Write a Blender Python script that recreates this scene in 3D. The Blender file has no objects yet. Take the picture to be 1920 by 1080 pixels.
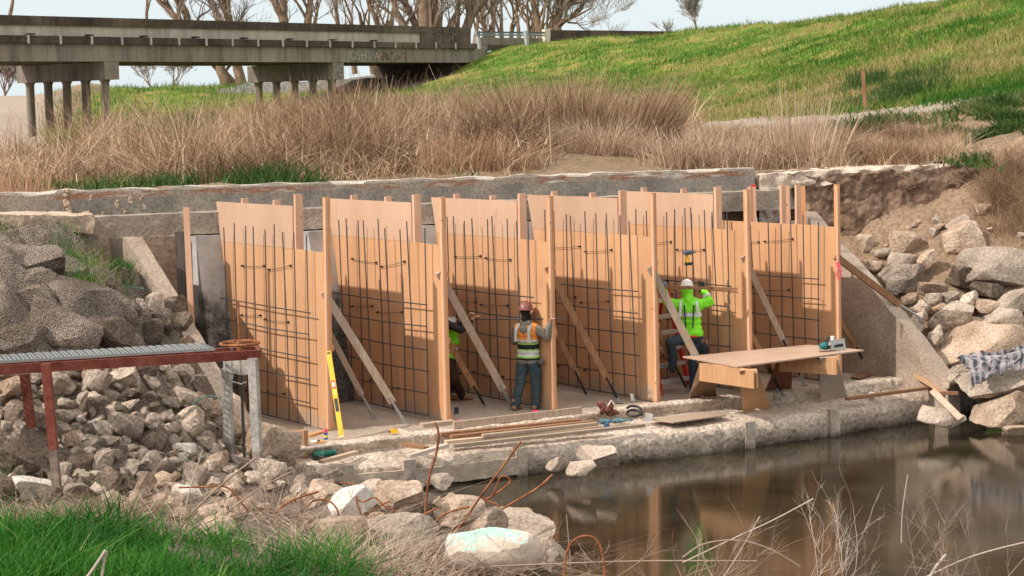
import bpy, bmesh, math, random
import numpy as np
from mathutils import Vector, Matrix, noise, Euler
C = bpy.context.scene.collection
rnd = random.Random(7)
V = Vector
# ------------------------------------------------------------------ camera
FP = 3300.0; HC = 4.55
pit = math.atan(325.0/FP); rol = 0.02
fw = V((0, math.cos(pit), -math.sin(pit)))
r0 = V((1, 0, 0)); u0 = V((0, math.sin(pit), math.cos(pit)))
RT = math.cos(rol)*r0 - math.sin(rol)*u0
UP = math.cos(rol)*u0 + math.sin(rol)*r0
CAM = V((0, 0, HC))
cd = bpy.data.cameras.new('camera'); cam = bpy.data.objects.new('camera', cd); C.objects.link(cam)
m = Matrix((RT, UP, -fw)).transposed().to_4x4(); m.translation = CAM
cam.matrix_world = m
cd.sensor_width = 36; cd.lens = FP/1920*36; cd.clip_end = 3000; cd.clip_start = 0.2
cd.dof.use_dof = True; cd.dof.focus_distance = 27; cd.dof.aperture_fstop = 9
bpy.context.scene.camera = cam
def ray(px, py):
    return fw + RT*((px-960)/FP) + UP*((540-py)/FP)
def W(px, py, z=0.0):          # survey: sight line to a level
    d = ray(px, py); return CAM + d*((z-HC)/d.z)
def D(px, py, Y):              # survey: sight line to a distance
    d = ray(px, py); return CAM + d*(Y/d.y)
def PL(px, py, p, n):          # sight line to a plane
    d = ray(px, py); return CAM + d*((p-CAM).dot(n)/d.dot(n))
# ------------------------------------------------------------------ mesh builder
class MB:
    def __init__(s): s.v = []; s.f = []; s.m = []
    def add(s, vs, fs, mi=0):
        n = len(s.v); s.v += [tuple(v) for v in vs]; s.f += [tuple(i+n for i in f) for f in fs]; s.m += [mi]*len(fs); return s
    def box8(s, p, mi=0):
        return s.add(p, [(0,3,2,1),(4,5,6,7),(0,1,5,4),(1,2,6,5),(2,3,7,6),(3,0,4,7)], mi)
    def box(s, c, d, mat=None, mi=0):
        c = V(c); x, y, z = d[0]/2, d[1]/2, d[2]/2
        p = [V(q) for q in ((-x,-y,-z),(x,-y,-z),(x,y,-z),(-x,y,-z),(-x,-y,z),(x,-y,z),(x,y,z),(-x,y,z))]
        if mat is not None: p = [mat @ q for q in p]
        return s.box8([c+q for q in p], mi)
    def beam(s, a, b, w, t, up=(0,0,1), mi=0):   # w across, t along 'up'
        a, b = V(a), V(b); d = (b-a).normalized(); up = V(up)
        side = d.cross(up)
        if side.length < 1e-4: side = d.cross(V((1,0,0)))
        side.normalize(); u = side.cross(d).normalized()
        sx, ux = side*w/2, u*t/2
        return s.box8([a-sx-ux, a+sx-ux, b+sx-ux, b-sx-ux, a-sx+ux, a+sx+ux, b+sx+ux, b-sx+ux], mi)
    def tube(s, pts, r, seg=8, cap=True, mi=0):
        pts = [V(p) for p in pts]; n = len(pts)
        rs = r if isinstance(r, (list, tuple)) else [r]*n
        t = (pts[1]-pts[0]).normalized(); a = t.orthogonal().normalized(); rings = []
        base = len(s.v)
        for i in range(n):
            if i == 0: t = pts[1]-pts[0]
            elif i == n-1: t = pts[-1]-pts[-2]
            else: t = pts[i+1]-pts[i-1]
            t.normalize(); a = a-t*a.dot(t)
            if a.length < 1e-5: a = t.orthogonal()
            a.normalize(); b = t.cross(a)
            for k in range(seg):
                q = 2*math.pi*k/seg; s.v.append(tuple(pts[i]+(a*math.cos(q)+b*math.sin(q))*rs[i]))
        for i in range(n-1):
            for k in range(seg):
                k2 = (k+1) % seg
                s.f.append((base+i*seg+k, base+i*seg+k2, base+(i+1)*seg+k2, base+(i+1)*seg+k)); s.m.append(mi)
        if cap:
            s.f.append(tuple(base+k for k in range(seg))[::-1]); s.f.append(tuple(base+(n-1)*seg+k for k in range(seg))); s.m += [mi, mi]
        return s
    def prism(s, poly, vec, mi=0):
        poly = [V(p) for p in poly]; vec = V(vec); n = len(poly)
        f = [tuple(range(n)), tuple(range(n, 2*n))[::-1]]+[(i, i+n, (i+1) % n+n, (i+1) % n) for i in range(n)]
        return s.add(poly+[p+vec for p in poly], f, mi)
    def ball(s, c, r, seg=12, mi=0, mat=None):
        c = V(c); r = V(r) if not isinstance(r, (int, float)) else V((r, r, r)); vs = []; fs = []
        n = seg//2
        for i in range(n+1):
            th = math.pi*i/n
            for k in range(seg):
                q = 2*math.pi*k/seg; p = V((r.x*math.sin(th)*math.cos(q), r.y*math.sin(th)*math.sin(q), r.z*math.cos(th)))
                vs.append(c+(mat @ p if mat is not None else p))
        for i in range(n):
            for k in range(seg): fs.append((i*seg+k, (i+1)*seg+k, (i+1)*seg+(k+1) % seg, i*seg+(k+1) % seg))
        return s.add(vs, fs, mi)
def link(o, loc=None):
    C.objects.link(o)
    if loc is not None: o.location = loc
    return o
def obj(name, mb, mat, parent=None, loc=None, smooth=None):
    """one mesh object; vertices are given in world space, origin at parent / loc / base centre"""
    vs = np.array([tuple(v) for v in mb.v], dtype=float)
    if parent is not None: o_loc = V(parent['w'])
    elif loc is not None: o_loc = V(loc)
    else: o_loc = V(((vs[:,0].min()+vs[:,0].max())/2, (vs[:,1].min()+vs[:,1].max())/2, vs[:,2].min()))
    vs = vs-np.array(o_loc)
    me = bpy.data.meshes.new(name); me.from_pydata(vs.tolist(), [], mb.f)
    mats = mat if isinstance(mat, (list, tuple)) else [mat]
    for q in mats: me.materials.append(q)
    if len(mats) > 1: me.polygons.foreach_set('material_index', mb.m)
    bm = bmesh.new(); bm.from_mesh(me); bmesh.ops.recalc_face_normals(bm, faces=bm.faces); bm.to_mesh(me); bm.free()
    if smooth is not None:
        me.polygons.foreach_set('use_smooth', [True]*len(me.polygons)); me.set_sharp_from_angle(angle=math.radians(smooth))
    o = bpy.data.objects.new(name, me); C.objects.link(o)
    if parent is not None: o.parent = parent; o['w'] = tuple(o_loc)
    else: o.location = o_loc; o['w'] = tuple(o_loc)
    return o
def thing(name, label, cat, loc, group=None):
    o = bpy.data.objects.new(name, None); o.empty_display_size = .1; C.objects.link(o); o.location = V(loc); o['w'] = tuple(V(loc))
    return tag(o, label, cat, group)
def tag(o, label=None, cat=None, group=None, kind=None):
    if label: o['label'] = label
    if cat: o['category'] = cat
    if group: o['group'] = group
    if kind: o['kind'] = kind
    return o
def struct(name, mb, mat, smooth=None, label=None, cat=None, kind='structure'):
    return tag(obj(name, mb, mat, loc=(0,0,0), smooth=smooth), label, cat, None, kind)
def grid_mesh(P, mat, name, attrs=None, mask=None, smooth=True):
    """P: (n,m,3) array"""
    n, mm = P.shape[:2]; idx = np.arange(n*mm).reshape(n, mm)
    q = np.stack([idx[:-1,:-1], idx[1:,:-1], idx[1:,1:], idx[:-1,1:]], -1).reshape(-1, 4)
    if mask is not None:
        keep = mask.reshape(-1)[q].all(1); q = q[keep]
    vs = P.reshape(-1, 3)
    return np_mesh(name, vs, q, mat, attrs, smooth)
def np_mesh(name, vs, q, mat, attrs=None, smooth=True):
    me = bpy.data.meshes.new(name); k = q.shape[1]
    me.vertices.add(len(vs)); me.vertices.foreach_set('co', np.ascontiguousarray(vs, dtype=np.float32).ravel())
    me.loops.add(q.size); me.loops.foreach_set('vertex_index', q.astype(np.int32).ravel())
    me.polygons.add(len(q)); me.polygons.foreach_set('loop_start', np.arange(0, q.size, k, dtype=np.int32))
    try: me.polygons.foreach_set('loop_total', np.full(len(q), k, dtype=np.int32))
    except Exception: pass
    if attrs:
        for an, av in attrs.items():
            a = me.attributes.new(an, 'FLOAT', 'POINT'); a.data.foreach_set('value', np.asarray(av, dtype=np.float32).ravel())
    me.materials.append(mat); me.update(calc_edges=True); me.validate()
    if smooth: me.polygons.foreach_set('use_smooth', np.ones(len(me.polygons), dtype=bool))
    o = bpy.data.objects.new(name, me); C.objects.link(o); return o
# vectorised fractal value noise
_prm = np.random.RandomState(3).rand(64, 64, 64)
def vn(x, y, z):
    x = np.asarray(x, float); y = np.asarray(y, float)+0*x; z = np.asarray(z, float)+0*x
    xi, yi, zi = np.floor(x).astype(int), np.floor(y).astype(int), np.floor(z).astype(int)
    fx, fy, fz = x-xi, y-yi, z-zi
    fx, fy, fz = [t*t*(3-2*t) for t in (fx, fy, fz)]
    r = 0
    for a in (0, 1):
        for b in (0, 1):
            for c in (0, 1):
                r = r+_prm[(xi+a) & 63, (yi+b) & 63, (zi+c) & 63]*(fx if a else 1-fx)*(fy if b else 1-fy)*(fz if c else 1-fz)
    return r*2-1
def fbm(x, y, z=0, o=4, g=.5):
    r = 0; a = 1.0; f = 1.0
    for i in range(o): r = r+a*vn(np.asarray(x)*f+i*7.3, np.asarray(y)*f+i*3.1, np.asarray(z)*f+i*5.7); a *= g; f *= 2.03
    return r
class RBF:
    def __init__(s, pts, c=1.0, lam=0.0):
        p = np.array([tuple(q) for q in pts], float); s.p = p[:, :2]; s.c = c; n = len(p)
        d = np.sqrt(((s.p[:, None]-s.p[None])**2).sum(-1)+c*c)
        A = np.zeros((n+3, n+3)); A[:n, :n] = d+lam*np.eye(n); A[:n, n] = 1; A[:n, n+1:] = s.p; A[n, :n] = 1; A[n+1:, :n] = s.p.T
        s.w = np.linalg.solve(A, np.concatenate([p[:, 2], [0, 0, 0]])); s.n = n
    def __call__(s, x, y):
        x = np.asarray(x, float); y = np.asarray(y, float); sh = x.shape; q = np.stack([x.ravel(), y.ravel()], 1); out = np.empty(len(q))
        for i in range(0, len(q), 20000):
            b = q[i:i+20000]; d = np.sqrt(((b[:, None]-s.p[None])**2).sum(-1)+s.c*s.c)
            out[i:i+20000] = d @ s.w[:s.n]+s.w[s.n]+b @ s.w[s.n+1:]
        return out.reshape(sh)
def hit(px, py, hf, y0=6, y1=60, st=.06):
    d = ray(px, py); Y = np.arange(y0, y1, st); X = d.x/d.y*Y; Z = HC+d.z/d.y*Y
    h = hf(X, Y); k = np.nonzero(Z < h)[0]
    if len(k) == 0: return None
    return V((X[k[0]], Y[k[0]], h[k[0]]))
# ------------------------------------------------------------------ materials
def srgb(r, g, b):
    f = lambda c: (c/255/12.92) if c/255 <= .04045 else ((c/255+.055)/1.055)**2.4
    return (f(r), f(g), f(b), 1)
class NT:
    def __init__(s, name):
        s.m = bpy.data.materials.new(name); s.m.use_nodes = True; s.t = s.m.node_tree; s.b = s.t.nodes['Principled BSDF']; s.L = s.t.links
    def n(s, ty, **kw):
        x = s.t.nodes.new(ty)
        for k, v in kw.items():
            if hasattr(x, k) and k not in ('Scale',): 
                try: setattr(x, k, v); continue
                except Exception: pass
            x.inputs[k.replace('_', ' ')].default_value = v
        return x
    def l(s, a, b): s.L.new(a, b)
    def pos(s, sc=(1,1,1), src='pos', rot=(0,0,0)):
        if src == 'pos': o = s.n('ShaderNodeNewGeometry').outputs['Position']
        else: o = s.n('ShaderNodeTexCoord').outputs['Object']
        mp = s.n('ShaderNodeMapping'); mp.inputs['Scale'].default_value = sc; mp.inputs['Rotation'].default_value = rot; s.l(o, mp.inputs[0]); return mp.outputs[0]
    def noise(s, vec, scale, detail=4, rough=.55, dist=0):
        x = s.n('ShaderNodeTexNoise'); x.inputs['Scale'].default_value = scale; x.inputs['Detail'].default_value = detail
        x.inputs['Roughness'].default_value = rough; x.inputs['Distortion'].default_value = dist; s.l(vec, x.inputs['Vector']); return x.outputs[0]
    def ramp(s, fac, stops, interp='LINEAR'):
        x = s.n('ShaderNodeValToRGB'); e = x.color_ramp.elements; x.color_ramp.interpolation = interp
        while len(e) < len(stops): e.new(.5)
        for i, (p, c) in enumerate(stops):
            e[i].position = p; e[i].color = c if len(c) == 4 else (*c, 1)
        s.l(fac, x.inputs[0]); return x.outputs[0]
    def mix(s, fac, a, b, mode='MIX'):
        x = s.n('ShaderNodeMix'); x.data_type = 'RGBA'; x.blend_type = mode
        for i, q in ((0, fac), (6, a), (7, b)):
            if isinstance(q, (int, float)): x.inputs[i].default_value = q
            elif isinstance(q, tuple): x.inputs[i].default_value = q if len(q) == 4 else (*q, 1)
            else: s.l(q, x.inputs[i])
        return x.outputs[2]
    def math(s, op, a, b=0.0, clamp=False):
        x = s.n('ShaderNodeMath'); x.operation = op; x.use_clamp = clamp
        for i, q in ((0, a), (1, b)):
            if isinstance(q, (int, float)): x.inputs[i].default_value = q
            else: s.l(q, x.inputs[i])
        return x.outputs[0]
    def attr(s, name):
        x = s.n('ShaderNodeAttribute'); x.attribute_name = name; return x.outputs['Fac']
    def bump(s, h, strength=.5, dist=.01, prev=None):
        x = s.n('ShaderNodeBump'); x.inputs['Strength'].default_value = strength; x.inputs['Distance'].default_value = dist
        s.l(h, x.inputs['Height']); 
        if prev is not None: s.l(prev, x.inputs['Normal'])
        s.l(x.outputs[0], s.b.inputs['Normal']); return x.outputs[0]
    def col(s, c): 
        if isinstance(c, tuple): s.b.inputs['Base Color'].default_value = c if len(c) == 4 else (*c, 1)
        else: s.l(c, s.b.inputs['Base Color'])
    def fin(s, rough=.9, metal=0, spec=.3):
        s.b.inputs['Roughness'].default_value = rough; s.b.inputs['Metallic'].default_value = metal
        s.b.inputs['Specular IOR Level'].default_value = spec; return s.m
def hsv_random(t, col, amt=.25):
    oi = t.n('ShaderNodeObjectInfo'); x = t.n('ShaderNodeHueSaturation'); t.l(col, x.inputs['Color'])
    mr = t.n('ShaderNodeMapRange'); t.l(oi.outputs['Random'], mr.inputs[0]); mr.inputs[3].default_value = 1-amt; mr.inputs[4].default_value = 1+amt
    t.l(mr.outputs[0], x.inputs['Value']); return x.outputs[0]
def TC(c): return (min(1, c[0]*1.02), c[1]*.925, c[2]*.85)
def M_stone(name, c1, c2, c3, sc=3, fine=40, bump=.6, bd=.02, rand=.2, wet=None, rough=.92, mot=(.55, 1.1), streak=0.0, mid=0.0):
    c1, c2, c3 = TC(c1), TC(c2), TC(c3); t = NT(name); p = t.pos(); a = t.noise(p, sc, 5, .6); b = t.noise(p, fine, 5, .65)
    c = t.ramp(a, [(.3, c1), (.5, c2), (.7, c3)])
    c = t.mix(t.math('MULTIPLY', b, .8, True), c, t.mix(.5, c, (0, 0, 0)), 'MIX') if False else c
    dk = t.ramp(b, [(.3, (mot[0],)*3), (.6, (mot[1],)*3)])
    c = t.mix(1, c, dk, 'MULTIPLY')
    if streak:    # rain streaks running down the face
        s1 = t.noise(t.pos((1, 1, .09)), 2.2, 5, .65); c = t.mix(1, c, t.ramp(s1, [(.36, (1-streak,)*3), (.56, (1.05,)*3)]), 'MULTIPLY')
    if rand: c = hsv_random(t, c, rand)
    if wet is not None:   # damp band just above the water
        sx = t.n('ShaderNodeSeparateXYZ'); t.l(t.pos(), sx.inputs[0])
        zz = t.math('ADD', sx.outputs[2], t.math('MULTIPLY', t.math('SUBTRACT', a, .5), .25))
        f = t.ramp(t.math('MULTIPLY', t.math('SUBTRACT', zz, wet[0]), 1/(wet[1]-wet[0])), [(0, (1, 1, 1)), (1, (0, 0, 0))])
        c = t.mix(f, c, wet[2])
    t.col(c)
    bb = t.bump(b, bump, bd); v = t.n('ShaderNodeTexVoronoi'); v.inputs['Scale'].default_value = fine*.6; t.l(p, v.inputs['Vector'])
    b3 = t.bump(v.outputs['Distance'], bump*.6, bd, bb)
    if mid: t.bump(t.noise(p, sc*2.6, 6, .7, .6), mid, .09, b3)
    return t.fin(rough, 0, .2)
def M_wood(name, c1, c2, knots=True, axis=2, rough=.75, rand=.12, fine=1.0):
    c1, c2 = TC(c1), TC(c2); t = NT(name); sc = [9*fine, 9*fine, 9*fine]; sc[axis] = .7
    p = t.pos(tuple(sc)); a = t.noise(p, 3, 4, .6, .6); q = t.pos(); b = t.noise(q, 2.2, 3)
    c = t.ramp(a, [(.3, c1), (.7, c2)]); c = t.mix(t.ramp(b, [(.35, (.35,)*3), (.7, (0,)*3)]), c, t.mix(.35, c, (.08, .04, .02)))
    if knots:
        v = t.n('ShaderNodeTexVoronoi'); v.inputs['Scale'].default_value = 2.6; t.l(t.pos((1, 1, 1.6)), v.inputs['Vector'])
        c = t.mix(t.ramp(v.outputs['Distance'], [(.03, (.8,)*3), (.075, (0,)*3)]), c, (.12, .05, .02))
    c = hsv_random(t, c, rand); t.col(c); t.bump(a, .25, .004); return t.fin(rough, 0, .25)
def M_plain(name, c, rough=.5, metal=0, spec=.4, var=.15, sc=8, bump=0, obj_rand=0):
    t = NT(name); p = t.pos(); a = t.noise(p, sc, 4); k = 1-var
    cc = t.mix(a, tuple(x*(1-var) for x in c[:3]), tuple(min(1, x*(1+var)) for x in c[:3])); 
    if obj_rand: cc = hsv_random(t, cc, obj_rand)
    t.col(cc)
    if bump: t.bump(t.noise(p, sc*6, 3), bump, .003)
    return t.fin(rough, metal, spec)
def M_blade(name, stops, rough=.7, trans=.0):
    t = NT(name); c = t.ramp(t.attr('tone'), stops); t.col(c); t.b.inputs['Roughness'].default_value = rough; t.b.inputs['Specular IOR Level'].default_value = .15
    if trans:
        tr = t.n('ShaderNodeBsdfTranslucent'); t.l(c, tr.inputs[0]); mx = t.n('ShaderNodeMixShader'); mx.inputs[0].default_value = trans
        t.l(t.b.outputs[0], mx.inputs[1]); t.l(tr.outputs[0], mx.inputs[2]); t.l(mx.outputs[0], t.t.nodes['Material Output'].inputs[0])
    return t.m
# ------------------------------------------------------------------ blades (vectorised)
def blades(name, base, hgt, wid, lean_dir, lean_amt, mat, tone, seg=3, curl=.6, rs=None):
    """base (n,3); curved ribbons of seg segments tapering to a point"""
    n = len(base); rs = rs or np.random.RandomState(1)
    yaw = rs.rand(n)*math.pi; side = np.stack([np.cos(yaw), np.sin(yaw)*.6, np.zeros(n)], 1)
    k = seg+1; P = np.zeros((n, 2*k, 3)); T = np.zeros((n, 2*k))
    for i in range(k):
        f = i/seg; up = hgt*f*(1-.25*np.minimum(lean_amt, 1.5)*f*curl); out = hgt*lean_amt*(f**(1+curl))
        c = base+np.stack([np.cos(lean_dir)*out, np.sin(lean_dir)*out, up], 1)
        w = (wid*(1-f*.85)/2)[:, None]
        P[:, 2*i] = c-side*w; P[:, 2*i+1] = c+side*w; T[:, 2*i] = T[:, 2*i+1] = tone
    idx = (np.arange(n)*2*k)[:, None]; q = []
    for i in range(seg): q.append(np.stack([idx[:, 0]+2*i, idx[:, 0]+2*i+1, idx[:, 0]+2*i+3, idx[:, 0]+2*i+2], 1))
    q = np.concatenate(q, 0)
    return np_mesh(name, P.reshape(-1, 3), q, mat, {'tone': T}, smooth=False)
# ------------------------------------------------------------------ frame of the weir
EB = V((-.6, .8, 0)); EN = V((.8, .6, 0))      # along a panel towards the headwall; away from the seen face
ER = V((.928, .372, 0))
FB = [W(612,808), W(833,790), W(1033,770), W(1227,755), W(1402,738), W(1569,722)]
F0 = W(391,826); F7 = W(1768,717)
def HWY(x): return 32+.38*(x-4.45)
HD = V((1, .38, 0)).normalized(); HNn = V((.38, -1, 0)).normalized()   # along the headwall, out of it towards us
WATER = -.6
# ------------------------------------------------------------------ materials of the setting
c_conc = M_stone('concrete_grey', (.26,.235,.205), (.36,.325,.285), (.46,.42,.37), 1.6, 26, .5, .02, .06)
c_apron = M_stone('apron_concrete', (.47,.41,.34), (.64,.57,.49), (.76,.69,.61), 1.3, 17, 1.0, .05, .0, wet=(-.62, -.33, (.055,.042,.03)), mot=(.5, 1.12))
c_floor = M_stone('floor_concrete', (.30,.26,.22), (.38,.33,.28), (.44,.39,.33), 1.1, 30, .4, .01, 0)
c_light = M_stone('pale_concrete', (.50,.44,.37), (.62,.55,.47), (.70,.63,.55), 1.8, 24, .4, .015, .05)
c_wing = M_stone('wing_concrete', (.25,.21,.175), (.35,.30,.25), (.43,.375,.32), .9, 28, .35, .01, .04)
def M_pier():
    t = NT('stained_pier'); p = t.pos(); a = t.noise(p, 1.4, 5, .6); b = t.noise(p, 30, 4)
    sx = t.n('ShaderNodeSeparateXYZ'); t.l(p, sx.inputs[0])
    g = t.math('ADD', sx.outputs[2], t.math('MULTIPLY', t.math('SUBTRACT', a, .5), 3.2))
    f = t.ramp(t.math('MULTIPLY', g, .4), [(.52, (1,1,1)), (.72, (0,0,0))])
    c = t.mix(f, t.ramp(a, [(.3, (.30,.28,.26)), (.7, (.58,.56,.53))]), t.ramp(b, [(.35, (.028,.025,.024)), (.7, (.17,.15,.13))]))
    t.col(c); t.bump(b, .6, .02); return t.fin(.85)
c_pier = M_pier()
def M_headwall():
    t = NT('headwall_concrete'); p = t.pos(); a = t.noise(p, 1.3, 5, .6); b = t.noise(p, 26, 4); r = t.noise(t.pos((1, 1, 5)), 1.1, 4, .6)
    sx = t.n('ShaderNodeSeparateXYZ'); t.l(p, sx.inputs[0])
    z = t.math('ADD', sx.outputs[2], t.math('MULTIPLY', t.math('SUBTRACT', a, .5), .10))
    low = t.ramp(a, [(.25, (.17,.15,.13)), (.5, (.27,.24,.205)), (.72, (.36,.30,.24))])
    band = t.ramp(r, [(.42, (.34,.28,.22)), (.50, (.34,.26,.20)), (.55, (.30,.13,.07)), (.60, (.32,.23,.17)), (.7, (.66,.6,.52))])
    c = t.mix(t.ramp(t.math('SUBTRACT', z, 2.6), [(.755, (0,)*3), (.765, (1,)*3)]), low, band)
    c = t.mix(t.ramp(t.math('SUBTRACT', z, 2.6), [(.855, (0,)*3), (.875, (1,)*3)]), c, (.48,.42,.35))
    c = t.mix(1, c, t.ramp(b, [(.3, (.6,)*3), (.65, (1.1,)*3)]), 'MULTIPLY'); t.col(c); t.bump(b, .5, .015); return t.fin(.9)
c_head = M_headwall()
def M_earth(name, base, hi, lo, grassy=False, fine=14):
    base, hi, lo = TC(base), TC(hi), TC(lo); t = NT(name); p = t.pos(); a = t.noise(p, .5, 6, .62); b = t.noise(p, fine, 6, .7)
    c = t.ramp(b, [(.32, lo), (.5, base), (.68, hi)])
    c = t.mix(t.ramp(a, [(.4, (0,)*3), (.65, (.6,)*3)]), c, tuple(x*.7 for x in base[:3]))
    if grassy:
        g = t.noise(p, .22, 6, .7); gc = t.ramp(t.noise(p, .55, 6, .75), [(.32, (.035,.11,.010)), (.48, (.10,.17,.02)), (.58, (.22,.20,.05)), (.72, (.36,.25,.10))])
        c = t.mix(t.attr('grass'), c, gc); c = t.mix(t.attr('road'), c, t.ramp(b, [(.3, (.27,.215,.165)), (.7, (.40,.325,.26))]))
        c = t.mix(t.attr('gravel'), c, t.ramp(t.noise(p, 5, 3), [(.35, (.08,.075,.065)), (.65, (.27,.25,.22))]))
    t.col(c); t.bump(b, .8, .06); return t.fin(.95, 0, .1)
m_far = M_earth('far_ground', (.25,.19,.13), (.34,.27,.19), (.13,.10,.065), True, 9)
m_dirt = M_earth('bank_earth', (.30,.225,.16), (.41,.32,.24), (.15,.105,.07))
def M_crust():     # lumpy sand and cement crust on the left bank
    t = NT('crusted_bank'); p = t.pos(); a = t.noise(p, .9, 5, .6); b = t.noise(p, 22, 5, .75)
    v = t.n('ShaderNodeTexVoronoi'); v.inputs['Scale'].default_value = 44; t.l(p, v.inputs['Vector'])
    c = t.ramp(a, [(.35, (.23,.17,.13)), (.5, (.40,.315,.25)), (.65, (.54,.43,.35))])
    c = t.mix(1, c, t.ramp(v.outputs['Distance'], [(.15, (1.15,)*3), (.75, (.55,)*3)]), 'MULTIPLY'); t.col(c)
    bb = t.bump(b, 1.0, .06); x = t.math('SUBTRACT', 1.0, v.outputs['Distance']); t.bump(x, 1.0, .05, bb); return t.fin(.95, 0, .1)
m_crust = M_crust()
# ------------------------------------------------------------------ near ground: bank on our side, rubble bank at the left, creek bed
nb = [(0,930,20.9),(150,925,21.0),(300,915,21.3),(430,905,21.6),(560,915,22.0),(640,915,22.6),(0,700,22.5),(200,700,23.2),(400,770,24.1),(550,840,24.2),
      (0,600,23),(200,610,24),(320,650,25),(0,440,25.3),(100,450,25.6),(200,520,26),(280,560,26.3),(-300,450,24.5),(-300,700,21.5),(-300,930,20.3),
      (0,1080,15.3),(300,1080,15.8),(640,1080,16.2),(960,1100,16.8),(300,1000,17.8),(0,1000,17.6),(640,1000,18.6),(640,950,20.3),(400,960,19.4),
      (120,820,21.9),(300,820,22.4),(470,870,22.8),(860,960,19.8),(1400,1200,15),(1900,1200,14.6),(2300,1200,14.6),(1000,1200,14.5),(500,1200,13)]
pts = [D(*q) for q in nb]
P3 = lambda x, y, z: V((x, y, z))
pts += [P3(x, 2, 3.0) for x in (-12,-6,0,6,12)]+[P3(x, 8, 1.9) for x in (-10,-5,0,5,10)]
pts += [P3(0,18.2,-.5), P3(0,19.6,-.9), P3(-1,21.5,-.75), P3(1.2,17.6,-.5), P3(3,17,-.65), P3(6,17,-.7), P3(10,17,-.7), P3(2,20,-1.3), P3(5,20,-1.5), P3(8,21,-1.5), P3(1,24,-1.3), P3(4,26,-1.5), P3(8,28,-1.3), P3(-1.6,23.6,-.9), P3(-2,26,-.9), P3(12,22,-1.4), P3(11,28,-1)]
near_h = RBF(pts, .5, .02)
def near_hd(X, Y):
    X = np.asarray(X, float); Y = np.asarray(Y, float); h = near_h(X, Y)
    left = 1/(1+np.exp((X+3.2)*2.5)); up = 1/(1+np.exp(-(Y-22.5)*1.5))
    rid = 1-np.abs(fbm(X*.8+3, Y*.8, 2.2, 3))     # ridged lumps
    return h+left*up*(.75*(rid-.7)+.12*fbm(X*2.6, Y*2.6, 1.0, 3))+.03*fbm(X*2, Y*2, 5.0, 3)
xs = np.concatenate([np.arange(-16, -9, .25), np.arange(-9, 0, .05), np.arange(0, 16.1, .25)]); ys = np.concatenate([np.arange(1, 12, .5), np.arange(12, 28.6, .06)])
X, Y = np.meshgrid(xs, ys, indexing='ij'); Z = near_hd(X, Y)
rel_s = (X-F0.x)*EN.x+(Y-F0.y)*EN.y; rel_u = (X-F0.x)*EB.x+(Y-F0.y)*EB.y
lump = .05*fbm(X*6, Y*6, 3, 3, .6)/(1+np.exp((X+3.4)*3))/(1+np.exp(-(Y-22.6)*2)); Z += lump
mask = ~((rel_s > .12) & (rel_u > -2.0) & (X > -6.5) & (X < 3))
mask &= ~((Y > HWY(X)-.15))
near_ground = grid_mesh(np.stack([X, Y, Z], -1), m_crust, 'near_bank', mask=mask); tag(near_ground, 'lumpy grey brown earth bank left of the weir', None, None, 'structure')
# ------------------------------------------------------------------ right bank
rb = [(1920,300,32.6),(1700,400,32.5),(1600,440,32.3),(1920,430,31.5),(1700,560,30.8),(1920,560,30),(1800,690,29.4),(1920,700,28.6),(1780,752,28.3),(2100,300,33),(2100,430,31.5),(2100,560,29.8),(2100,700,28.2),(1780,345,33.0),(1600,400,33.0)]
pts = [D(*q) for q in rb]+[P3(6.8,27.2,-1), P3(8,26.6,-1), P3(10,26,-.9), P3(12,26,-.4), P3(16,25,.3), P3(14,31,3), P3(16,29,2)]
right_h = RBF(pts, .4, .02)
def right_hd(X, Y): return right_h(X, Y)+.10*fbm(np.asarray(X)*1.6, np.asarray(Y)*1.6, 4, 4)
X, Y = np.meshgrid(np.arange(5.2, 16, .06), np.arange(24, 34.4, .06), indexing='ij'); Z = right_hd(X, Y)+.035*fbm(X*7, Y*7, 1, 3, .6)
rel_s = (X-F7.x)*EN.x+(Y-F7.y)*EN.y
rel_u7 = (X-F7.x)*EB.x+(Y-F7.y)*EB.y
mask = ((rel_s > .02) | (rel_u7 < -.35)) & (Y < HWY(np.minimum(X, 5.6))+.62+np.maximum(X-5.6, 0)*.15) & ~((Z > .0) & (rel_s < .02))
mask &= ~((rel_s < .02))
o = grid_mesh(np.stack([X, Y, Z], -1), m_dirt, 'right_bank', mask=mask); tag(o, None, None, None, 'structure')
# ------------------------------------------------------------------ far ground behind the headwall, up to the levee
fb = [(500,335,35),(500,300,45),(500,225,70),(0,310,50),(0,250,80),(50,185,118),(-200,185,118),(78,284,92),(0,300,80),(150,250,105),(300,168,120),(400,158,122),(300,240,100),(200,300,80),(450,190,112),
      (650,152,115),(830,152,112),(740,150,116),(900,108,116),(960,90,116),(1200,70,112),(1300,60,108),(1500,45,98),(1650,20,88),(1860,0,77),(2100,-22,68),(2400,-50,60),
      (900,170,95),(1200,150,88),(1500,120,75),(1800,100,62),(2100,80,52),(1000,230,72),(1270,226,62),(1500,212,54),(1700,194,48),(1920,172,44),(2200,150,40),(1270,241,55),(1600,217,47),(1920,214,38),(2200,200,36),
      (1270,310,35),(1600,302,35),(1800,275,36),(1920,262,35),(1050,285,36),(700,300,38),(640,205,85),(450,230,75),(130,163,118),(860,132,113),(820,150,108),(800,190,98)]
pts = [D(*q) for q in fb]
pts += [P3(x, HWY(min(x,5.6))+.5+max(x-5.6,0)*.1, 3.38) for x in (-30,-20,-12,-9,-6,-3,0,3,5)]+[P3(8,34,3.5), P3(11,34.8,3.62), P3(16,35,3.8), P3(24,34,4.2)]
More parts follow.
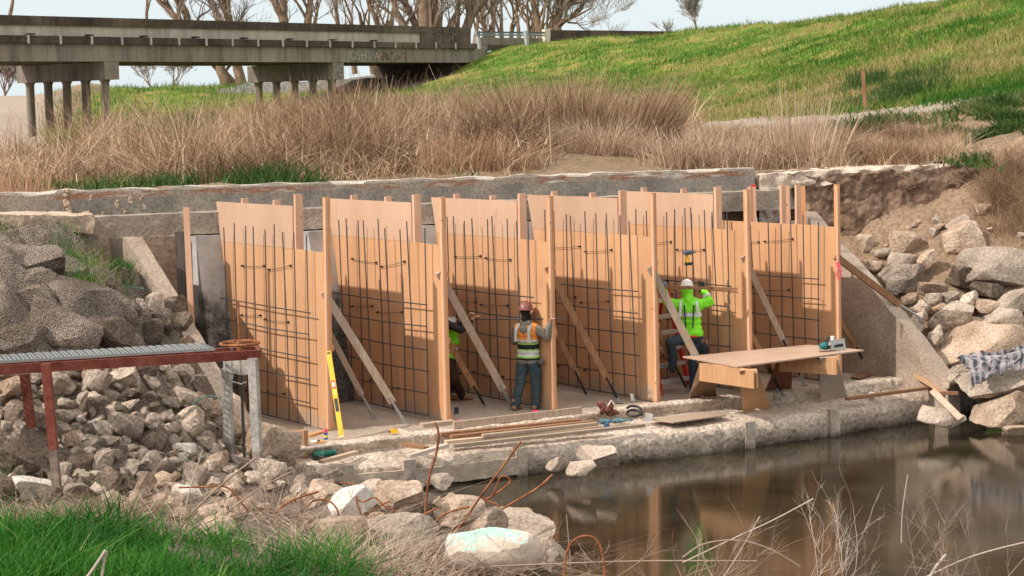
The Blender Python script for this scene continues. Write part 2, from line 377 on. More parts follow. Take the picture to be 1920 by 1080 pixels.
pts += [P3(-60,60,3), P3(-40,35,3.2), P3(-60,160,6), P3(-20,150,6), P3(-10,170,6), P3(0,150,8.5), P3(20,150,8.5), P3(30,120,9), P3(45,100,8.5), P3(60,70,8), P3(45,50,9), P3(-35,130,6), P3(-45,110,5), P3(80,150,7), P3(-80,100,4), P3(-15,132,6.2)]
far_h = RBF(pts, 1.0, .02)
def far_hd(X, Y):
    X = np.asarray(X, float); Y = np.asarray(Y, float)
    k = np.clip((Y-34)/40, .15, 1); return far_h(X, Y)+k*.22*fbm(X*.35, Y*.35, 3, 3)+.05*fbm(X*1.7, Y*1.7, 1, 3)
ky = np.concatenate([np.arange(28, 40, .16), np.arange(40, 60, .28), np.arange(60, 130, .5), np.arange(130, 260, 5)])
kx = np.linspace(-.52, .52, 300)
Y = np.repeat(ky[None], len(kx), 0); X = kx[:, None]*(Y+14); Y = np.maximum(Y, 0); YY = Y
Z = far_hd(X, YY); Z = np.where(YY > 150, np.minimum(Z, 9), Z)
# zones in world space: levee grass, dirt tracks, gravel under the bridge
toe = np.interp(X[:, :], [-60, -28, -12, -5, 2, 6, 9, 14, 30], [200, 150, 96, 84, 70, 60, 49, 42.5, 33])
grass = 1/(1+np.exp(-(YY-toe)/1.0)); grass = np.maximum(grass, ((YY > 84) & (X > -27) & (X < -2)).astype(float))
rnear = np.interp(X, [-2, 5, 9, 14, 30], [58, 52.5, 44.5, 36.8, 27]); road = (1/(1+np.exp((YY-toe)/.3)))*(1/(1+np.exp(-(YY-rnear)/.5)))*(X > 3)
lt = np.interp(YY, [60, 85, 100, 120, 150], [-15.5, -22.5, -26.5, -30.6, -42]); road = np.maximum(road, 1/(1+np.exp((X-lt)/.5))*(YY > 55))
road = np.where((YY > 150), 0, road)
grav = ((X > -19) & (X < -3.5) & (YY > 109) & (Z > 6.3)).astype(float)
Z = np.where((Y < HWY(X)+.3) & (X < 6), 2.0, Z)
msk = (YY > HWY(np.minimum(X, 6.5))+.12+np.maximum(X-6.5, 0)*.15)
far_ground = grid_mesh(np.stack([X, YY, Z], -1), m_far, 'levee_ground', {'grass': grass*(1-road)*(1-grav), 'road': road, 'gravel': grav}, mask=msk); tag(far_ground, None, None, None, 'structure')
# flat country out to the horizon
mb = MB(); mb.add([(-1500,258,3.0),(1500,258,3.0),(1500,2500,3.0),(-1500,2500,3.0)], [(0,1,2,3)]); struct('plain', mb, m_dirt)
# ------------------------------------------------------------------ water
def M_water():
    t = NT('creek_water'); p = t.pos((1, 1, 1)); a = t.noise(p, 1.2, 3); t.col(t.ramp(a, [(.35, (.018,.014,.008)), (.7, (.042,.032,.018))]))
    w1 = t.noise(t.pos((1.2, 3.2, 1)), 4.5, 3, .5); w2 = t.noise(t.pos((2, 5, 1)), 16, 3, .55); b1 = t.bump(w1, .045, .02); t.bump(w2, .07, .005, b1)
    t.b.inputs['IOR'].default_value = 1.36; return t.fin(.008, 0, .65)
mb = MB(); mb.add([(-4.5,15,WATER),(22,15,WATER),(22,31.5,WATER),(-4.5,31.5,WATER)], [(0,1,2,3)]); struct('water', mb, M_water())
# ------------------------------------------------------------------ weir: apron ledge, kerb and floor as one concrete body
ft = [(430,905),(480,896),(560,882),(640,873),(767,863),(990,838),(1200,815),(1400,792),(1560,770),(1740,742),(1850,725)]
kb = [(430,880),(480,872),(560,860),(640,851),(760,838),(990,812),(1200,782),(1400,760),(1560,745),(1720,724),(1850,708)]
kt = [(430,861),(480,853),(560,841),(640,831),(760,817),(990,790),(1200,764),(1400,742),(1560,725),(1720,704),(1850,688)]
def polyx(pl, z, n):
    w = [W(a, b, z) for a, b in pl]; L = [0]
    for i in range(1, len(w)): L.append(L[-1]+(w[i]-w[i-1]).length)
    s = np.linspace(0, L[-1], n); return np.stack([np.interp(s, L, [q[k] for q in w]) for k in range(3)], 1)
N = 520
A1 = polyx(ft, -.2, N); A2 = polyx(kb, -.12, N); A3 = polyx(kt, .05, N)
def lerp(a, b, n, last=False): return [a+(b-a)*(i/n) for i in range(n+(1 if last else 0))]
rows = []; kinds = []
low = A1.copy(); low[:, 2] = -1.4; low[:, 1] -= .04
mid = A1.copy(); mid[:, 2] = -.26; mid[:, 1] -= .03
inn = A3+np.array([-.12, .18, 0])*1.2; flo = inn+np.array([-.02, .03, -.05]); back = flo+np.array([-.6*7, .8*7, 0])
for a, b, n in ((low, mid, 14), (mid, A1+np.array([-.03, .05, .0]), 3), (A1+np.array([-.03, .05, 0]), A2, 12), (A2, A3, 7), (A3+np.array([-.02,.03,.0]), inn, 5), (inn, flo, 2), (flo, back, 70)): rows += lerp(a, b, n)
rows.append(back); P = np.stack(rows, 1)
R = len(rows); amp = np.full(R, .014); amp[:15] = .032; amp[29:36] = .028; amp[44:] = .012
x, y, z = P[..., 0], P[..., 1], P[..., 2]
d1 = fbm(x*2.2, y*2.2, z*2.2, 5, .55); d2 = fbm(x*2.2+9, y*2.2, z*2.2+4, 5, .55)
P[..., 1] += d1*amp[None]*np.where(np.arange(R) < 44, 1, 0)[None]; P[..., 2] += d2*amp[None]*.55
ext = fbm(x[:, :1]*1.1, y[:, :1]*1.1, 3, 3); P[:, 29:44, 1] += ext*.03
f1 = fbm(x*14, y*14, z*14, 3, .6); P[..., 1] -= f1*.010; P[..., 2] += fbm(x*13+5, y*13, z*13, 3, .6)*.008
apron = grid_mesh(P, [c_apron][0], 'weir_apron'); tag(apron, 'long rough concrete weir apron with a raised kerb above the water', 'weir')
apron.data.materials.append(c_floor)
kf = N-1; mi_ = np.zeros(len(apron.data.polygons), dtype=np.int32); cen = np.empty(len(mi_)*3); apron.data.polygons.foreach_get('center', cen); cen = cen.reshape(-1, 3)
ln = np.interp(cen[:, 0], flo[:, 0], flo[:, 1]); mi_[(cen[:, 1] > ln+.05) & (cen[:, 2] > -.15)] = 1; apron.data.polygons.foreach_set('material_index', mi_)
apron.data.polygons.foreach_set('use_smooth', np.ones(len(apron.data.polygons), dtype=bool))
# ------------------------------------------------------------------ rough solid blocks
def block(mb, o, ex, ey, ez, nx, ny, nz, amp=.02, sc=3, shape=None, mi=0, seed=0):
    """solid box o + a*ex + b*ey + c*ez with a subdivided, roughened skin; shape(a,b,c,p) may move points"""
    o, ex, ey, ez = V(o), V(ex), V(ey), V(ez); ids = {}; vs = []; fs = []
    def vid(i, j, k):
        if (i, j, k) not in ids:
            a, b, c = i/nx, j/ny, k/nz; p = o+ex*a+ey*b+ez*c
            if shape: p = shape(a, b, c, p)
            q = p*sc+V((seed*3.3, seed, 0)); p = p+V((noise.noise(q), noise.noise(q+V((9, 1, 3))), noise.noise(q+V((2, 8, 5)))))*amp+V((noise.noise(q*4), noise.noise(q*4+V((9, 1, 3))), noise.noise(q*4+V((2, 8, 5)))))*amp*.4
            ids[(i, j, k)] = len(vs); vs.append(p)
        return ids[(i, j, k)]
    for i in range(nx):
        for j in range(ny):
            for k in (0, nz): fs.append((vid(i,j,k), vid(i+1,j,k), vid(i+1,j+1,k), vid(i,j+1,k)))
    for i in range(nx):
        for k in range(nz):
            for j in (0, ny): fs.append((vid(i,j,k), vid(i+1,j,k), vid(i+1,j,k+1), vid(i,j,k+1)))
    for j in range(ny):
        for k in range(nz):
            for i in (0, nx): fs.append((vid(i,j,k), vid(i,j+1,k), vid(i,j+1,k+1), vid(i,j,k+1)))
    return mb.add(vs, fs, mi)
def hw(x, off=0, z=0):      # point at x along the headwall line, moved off metres towards us
    p = V((x, HWY(x), z)); return p+HNn*off
# ------------------------------------------------------------------ headwall
H = thing('headwall', 'long weathered concrete headwall with rusty stained top behind the plywood forms', 'retaining wall', hw(-2, 0, 0))
mb = MB(); a, b = hw(-12.5, 0, 2.9), hw(4.45, 0, 2.9)
def ragged(aa, bb, cc, p):
    if cc > .99: p = p+V((0, 0, .035*noise.noise(V((p.x*2.2, 0, 0)))+(-.05 if (noise.noise(V((p.x*1.3, 5, 1))) > .25 and bb < .5) else 0)))
    return p
block(mb, a, b-a, -HNn*.28, V((0, 0, .6)), 260, 3, 8, .014, 4, ragged); obj('parapet', mb, c_head, H, smooth=40)
mb = MB(); a, b = hw(-7.3, .48, 2.76), hw(4.75, .48, 2.76)
block(mb, a, b-a, -HNn*.48, V((0, 0, .34)), 200, 4, 5, .012, 4); obj('beam', mb, c_conc, H, smooth=40)
mb = MB(); a, b = hw(-7.6, -.9, -.3), hw(4.9, -.9, -.3)
block(mb, a, b-a, -HNn*.3, V((0, 0, 3.25)), 60, 2, 12, .02, 2)
obj('back_wall', mb, c_pier, H, smooth=40)
mb = MB(); a, b = hw(-7.6, .0, 2.9), hw(4.9, .0, 2.9); block(mb, a, b-a, -HNn*1.2, V((0, 0, .1)), 30, 3, 1, .01, 2); obj('deck_slab', mb, c_conc, H)
c_mort = M_stone('old_mortar', (.34,.27,.21), (.43,.35,.28), (.5,.42,.35), 6, 30, .8, .02, 0)
# spalled lumps of old mortar on the parapet at the left
mb = MB()
for px, py, r in ((221,382,.06),(244,375,.045),(271,387,.05),(232,395,.05),(246,378,.05),(266,372,.04),(171,372,.04),(192,401,.03),(126,375,.09),(130,388,.08),(124,362,.07)):
    p = PL(px, py, hw(0,.01,0), HNn); mb = MB()
    for k in range(4):
        mb.ball(p+V((rnd.uniform(-.5,.5)*r, 0, rnd.uniform(-1,1)*r)), (r*.55, r*.3, r*rnd.uniform(.4,.7)), 8, mat=Euler((0, rnd.random()*2, 0)).to_matrix())
    obj('mortar_lump', mb, c_mort, H, smooth=70)
# ------------------------------------------------------------------ piers between the bays and timber stop logs
def UZ(i, px, py):
    """position on panel i (u along it, z up) of a sight line"""
    F = FB[i]; L = LEAN[i]; n = EB.cross(V((L, 0, 1)).normalized()).normalized(); p = PL(px, py, F, n); z = p.z
    u = (p-F-V((L*z, 0, z))).dot(EB); return u, z
def PP(i, u, z, off=0): return FB[i]+EB*u+V((LEAN[i]*z, 0, z))+EN*off
PD = [ # stud top, seam at the front, upper sheet top-left, upper sheet top-right
 ((604,370),(604,472),(405,378),(548,378)), ((821,370),(821,458),(612,372),(770,375)), ((1024,368),(1022,452),(808,370),(968,372)),
 ((1217,362),(1213,443),(988,365),(1157,366)), ((1393,355),(1391,432),(1160,358),(1336,358)), ((1563,346),(1560,424),None,None)]
LEAN = []
for i, F in enumerate(FB):
    t = D(PD[i][0][0]+2, PD[i][0][1], F.y); LEAN.append((t.x-F.x)/t.z)
geo = []
for i in range(6):
    zs = UZ(i, *PD[i][1])[1]; zt = UZ(i, *PD[i][0])[1]
    if PD[i][2]:
        ut, zu = UZ(i, *PD[i][2]); uf = UZ(i, *PD[i][3])[0]
    else: ut, zu, uf = 3.1, zs, 1.0
    geo.append(dict(zs=zs, zt=zt, ut=ut, zu=zu, uf=uf))
    print('panel', i, {k: round(v, 2) for k, v in geo[-1].items()}, 'lean', round(LEAN[i], 3), 'F', tuple(round(c, 2) for c in FB[i]))
def ub(i, z): return geo[i]['ut']-.22*(geo[i]['zu']-z)
places = ['leftmost, with black damp stains on its side', 'second from the left', 'third from the left', 'fourth from the left, behind the standing worker', 'behind the worker on the ladder', 'rightmost']
for i in range(6):
    # battered concrete pier: side profile extruded sideways
    prof = []
    z1 = 2.74
    mb = MB(); th = .44; nz = 16; nu = 14
    def shp(a, b, c, p, i=i, z1=z1):
        z = -.05+(z1+.05)*c; u0_, u1_ = ub(i, z)+.0, geo[i]['ut']+1.15
        return PP(i, u0_+(u1_-u0_)*a, z, .01-th*b)
    block(mb, (0,0,0), (1,0,0), (0,1,0), (0,0,1), nu, 4, nz, .012, 3, shp)
    o = obj('pier', mb, c_pier, H, smooth=40)
# timber stop logs closing the bays
for i in range(6):
    mb = MB(); 
    for k in range(8):
        a_ = PP(i, geo[i]['ut']+.55, .02+k*.34, -.44); b_ = a_-ER*1.35 if i else a_-ER*1.1
        mb.beam(a_+V((0,0,.16)), b_+V((0,0,.16)), .08, .33)
    tag(obj('stop_log_gate', mb, M_wood('black_timber%d' % i, (.035,.03,.026), (.075,.065,.055), False, 0), loc=None), 'dark wet stacked timber stop logs filling the bay left of the %s plywood panel' % ['first','second','third','fourth','fifth','sixth'][i], 'stop logs', 'timber stop logs in the weir bays')
# dark timber guide post and mud filled bay at the left
mb = MB(); a_ = W(352, 800, 0); mb.beam(V((a_.x-.35, a_.y+1.15, 0)), V((a_.x-.55, a_.y+1.15, 2.7)), .16, .14, up=(0,1,0))
p1 = D(340, 440, 27.5); p2 = D(352, 690, 27.3); mb = MB(); mb.beam(p1+V((0,0,.05)), p2-V((0,0,.4)), .17, .16, up=(0,1,0))
tag(obj('gate_guide_post', mb, M_wood('char_timber', (.05,.045,.042), (.13,.12,.11), False)), 'dark grey weathered timber post under the beam, left of the first pier', 'timber post')
mb = MB(); a_ = D(232, 446, 27.35); b_ = D(336, 446, 27.75)
block(mb, V((a_.x-.7, a_.y-.28, .3)), V((b_.x-a_.x+.75, b_.y-a_.y+.3, 0)), V((0,.2,0)), V((0,0,2.46)), 30, 2, 40, .02, 3)
tag(obj('mud_wall', mb, M_stone('mud_render', (.30,.235,.18), (.40,.32,.25), (.46,.38,.30), 2.5, 12, .6, .03, 0), smooth=60), 'smooth brown mud coated wall closing the bay at the far left under the beam', 'wall')
# ------------------------------------------------------------------ wing walls
def wing(F, pts, thick, name, label, mat, zb=-.6, side=-1):
    """sloping topped wall in the plane through F along EB; pts = sight lines on its top edge from back to front"""
    top = [PL(x, y, F, EN) for x, y in pts]; L = [(p-F).dot(EB) for p in top]; Zs = [p.z for p in top]
    order = sorted(range(len(L)), key=lambda k: L[k]); L = [L[k] for k in order]; Zs = [Zs[k] for k in order]
    mb = MB(); n = 70
    def shp(a, b, c, p):
        u = L[0]+(L[-1]-L[0])*a; zt = float(np.interp(u, L, Zs)); z = zb+(zt-zb)*c; return F+EB*u+V((0,0,z))+EN*side*(-thick*b)
    block(mb, (0,0,0), (1,0,0), (0,1,0), (0,0,1), n, 4, 30, .018, 3, shp)
    o = obj(name, mb, mat, loc=F, smooth=45); return tag(o, label, 'wing wall')
wing(F0, [(180,446),(236,447),(300,552),(345,632),(410,748),(440,800)], -.27, 'wing_wall', 'left concrete wing wall with a sloping top, buried in rubble', c_wing, side=1)
wing(F7, [(1515,396),(1532,398),(1566,440),(1640,520),(1700,590),(1752,655),(1786,700),(1800,712)], .30, 'wing_wall', 'right concrete wing wall sloping down behind the saw bench', c_wing, side=1)
# ------------------------------------------------------------------ old slabs either side of the headwall
mb = MB(); a_ = D(-120, 420, 26.2); 
L0 = D(-140, 402, 25.9); L1 = D(176, 404, 26.75)
block(mb, V((L0.x, L0.y, L0.z-.26)), V((L1.x-L0.x, L1.y-L0.y, L1.z-L0.z)), V((-.35, 1.1, 0)), V((0,0,.26)), 70, 12, 6, .05, 3)
tag(obj('slab', mb, M_stone('sandy_slab', (.40,.32,.25), (.50,.41,.33), (.58,.49,.40), 2, 16, .8, .03, 0), smooth=50), 'thick rough concrete slab overhanging a dark hollow at the far left', 'concrete slab')
mb = MB(); a_ = D(60, 500, 26.9); b_ = D(186, 500, 27.1)
block(mb, V((a_.x, a_.y, 1.6)), b_-a_, V((-.1,.4,0)), V((0,0,1.28)), 20, 3, 16, .02, 3)
tag(obj('abutment', mb, c_conc, smooth=50), 'grey concrete abutment block in the shade under the far left slab', 'abutment')
mb = MB(); ptsl = [(1424,328),(1500,322),(1600,316),(1700,312),(1780,308),(1862,300)]
top = [D(x, y, 32.0+.25*k) for k, (x, y) in enumerate(ptsl)]
def shp(a, b, c, p):
    t = a*(len(top)-1); k = min(int(t), len(top)-2); q = top[k].lerp(top[k+1], t-k)
    th = .30+.08*noise.noise(V((a*9, 1, 2)))-.12*a
    return q+V((-.02, 1.1, 0))*b+V((0, .0-.12*noise.noise(V((a*14, c*2, 5))), -th*(1-c)))
block(mb, (0,0,0), (1,0,0), (0,1,0), (0,0,1), 160, 8, 6, .035, 5, shp)
tag(obj('slab', mb, c_light, smooth=45), 'long broken pale slab edge running right from the headwall above brown earth', 'concrete slab')
mb = MB(); a_ = D(1422, 350, 32.05); 
def shp(a, b, c, p):
    w = 1.0 if c > .35 else .86; return V((a_.x+.02+.80*a*(1-.25*(c < .5)), a_.y+.15+.1*b+.3*a-.1*noise.noise(V((a*5, c*5, 0))), 2.3+.88*c))
block(mb, (0,0,0), (1,0,0), (0,1,0), (0,0,1), 26, 4, 24, .05, 4, shp)
tag(obj('broken_wall', mb, M_stone('white_rubble', (.5,.47,.43), (.66,.63,.58), (.75,.72,.67), 4, 16, .9, .05, 0), smooth=45), 'whitish rough broken concrete at the right end of the headwall', 'broken wall')
mb = MB(); a_ = D(1468, 420, 31.9)
def shp(a, b, c, p):
    return V((a_.x+(1.02-.35*c)*a, a_.y+.3*b-.1*a, 1.9+.62*c))
block(mb, (0,0,0), (1,0,0), (0,1,0), (0,0,1), 12, 4, 12, .012, 4, shp); tag(obj('end_pier', mb, c_light, smooth=45), 'smooth pale concrete pier top behind the rightmost plywood panel', 'pier')
# earth face under the slab
mb = MB(); q0, q1 = D(1490, 400, 32.30), D(1900, 380, 32.9)
block(mb, V((q0.x, q0.y, 1.4)), V((q1.x-q0.x, q1.y-q0.y, 0)), V((0, 1.0, 0)), V((0,0,1.95)), 90, 4, 40, .14, 2.2)
tag(obj('earth_face', mb, M_stone('dark_earth', (.13,.085,.06), (.24,.17,.125), (.38,.29,.22), 2.4, 12, 1.0, .06, 0), smooth=80), None, None, None, 'structure')
# ------------------------------------------------------------------ timbers on the weir face
wood_old = M_wood('weathered_timber', (.30,.26,.22), (.50,.44,.37), False, 0)
post_m = M_stone('post_grey', (.34,.30,.26), (.45,.41,.36), (.52,.47,.42), 4, 30, .5, .01, .06, wet=(-.62, -.45, (.07,.055,.04)))
lab = {655: 'short grey post on the weir face at its left end', 771: 'grey post on the weir face between the two timber planks', 980: 'grey post on the weir face at the right end of the planks', 1407: 'grey post on the weir face below the bench', 1566: 'grey post on the weir face below the circular saw end of the bench', 1757: 'leaning grey post at the right end of the weir face'}
ftx = [a for a, b in ft]; fty = [b for a, b in ft]
for px in (655, 771, 980, 1407, 1566, 1757):
    y = np.interp(px, ftx, fty); p = W(px, y, -.2); mb = MB()
    dx = V((.9, .42, 0)).normalized(); block(mb, p+V((-.09,-.14,-.9)), dx*.17, V((-.42,.9,0))*.14, V((0,0,.92)), 4, 3, 14, .010, 5)
    tag(obj('timber_post', mb, post_m, smooth=50), lab[px], 'post', 'short posts along the weir face')
for (x0, x1, z, lb) in ((650,762,-.42,'short grey timber plank low on the left end of the weir face'), (780,972,-.40,'long grey timber plank low on the weir face between two posts')):
    a_ = W(x0, np.interp(x0, ftx, fty), -.2); b_ = W(x1, np.interp(x1, ftx, fty), -.2); mb = MB()
    block(mb, V((a_.x, a_.y-.10, -.56)), V((b_.x-a_.x, b_.y-a_.y, 0)), V((0,.06,0)), V((0,0,.24)), 60, 2, 8, .012, 6)
    tag(obj('timber_plank', mb, wood_old, smooth=50), lb, 'plank')
# ------------------------------------------------------------------ plywood forms
def M_ply(name, c1, c2, c3, rand=.06):
    c1, c2, c3 = TC(c1), TC(c2), TC(c3); t = NT(name); a = t.noise(t.pos((1, 1, .35)), 1.3, 4, .6); b = t.noise(t.pos((1.0, 1.0, .12)), 30, 4, .6); c = t.ramp(a, [(.3, c1), (.5, c2), (.7, c3)])
    c = t.mix(.16, c, t.mix(1, c, t.ramp(b, [(.35, (.72,)*3), (.65, (1.15,)*3)]), 'MULTIPLY')); c = hsv_random(t, c, rand)
    st = t.noise(t.pos((1, 1, .6)), 2.4, 5, .7); c = t.mix(t.ramp(st, [(.58, (0,)*3), (.72, (.35,)*3)]), c, tuple(x*.72 for x in c1))
    sx = t.n('ShaderNodeSeparateXYZ'); t.l(t.pos(), sx.inputs[0]); dn = t.noise(t.pos((1, 1, .5)), 5, 5, .7)      # dried mud splashed up from the floor, drips and scuffs
    f = t.math('SUBTRACT', t.math('MULTIPLY', dn, 1.3), t.math('MULTIPLY', sx.outputs[2], 1.5)); c = t.mix(t.ramp(f, [(.30, (0,)*3), (.52, (.75,)*3)]), c, (.36,.28,.21))
    dr = t.noise(t.pos((3.2, 3.2, .16)), 2.4, 5, .7); c = t.mix(t.ramp(dr, [(.60, (0,)*3), (.72, (.45,)*3)]), c, tuple(x*.55 for x in c1)); c = t.mix(t.ramp(dr, [(.28, (.3,)*3), (.38, (0,)*3)]), c, tuple(min(1, x*1.25) for x in c3))
    sp = t.noise(t.pos(), 38, 3, .6); c = t.mix(t.ramp(sp, [(.70, (0,)*3), (.74, (.6,)*3)]), c, (.20,.12,.07))
    t.col(c); t.bump(b, .1, .002); return t.fin(.62, 0, .3)
ply_up = M_ply('plywood_pale', (.455,.315,.225), (.50,.352,.257), (.53,.38,.28))
ply_lo = M_ply('plywood_orange', (.48,.282,.155), (.55,.332,.188), (.60,.375,.22))
stud_new = M_wood('new_lumber', (.62,.38,.26), (.74,.50,.36), True, 2, rand=.05)
stud_mid = M_wood('orange_lumber', (.55,.27,.12), (.70,.39,.20), True, 2)
stud_old = M_wood('grey_lumber', (.33,.265,.205), (.52,.44,.36), True, 2)
stud_brn = M_wood('brown_lumber', (.20,.105,.055), (.36,.21,.12), True, 2)
rebar_m = M_plain('dark_steel_bar', (.085,.085,.09), .55, .5, .4, .3, 40)
steel_m = M_plain('galvanised_steel', (.42,.43,.42), .45, .7, .5, .25, 6)
black_m = M_plain('black', (.02,.02,.022), .5, 0, .4, .3, 20)
rust_m = M_stone('rust', (.14,.05,.022), (.27,.11,.05), (.38,.19,.10), 9, 60, .7, .004, .1)
red_paint = M_stone('red_oxide', (.13,.032,.022), (.19,.055,.04), (.24,.09,.065), 6, 60, .4, .002, .05, rough=.6)
ORD = ['first', 'second', 'third', 'fourth', 'fifth', 'sixth']
plab = ['leftmost plywood form panel, standing behind the handwheel gate', 'plywood form panel right of the yellow spirit level', 'plywood form panel behind the worker in the silver and orange vest',
        'plywood form panel directly right of the standing worker', 'plywood form panel being worked on by the worker in lime jacket', 'rightmost plywood form panel, lower and without an upper sheet']
RS = random.Random(11)
for i in range(6):
    g = geo[i]; F = FB[i]
    R_ = thing('form_panel', plab[i], 'formwork panel', F, 'plywood form panels standing along the weir')
    th = .019
    def sheet(pl, name, mat, off=0.0):
        mb = MB(); mb.prism([PP(i, u, z, off) for u, z in pl], EN*th); return obj(name, mb, mat, R_)
    sheet([(.34, .02), (.34, g['zs']), (ub(i, g['zs']), g['zs']), (ub(i, .02), .02)], 'lower_sheet', ply_lo)
    sheet([(.02, .02), (.02, g['zs']-.01), (.336, g['zs']-.01), (.336, .02)], 'edge_strip', ply_lo, .001)
    if PD[i][2]: sheet([(g['uf'], g['zs']+.004), (g['uf'], g['zu']), (ub(i, g['zu']), g['zu']), (ub(i, g['zs']), g['zs']+.004)], 'upper_sheet', ply_up, .002)
    def stud(u, z0, z1, mat, off=.021, w=.042, d=.11, tilt=0):
        mb = MB(); a, b = PP(i, u, z0, off+d/2), PP(i, u+tilt, z1, off+d/2)
        mb.beam(a, b, w, d, up=EN); return obj('stud', mb, mat, R_)
    stud(.0, .0, g['zt'], stud_mid, .002, .045, .10)
    stud(-.043, .03, g['zt']-.02, stud_new, -.006, .035, .035)
    if i < 5: stud(g['uf']-.03, g['zs']-.6, g['zt']+.02, stud_new, .021, .05, .13)
    for u in ((1.5, 2.5) if i < 5 else (.9, 1.25, 2.0)): stud(u, .3, (g['zu']+.07) if i < 5 else g['zt']+.02-.05*u, stud_new, .022)
    mb = MB(); zc = g['zt']
    # bottom plate and walers on the back
    for z in (.06, 1.2, 2.2):
        mb = MB(); mb.beam(PP(i, .05, z, .16), PP(i, ub(i, z)-.1, z, .16), .04, .09, up=(0,0,1)); obj('waler', mb, stud_mid, R_)
    # form ties : wire between two dark cones
    for (z, pairs) in ((2.28, ((1.75, 2.45), (.95, 1.6))), (1.5, ((1.9, 2.5), (1.05, 1.75))), (.35, ((1.2, 1.7), (2.0, 2.4)))):
        for (ua, uc) in pairs:
            za, zb = z+RS.uniform(-.05,.05)+.05, z+RS.uniform(-.05,.05)
            mb = MB(); a, b = PP(i, ua, za, -.035), PP(i, uc, zb, -.035); mb.tube([a, (a+b)/2-V((0,0,.01)), b], .004, 5)
            for q in (a, b): mb.tube([q+EN*.035, q-EN*.01], [.02, .010], 8)
            obj('form_tie', mb, black_m, R_)
# ------------------------------------------------------------------ rebar mats
for i in range(6):
    g = geo[i]; R_ = thing('rebar_mat', ['leftmost grid of tied dark steel bars, behind the handwheel', 'grid of tied dark steel bars right of the spirit level', 'grid of tied steel bars behind the standing worker', 'grid of tied steel bars right of the standing worker', 'grid of tied steel bars in front of the worker in lime', 'rightmost grid of tied steel bars behind the saw bench'][i], 'rebar grid', PP(i, 1.3, 0, -.12), 'rebar grids in front of the plywood panels')
    U1 = g['ut']-.45; nb_ = 9 if i != 4 else 10
    for k in range(nb_):
        u0_ = .28+(U1-.38)*k/(nb_-1)+RS.uniform(-.03,.03); u1_ = u0_+RS.uniform(-.05,.07)-(.05 if k > 5 else 0)
        mb = MB(); zt = 2.92+RS.uniform(-.07,.07) if i < 5 else 2.72+RS.uniform(-.1,.1)
        o_ = -.11-.03*(k % 2); z0_ = .05
        if u0_ > ub(i, 0): z0_ = .9
        mb.tube([PP(i, u0_, z0_, o_), PP(i, u0_*.6+u1_*.4+RS.uniform(-.015,.015), 1.3, o_), PP(i, u1_, zt, o_-RS.uniform(0,.04))], .0098, 6); obj('vertical_bar', mb, rebar_m, R_, smooth=60)
    for k in range(6):
        z = .07+.335*k; mb = MB(); mb.tube([PP(i, .22+RS.uniform(-.04,.04), z+RS.uniform(-.015,.015), -.125), PP(i, 1.4, z-.012, -.128), PP(i, ub(i, z)+.12+.12*RS.random(), z+RS.uniform(0,.03), -.125)], .0098, 6); obj('horizontal_bar', mb, rebar_m, R_, smooth=60)
# ------------------------------------------------------------------ diagonal braces (timber with a steel turnbuckle foot)
def brace(top, bot, foot, i, u, mat, wid, label, dz=0.0, ground=0.0):
    nrm = EN; P0 = FB[i]+EN*.06
    a = PL(top[0], top[1], PP(i, u, 1.2, .1), V((.37, -.93, 0)))       # on the stud line
    c = W(foot[0], foot[1], ground)
    # the timber end lies on the straight line from a to c at the sight line of bot
    best = None
    for k in range(101):
        q = a.lerp(c, k/100); d = q-CAM; x = 960+FP*d.dot(RT)/d.dot(fw); y = 540-FP*d.dot(UP)/d.dot(fw)
        e = (x-bot[0])**2+(y-bot[1])**2
        if best is None or e < best[0]: best = (e, q)
    b = best[1]
    R_ = thing('brace', label, 'brace', c, 'diagonal braces propping the form panels')
    mb = MB(); mb.beam(a, b, wid, .045, up=V((0, -1, .3))); obj('timber', mb, mat, R_)
    d = (c-b).normalized(); mb = MB(); mb.tube([b-d*.1+V((0,-.035,0)), b+(c-b)*.75], .017, 8); 
    for k in range(7): q = b.lerp(c, .15+.09*k); mb.tube([q-d*.008, q+d*.008], .026, 8)
    obj('turnbuckle', mb, black_m if mat is not stud_old else steel_m, R_, smooth=50)
    mb = MB(); mb.beam(b+(c-b)*.7, c+V((0,0,.01)), .05, .012, up=V((0,-1,0))); mb.box(c+V((0,0,.008)), (.12,.07,.012)); obj('foot_plate', mb, steel_m, R_)
    return a, b, c
brace((607,547),(741,752),(762,796), 0, .0, stud_old, .115, 'long pale grey brace from the first panel, right of the spirit level')
brace((612,612),(676,742),(703,787), 0, .5, stud_old, .085, 'shorter shaded brace behind the first panel')
brace((823,510),(944,732),(962,766), 1, .0, stud_old, .115, 'long pale grey brace in front of the crouched worker in lime vest')
brace((834,628),(893,732),(912,766), 1, .3, stud_brn, .09, 'dark brown brace crossing the worker in lime vest')
brace((1026,500),(1136,722),(1162,755), 2, .0, stud_brn, .10, 'long brown brace right of the standing worker')
brace((1039,615),(1080,706),(1105,751), 2, .5, stud_brn, .085, 'short brown brace behind the third panel')
brace((1219,500),(1305,672),(1345,748), 3, .0, stud_old, .115, 'long pale brace in front of the ladder, ending behind the bench')
brace((1226,608),(1272,692),(1292,737), 3, .5, stud_brn, .085, 'brown brace across the red ladder')
brace((1394,480),(1472,646),(1508,722), 4, .0, M_wood('cleated_lumber', (.24,.19,.15), (.40,.33,.26), True, 2), .10, 'grey brown brace with dark marks, ending behind the bench')
brace((1401,612),(1440,702),(1470,745), 4, .6, stud_brn, .085, 'thin brown brace under the bench top')
brace((1570,592),(1612,655),(1632,698), 5, .3, stud_brn, .085, 'short dark brace right of the circular saw')
a = D(1566, 480, 28.75); b = D(1690, 574, 29.6); R_ = thing('brace', 'brown timber brace from the rightmost panel out to the boulders, red ribbon at its top', 'brace', b, 'diagonal braces propping the form panels')
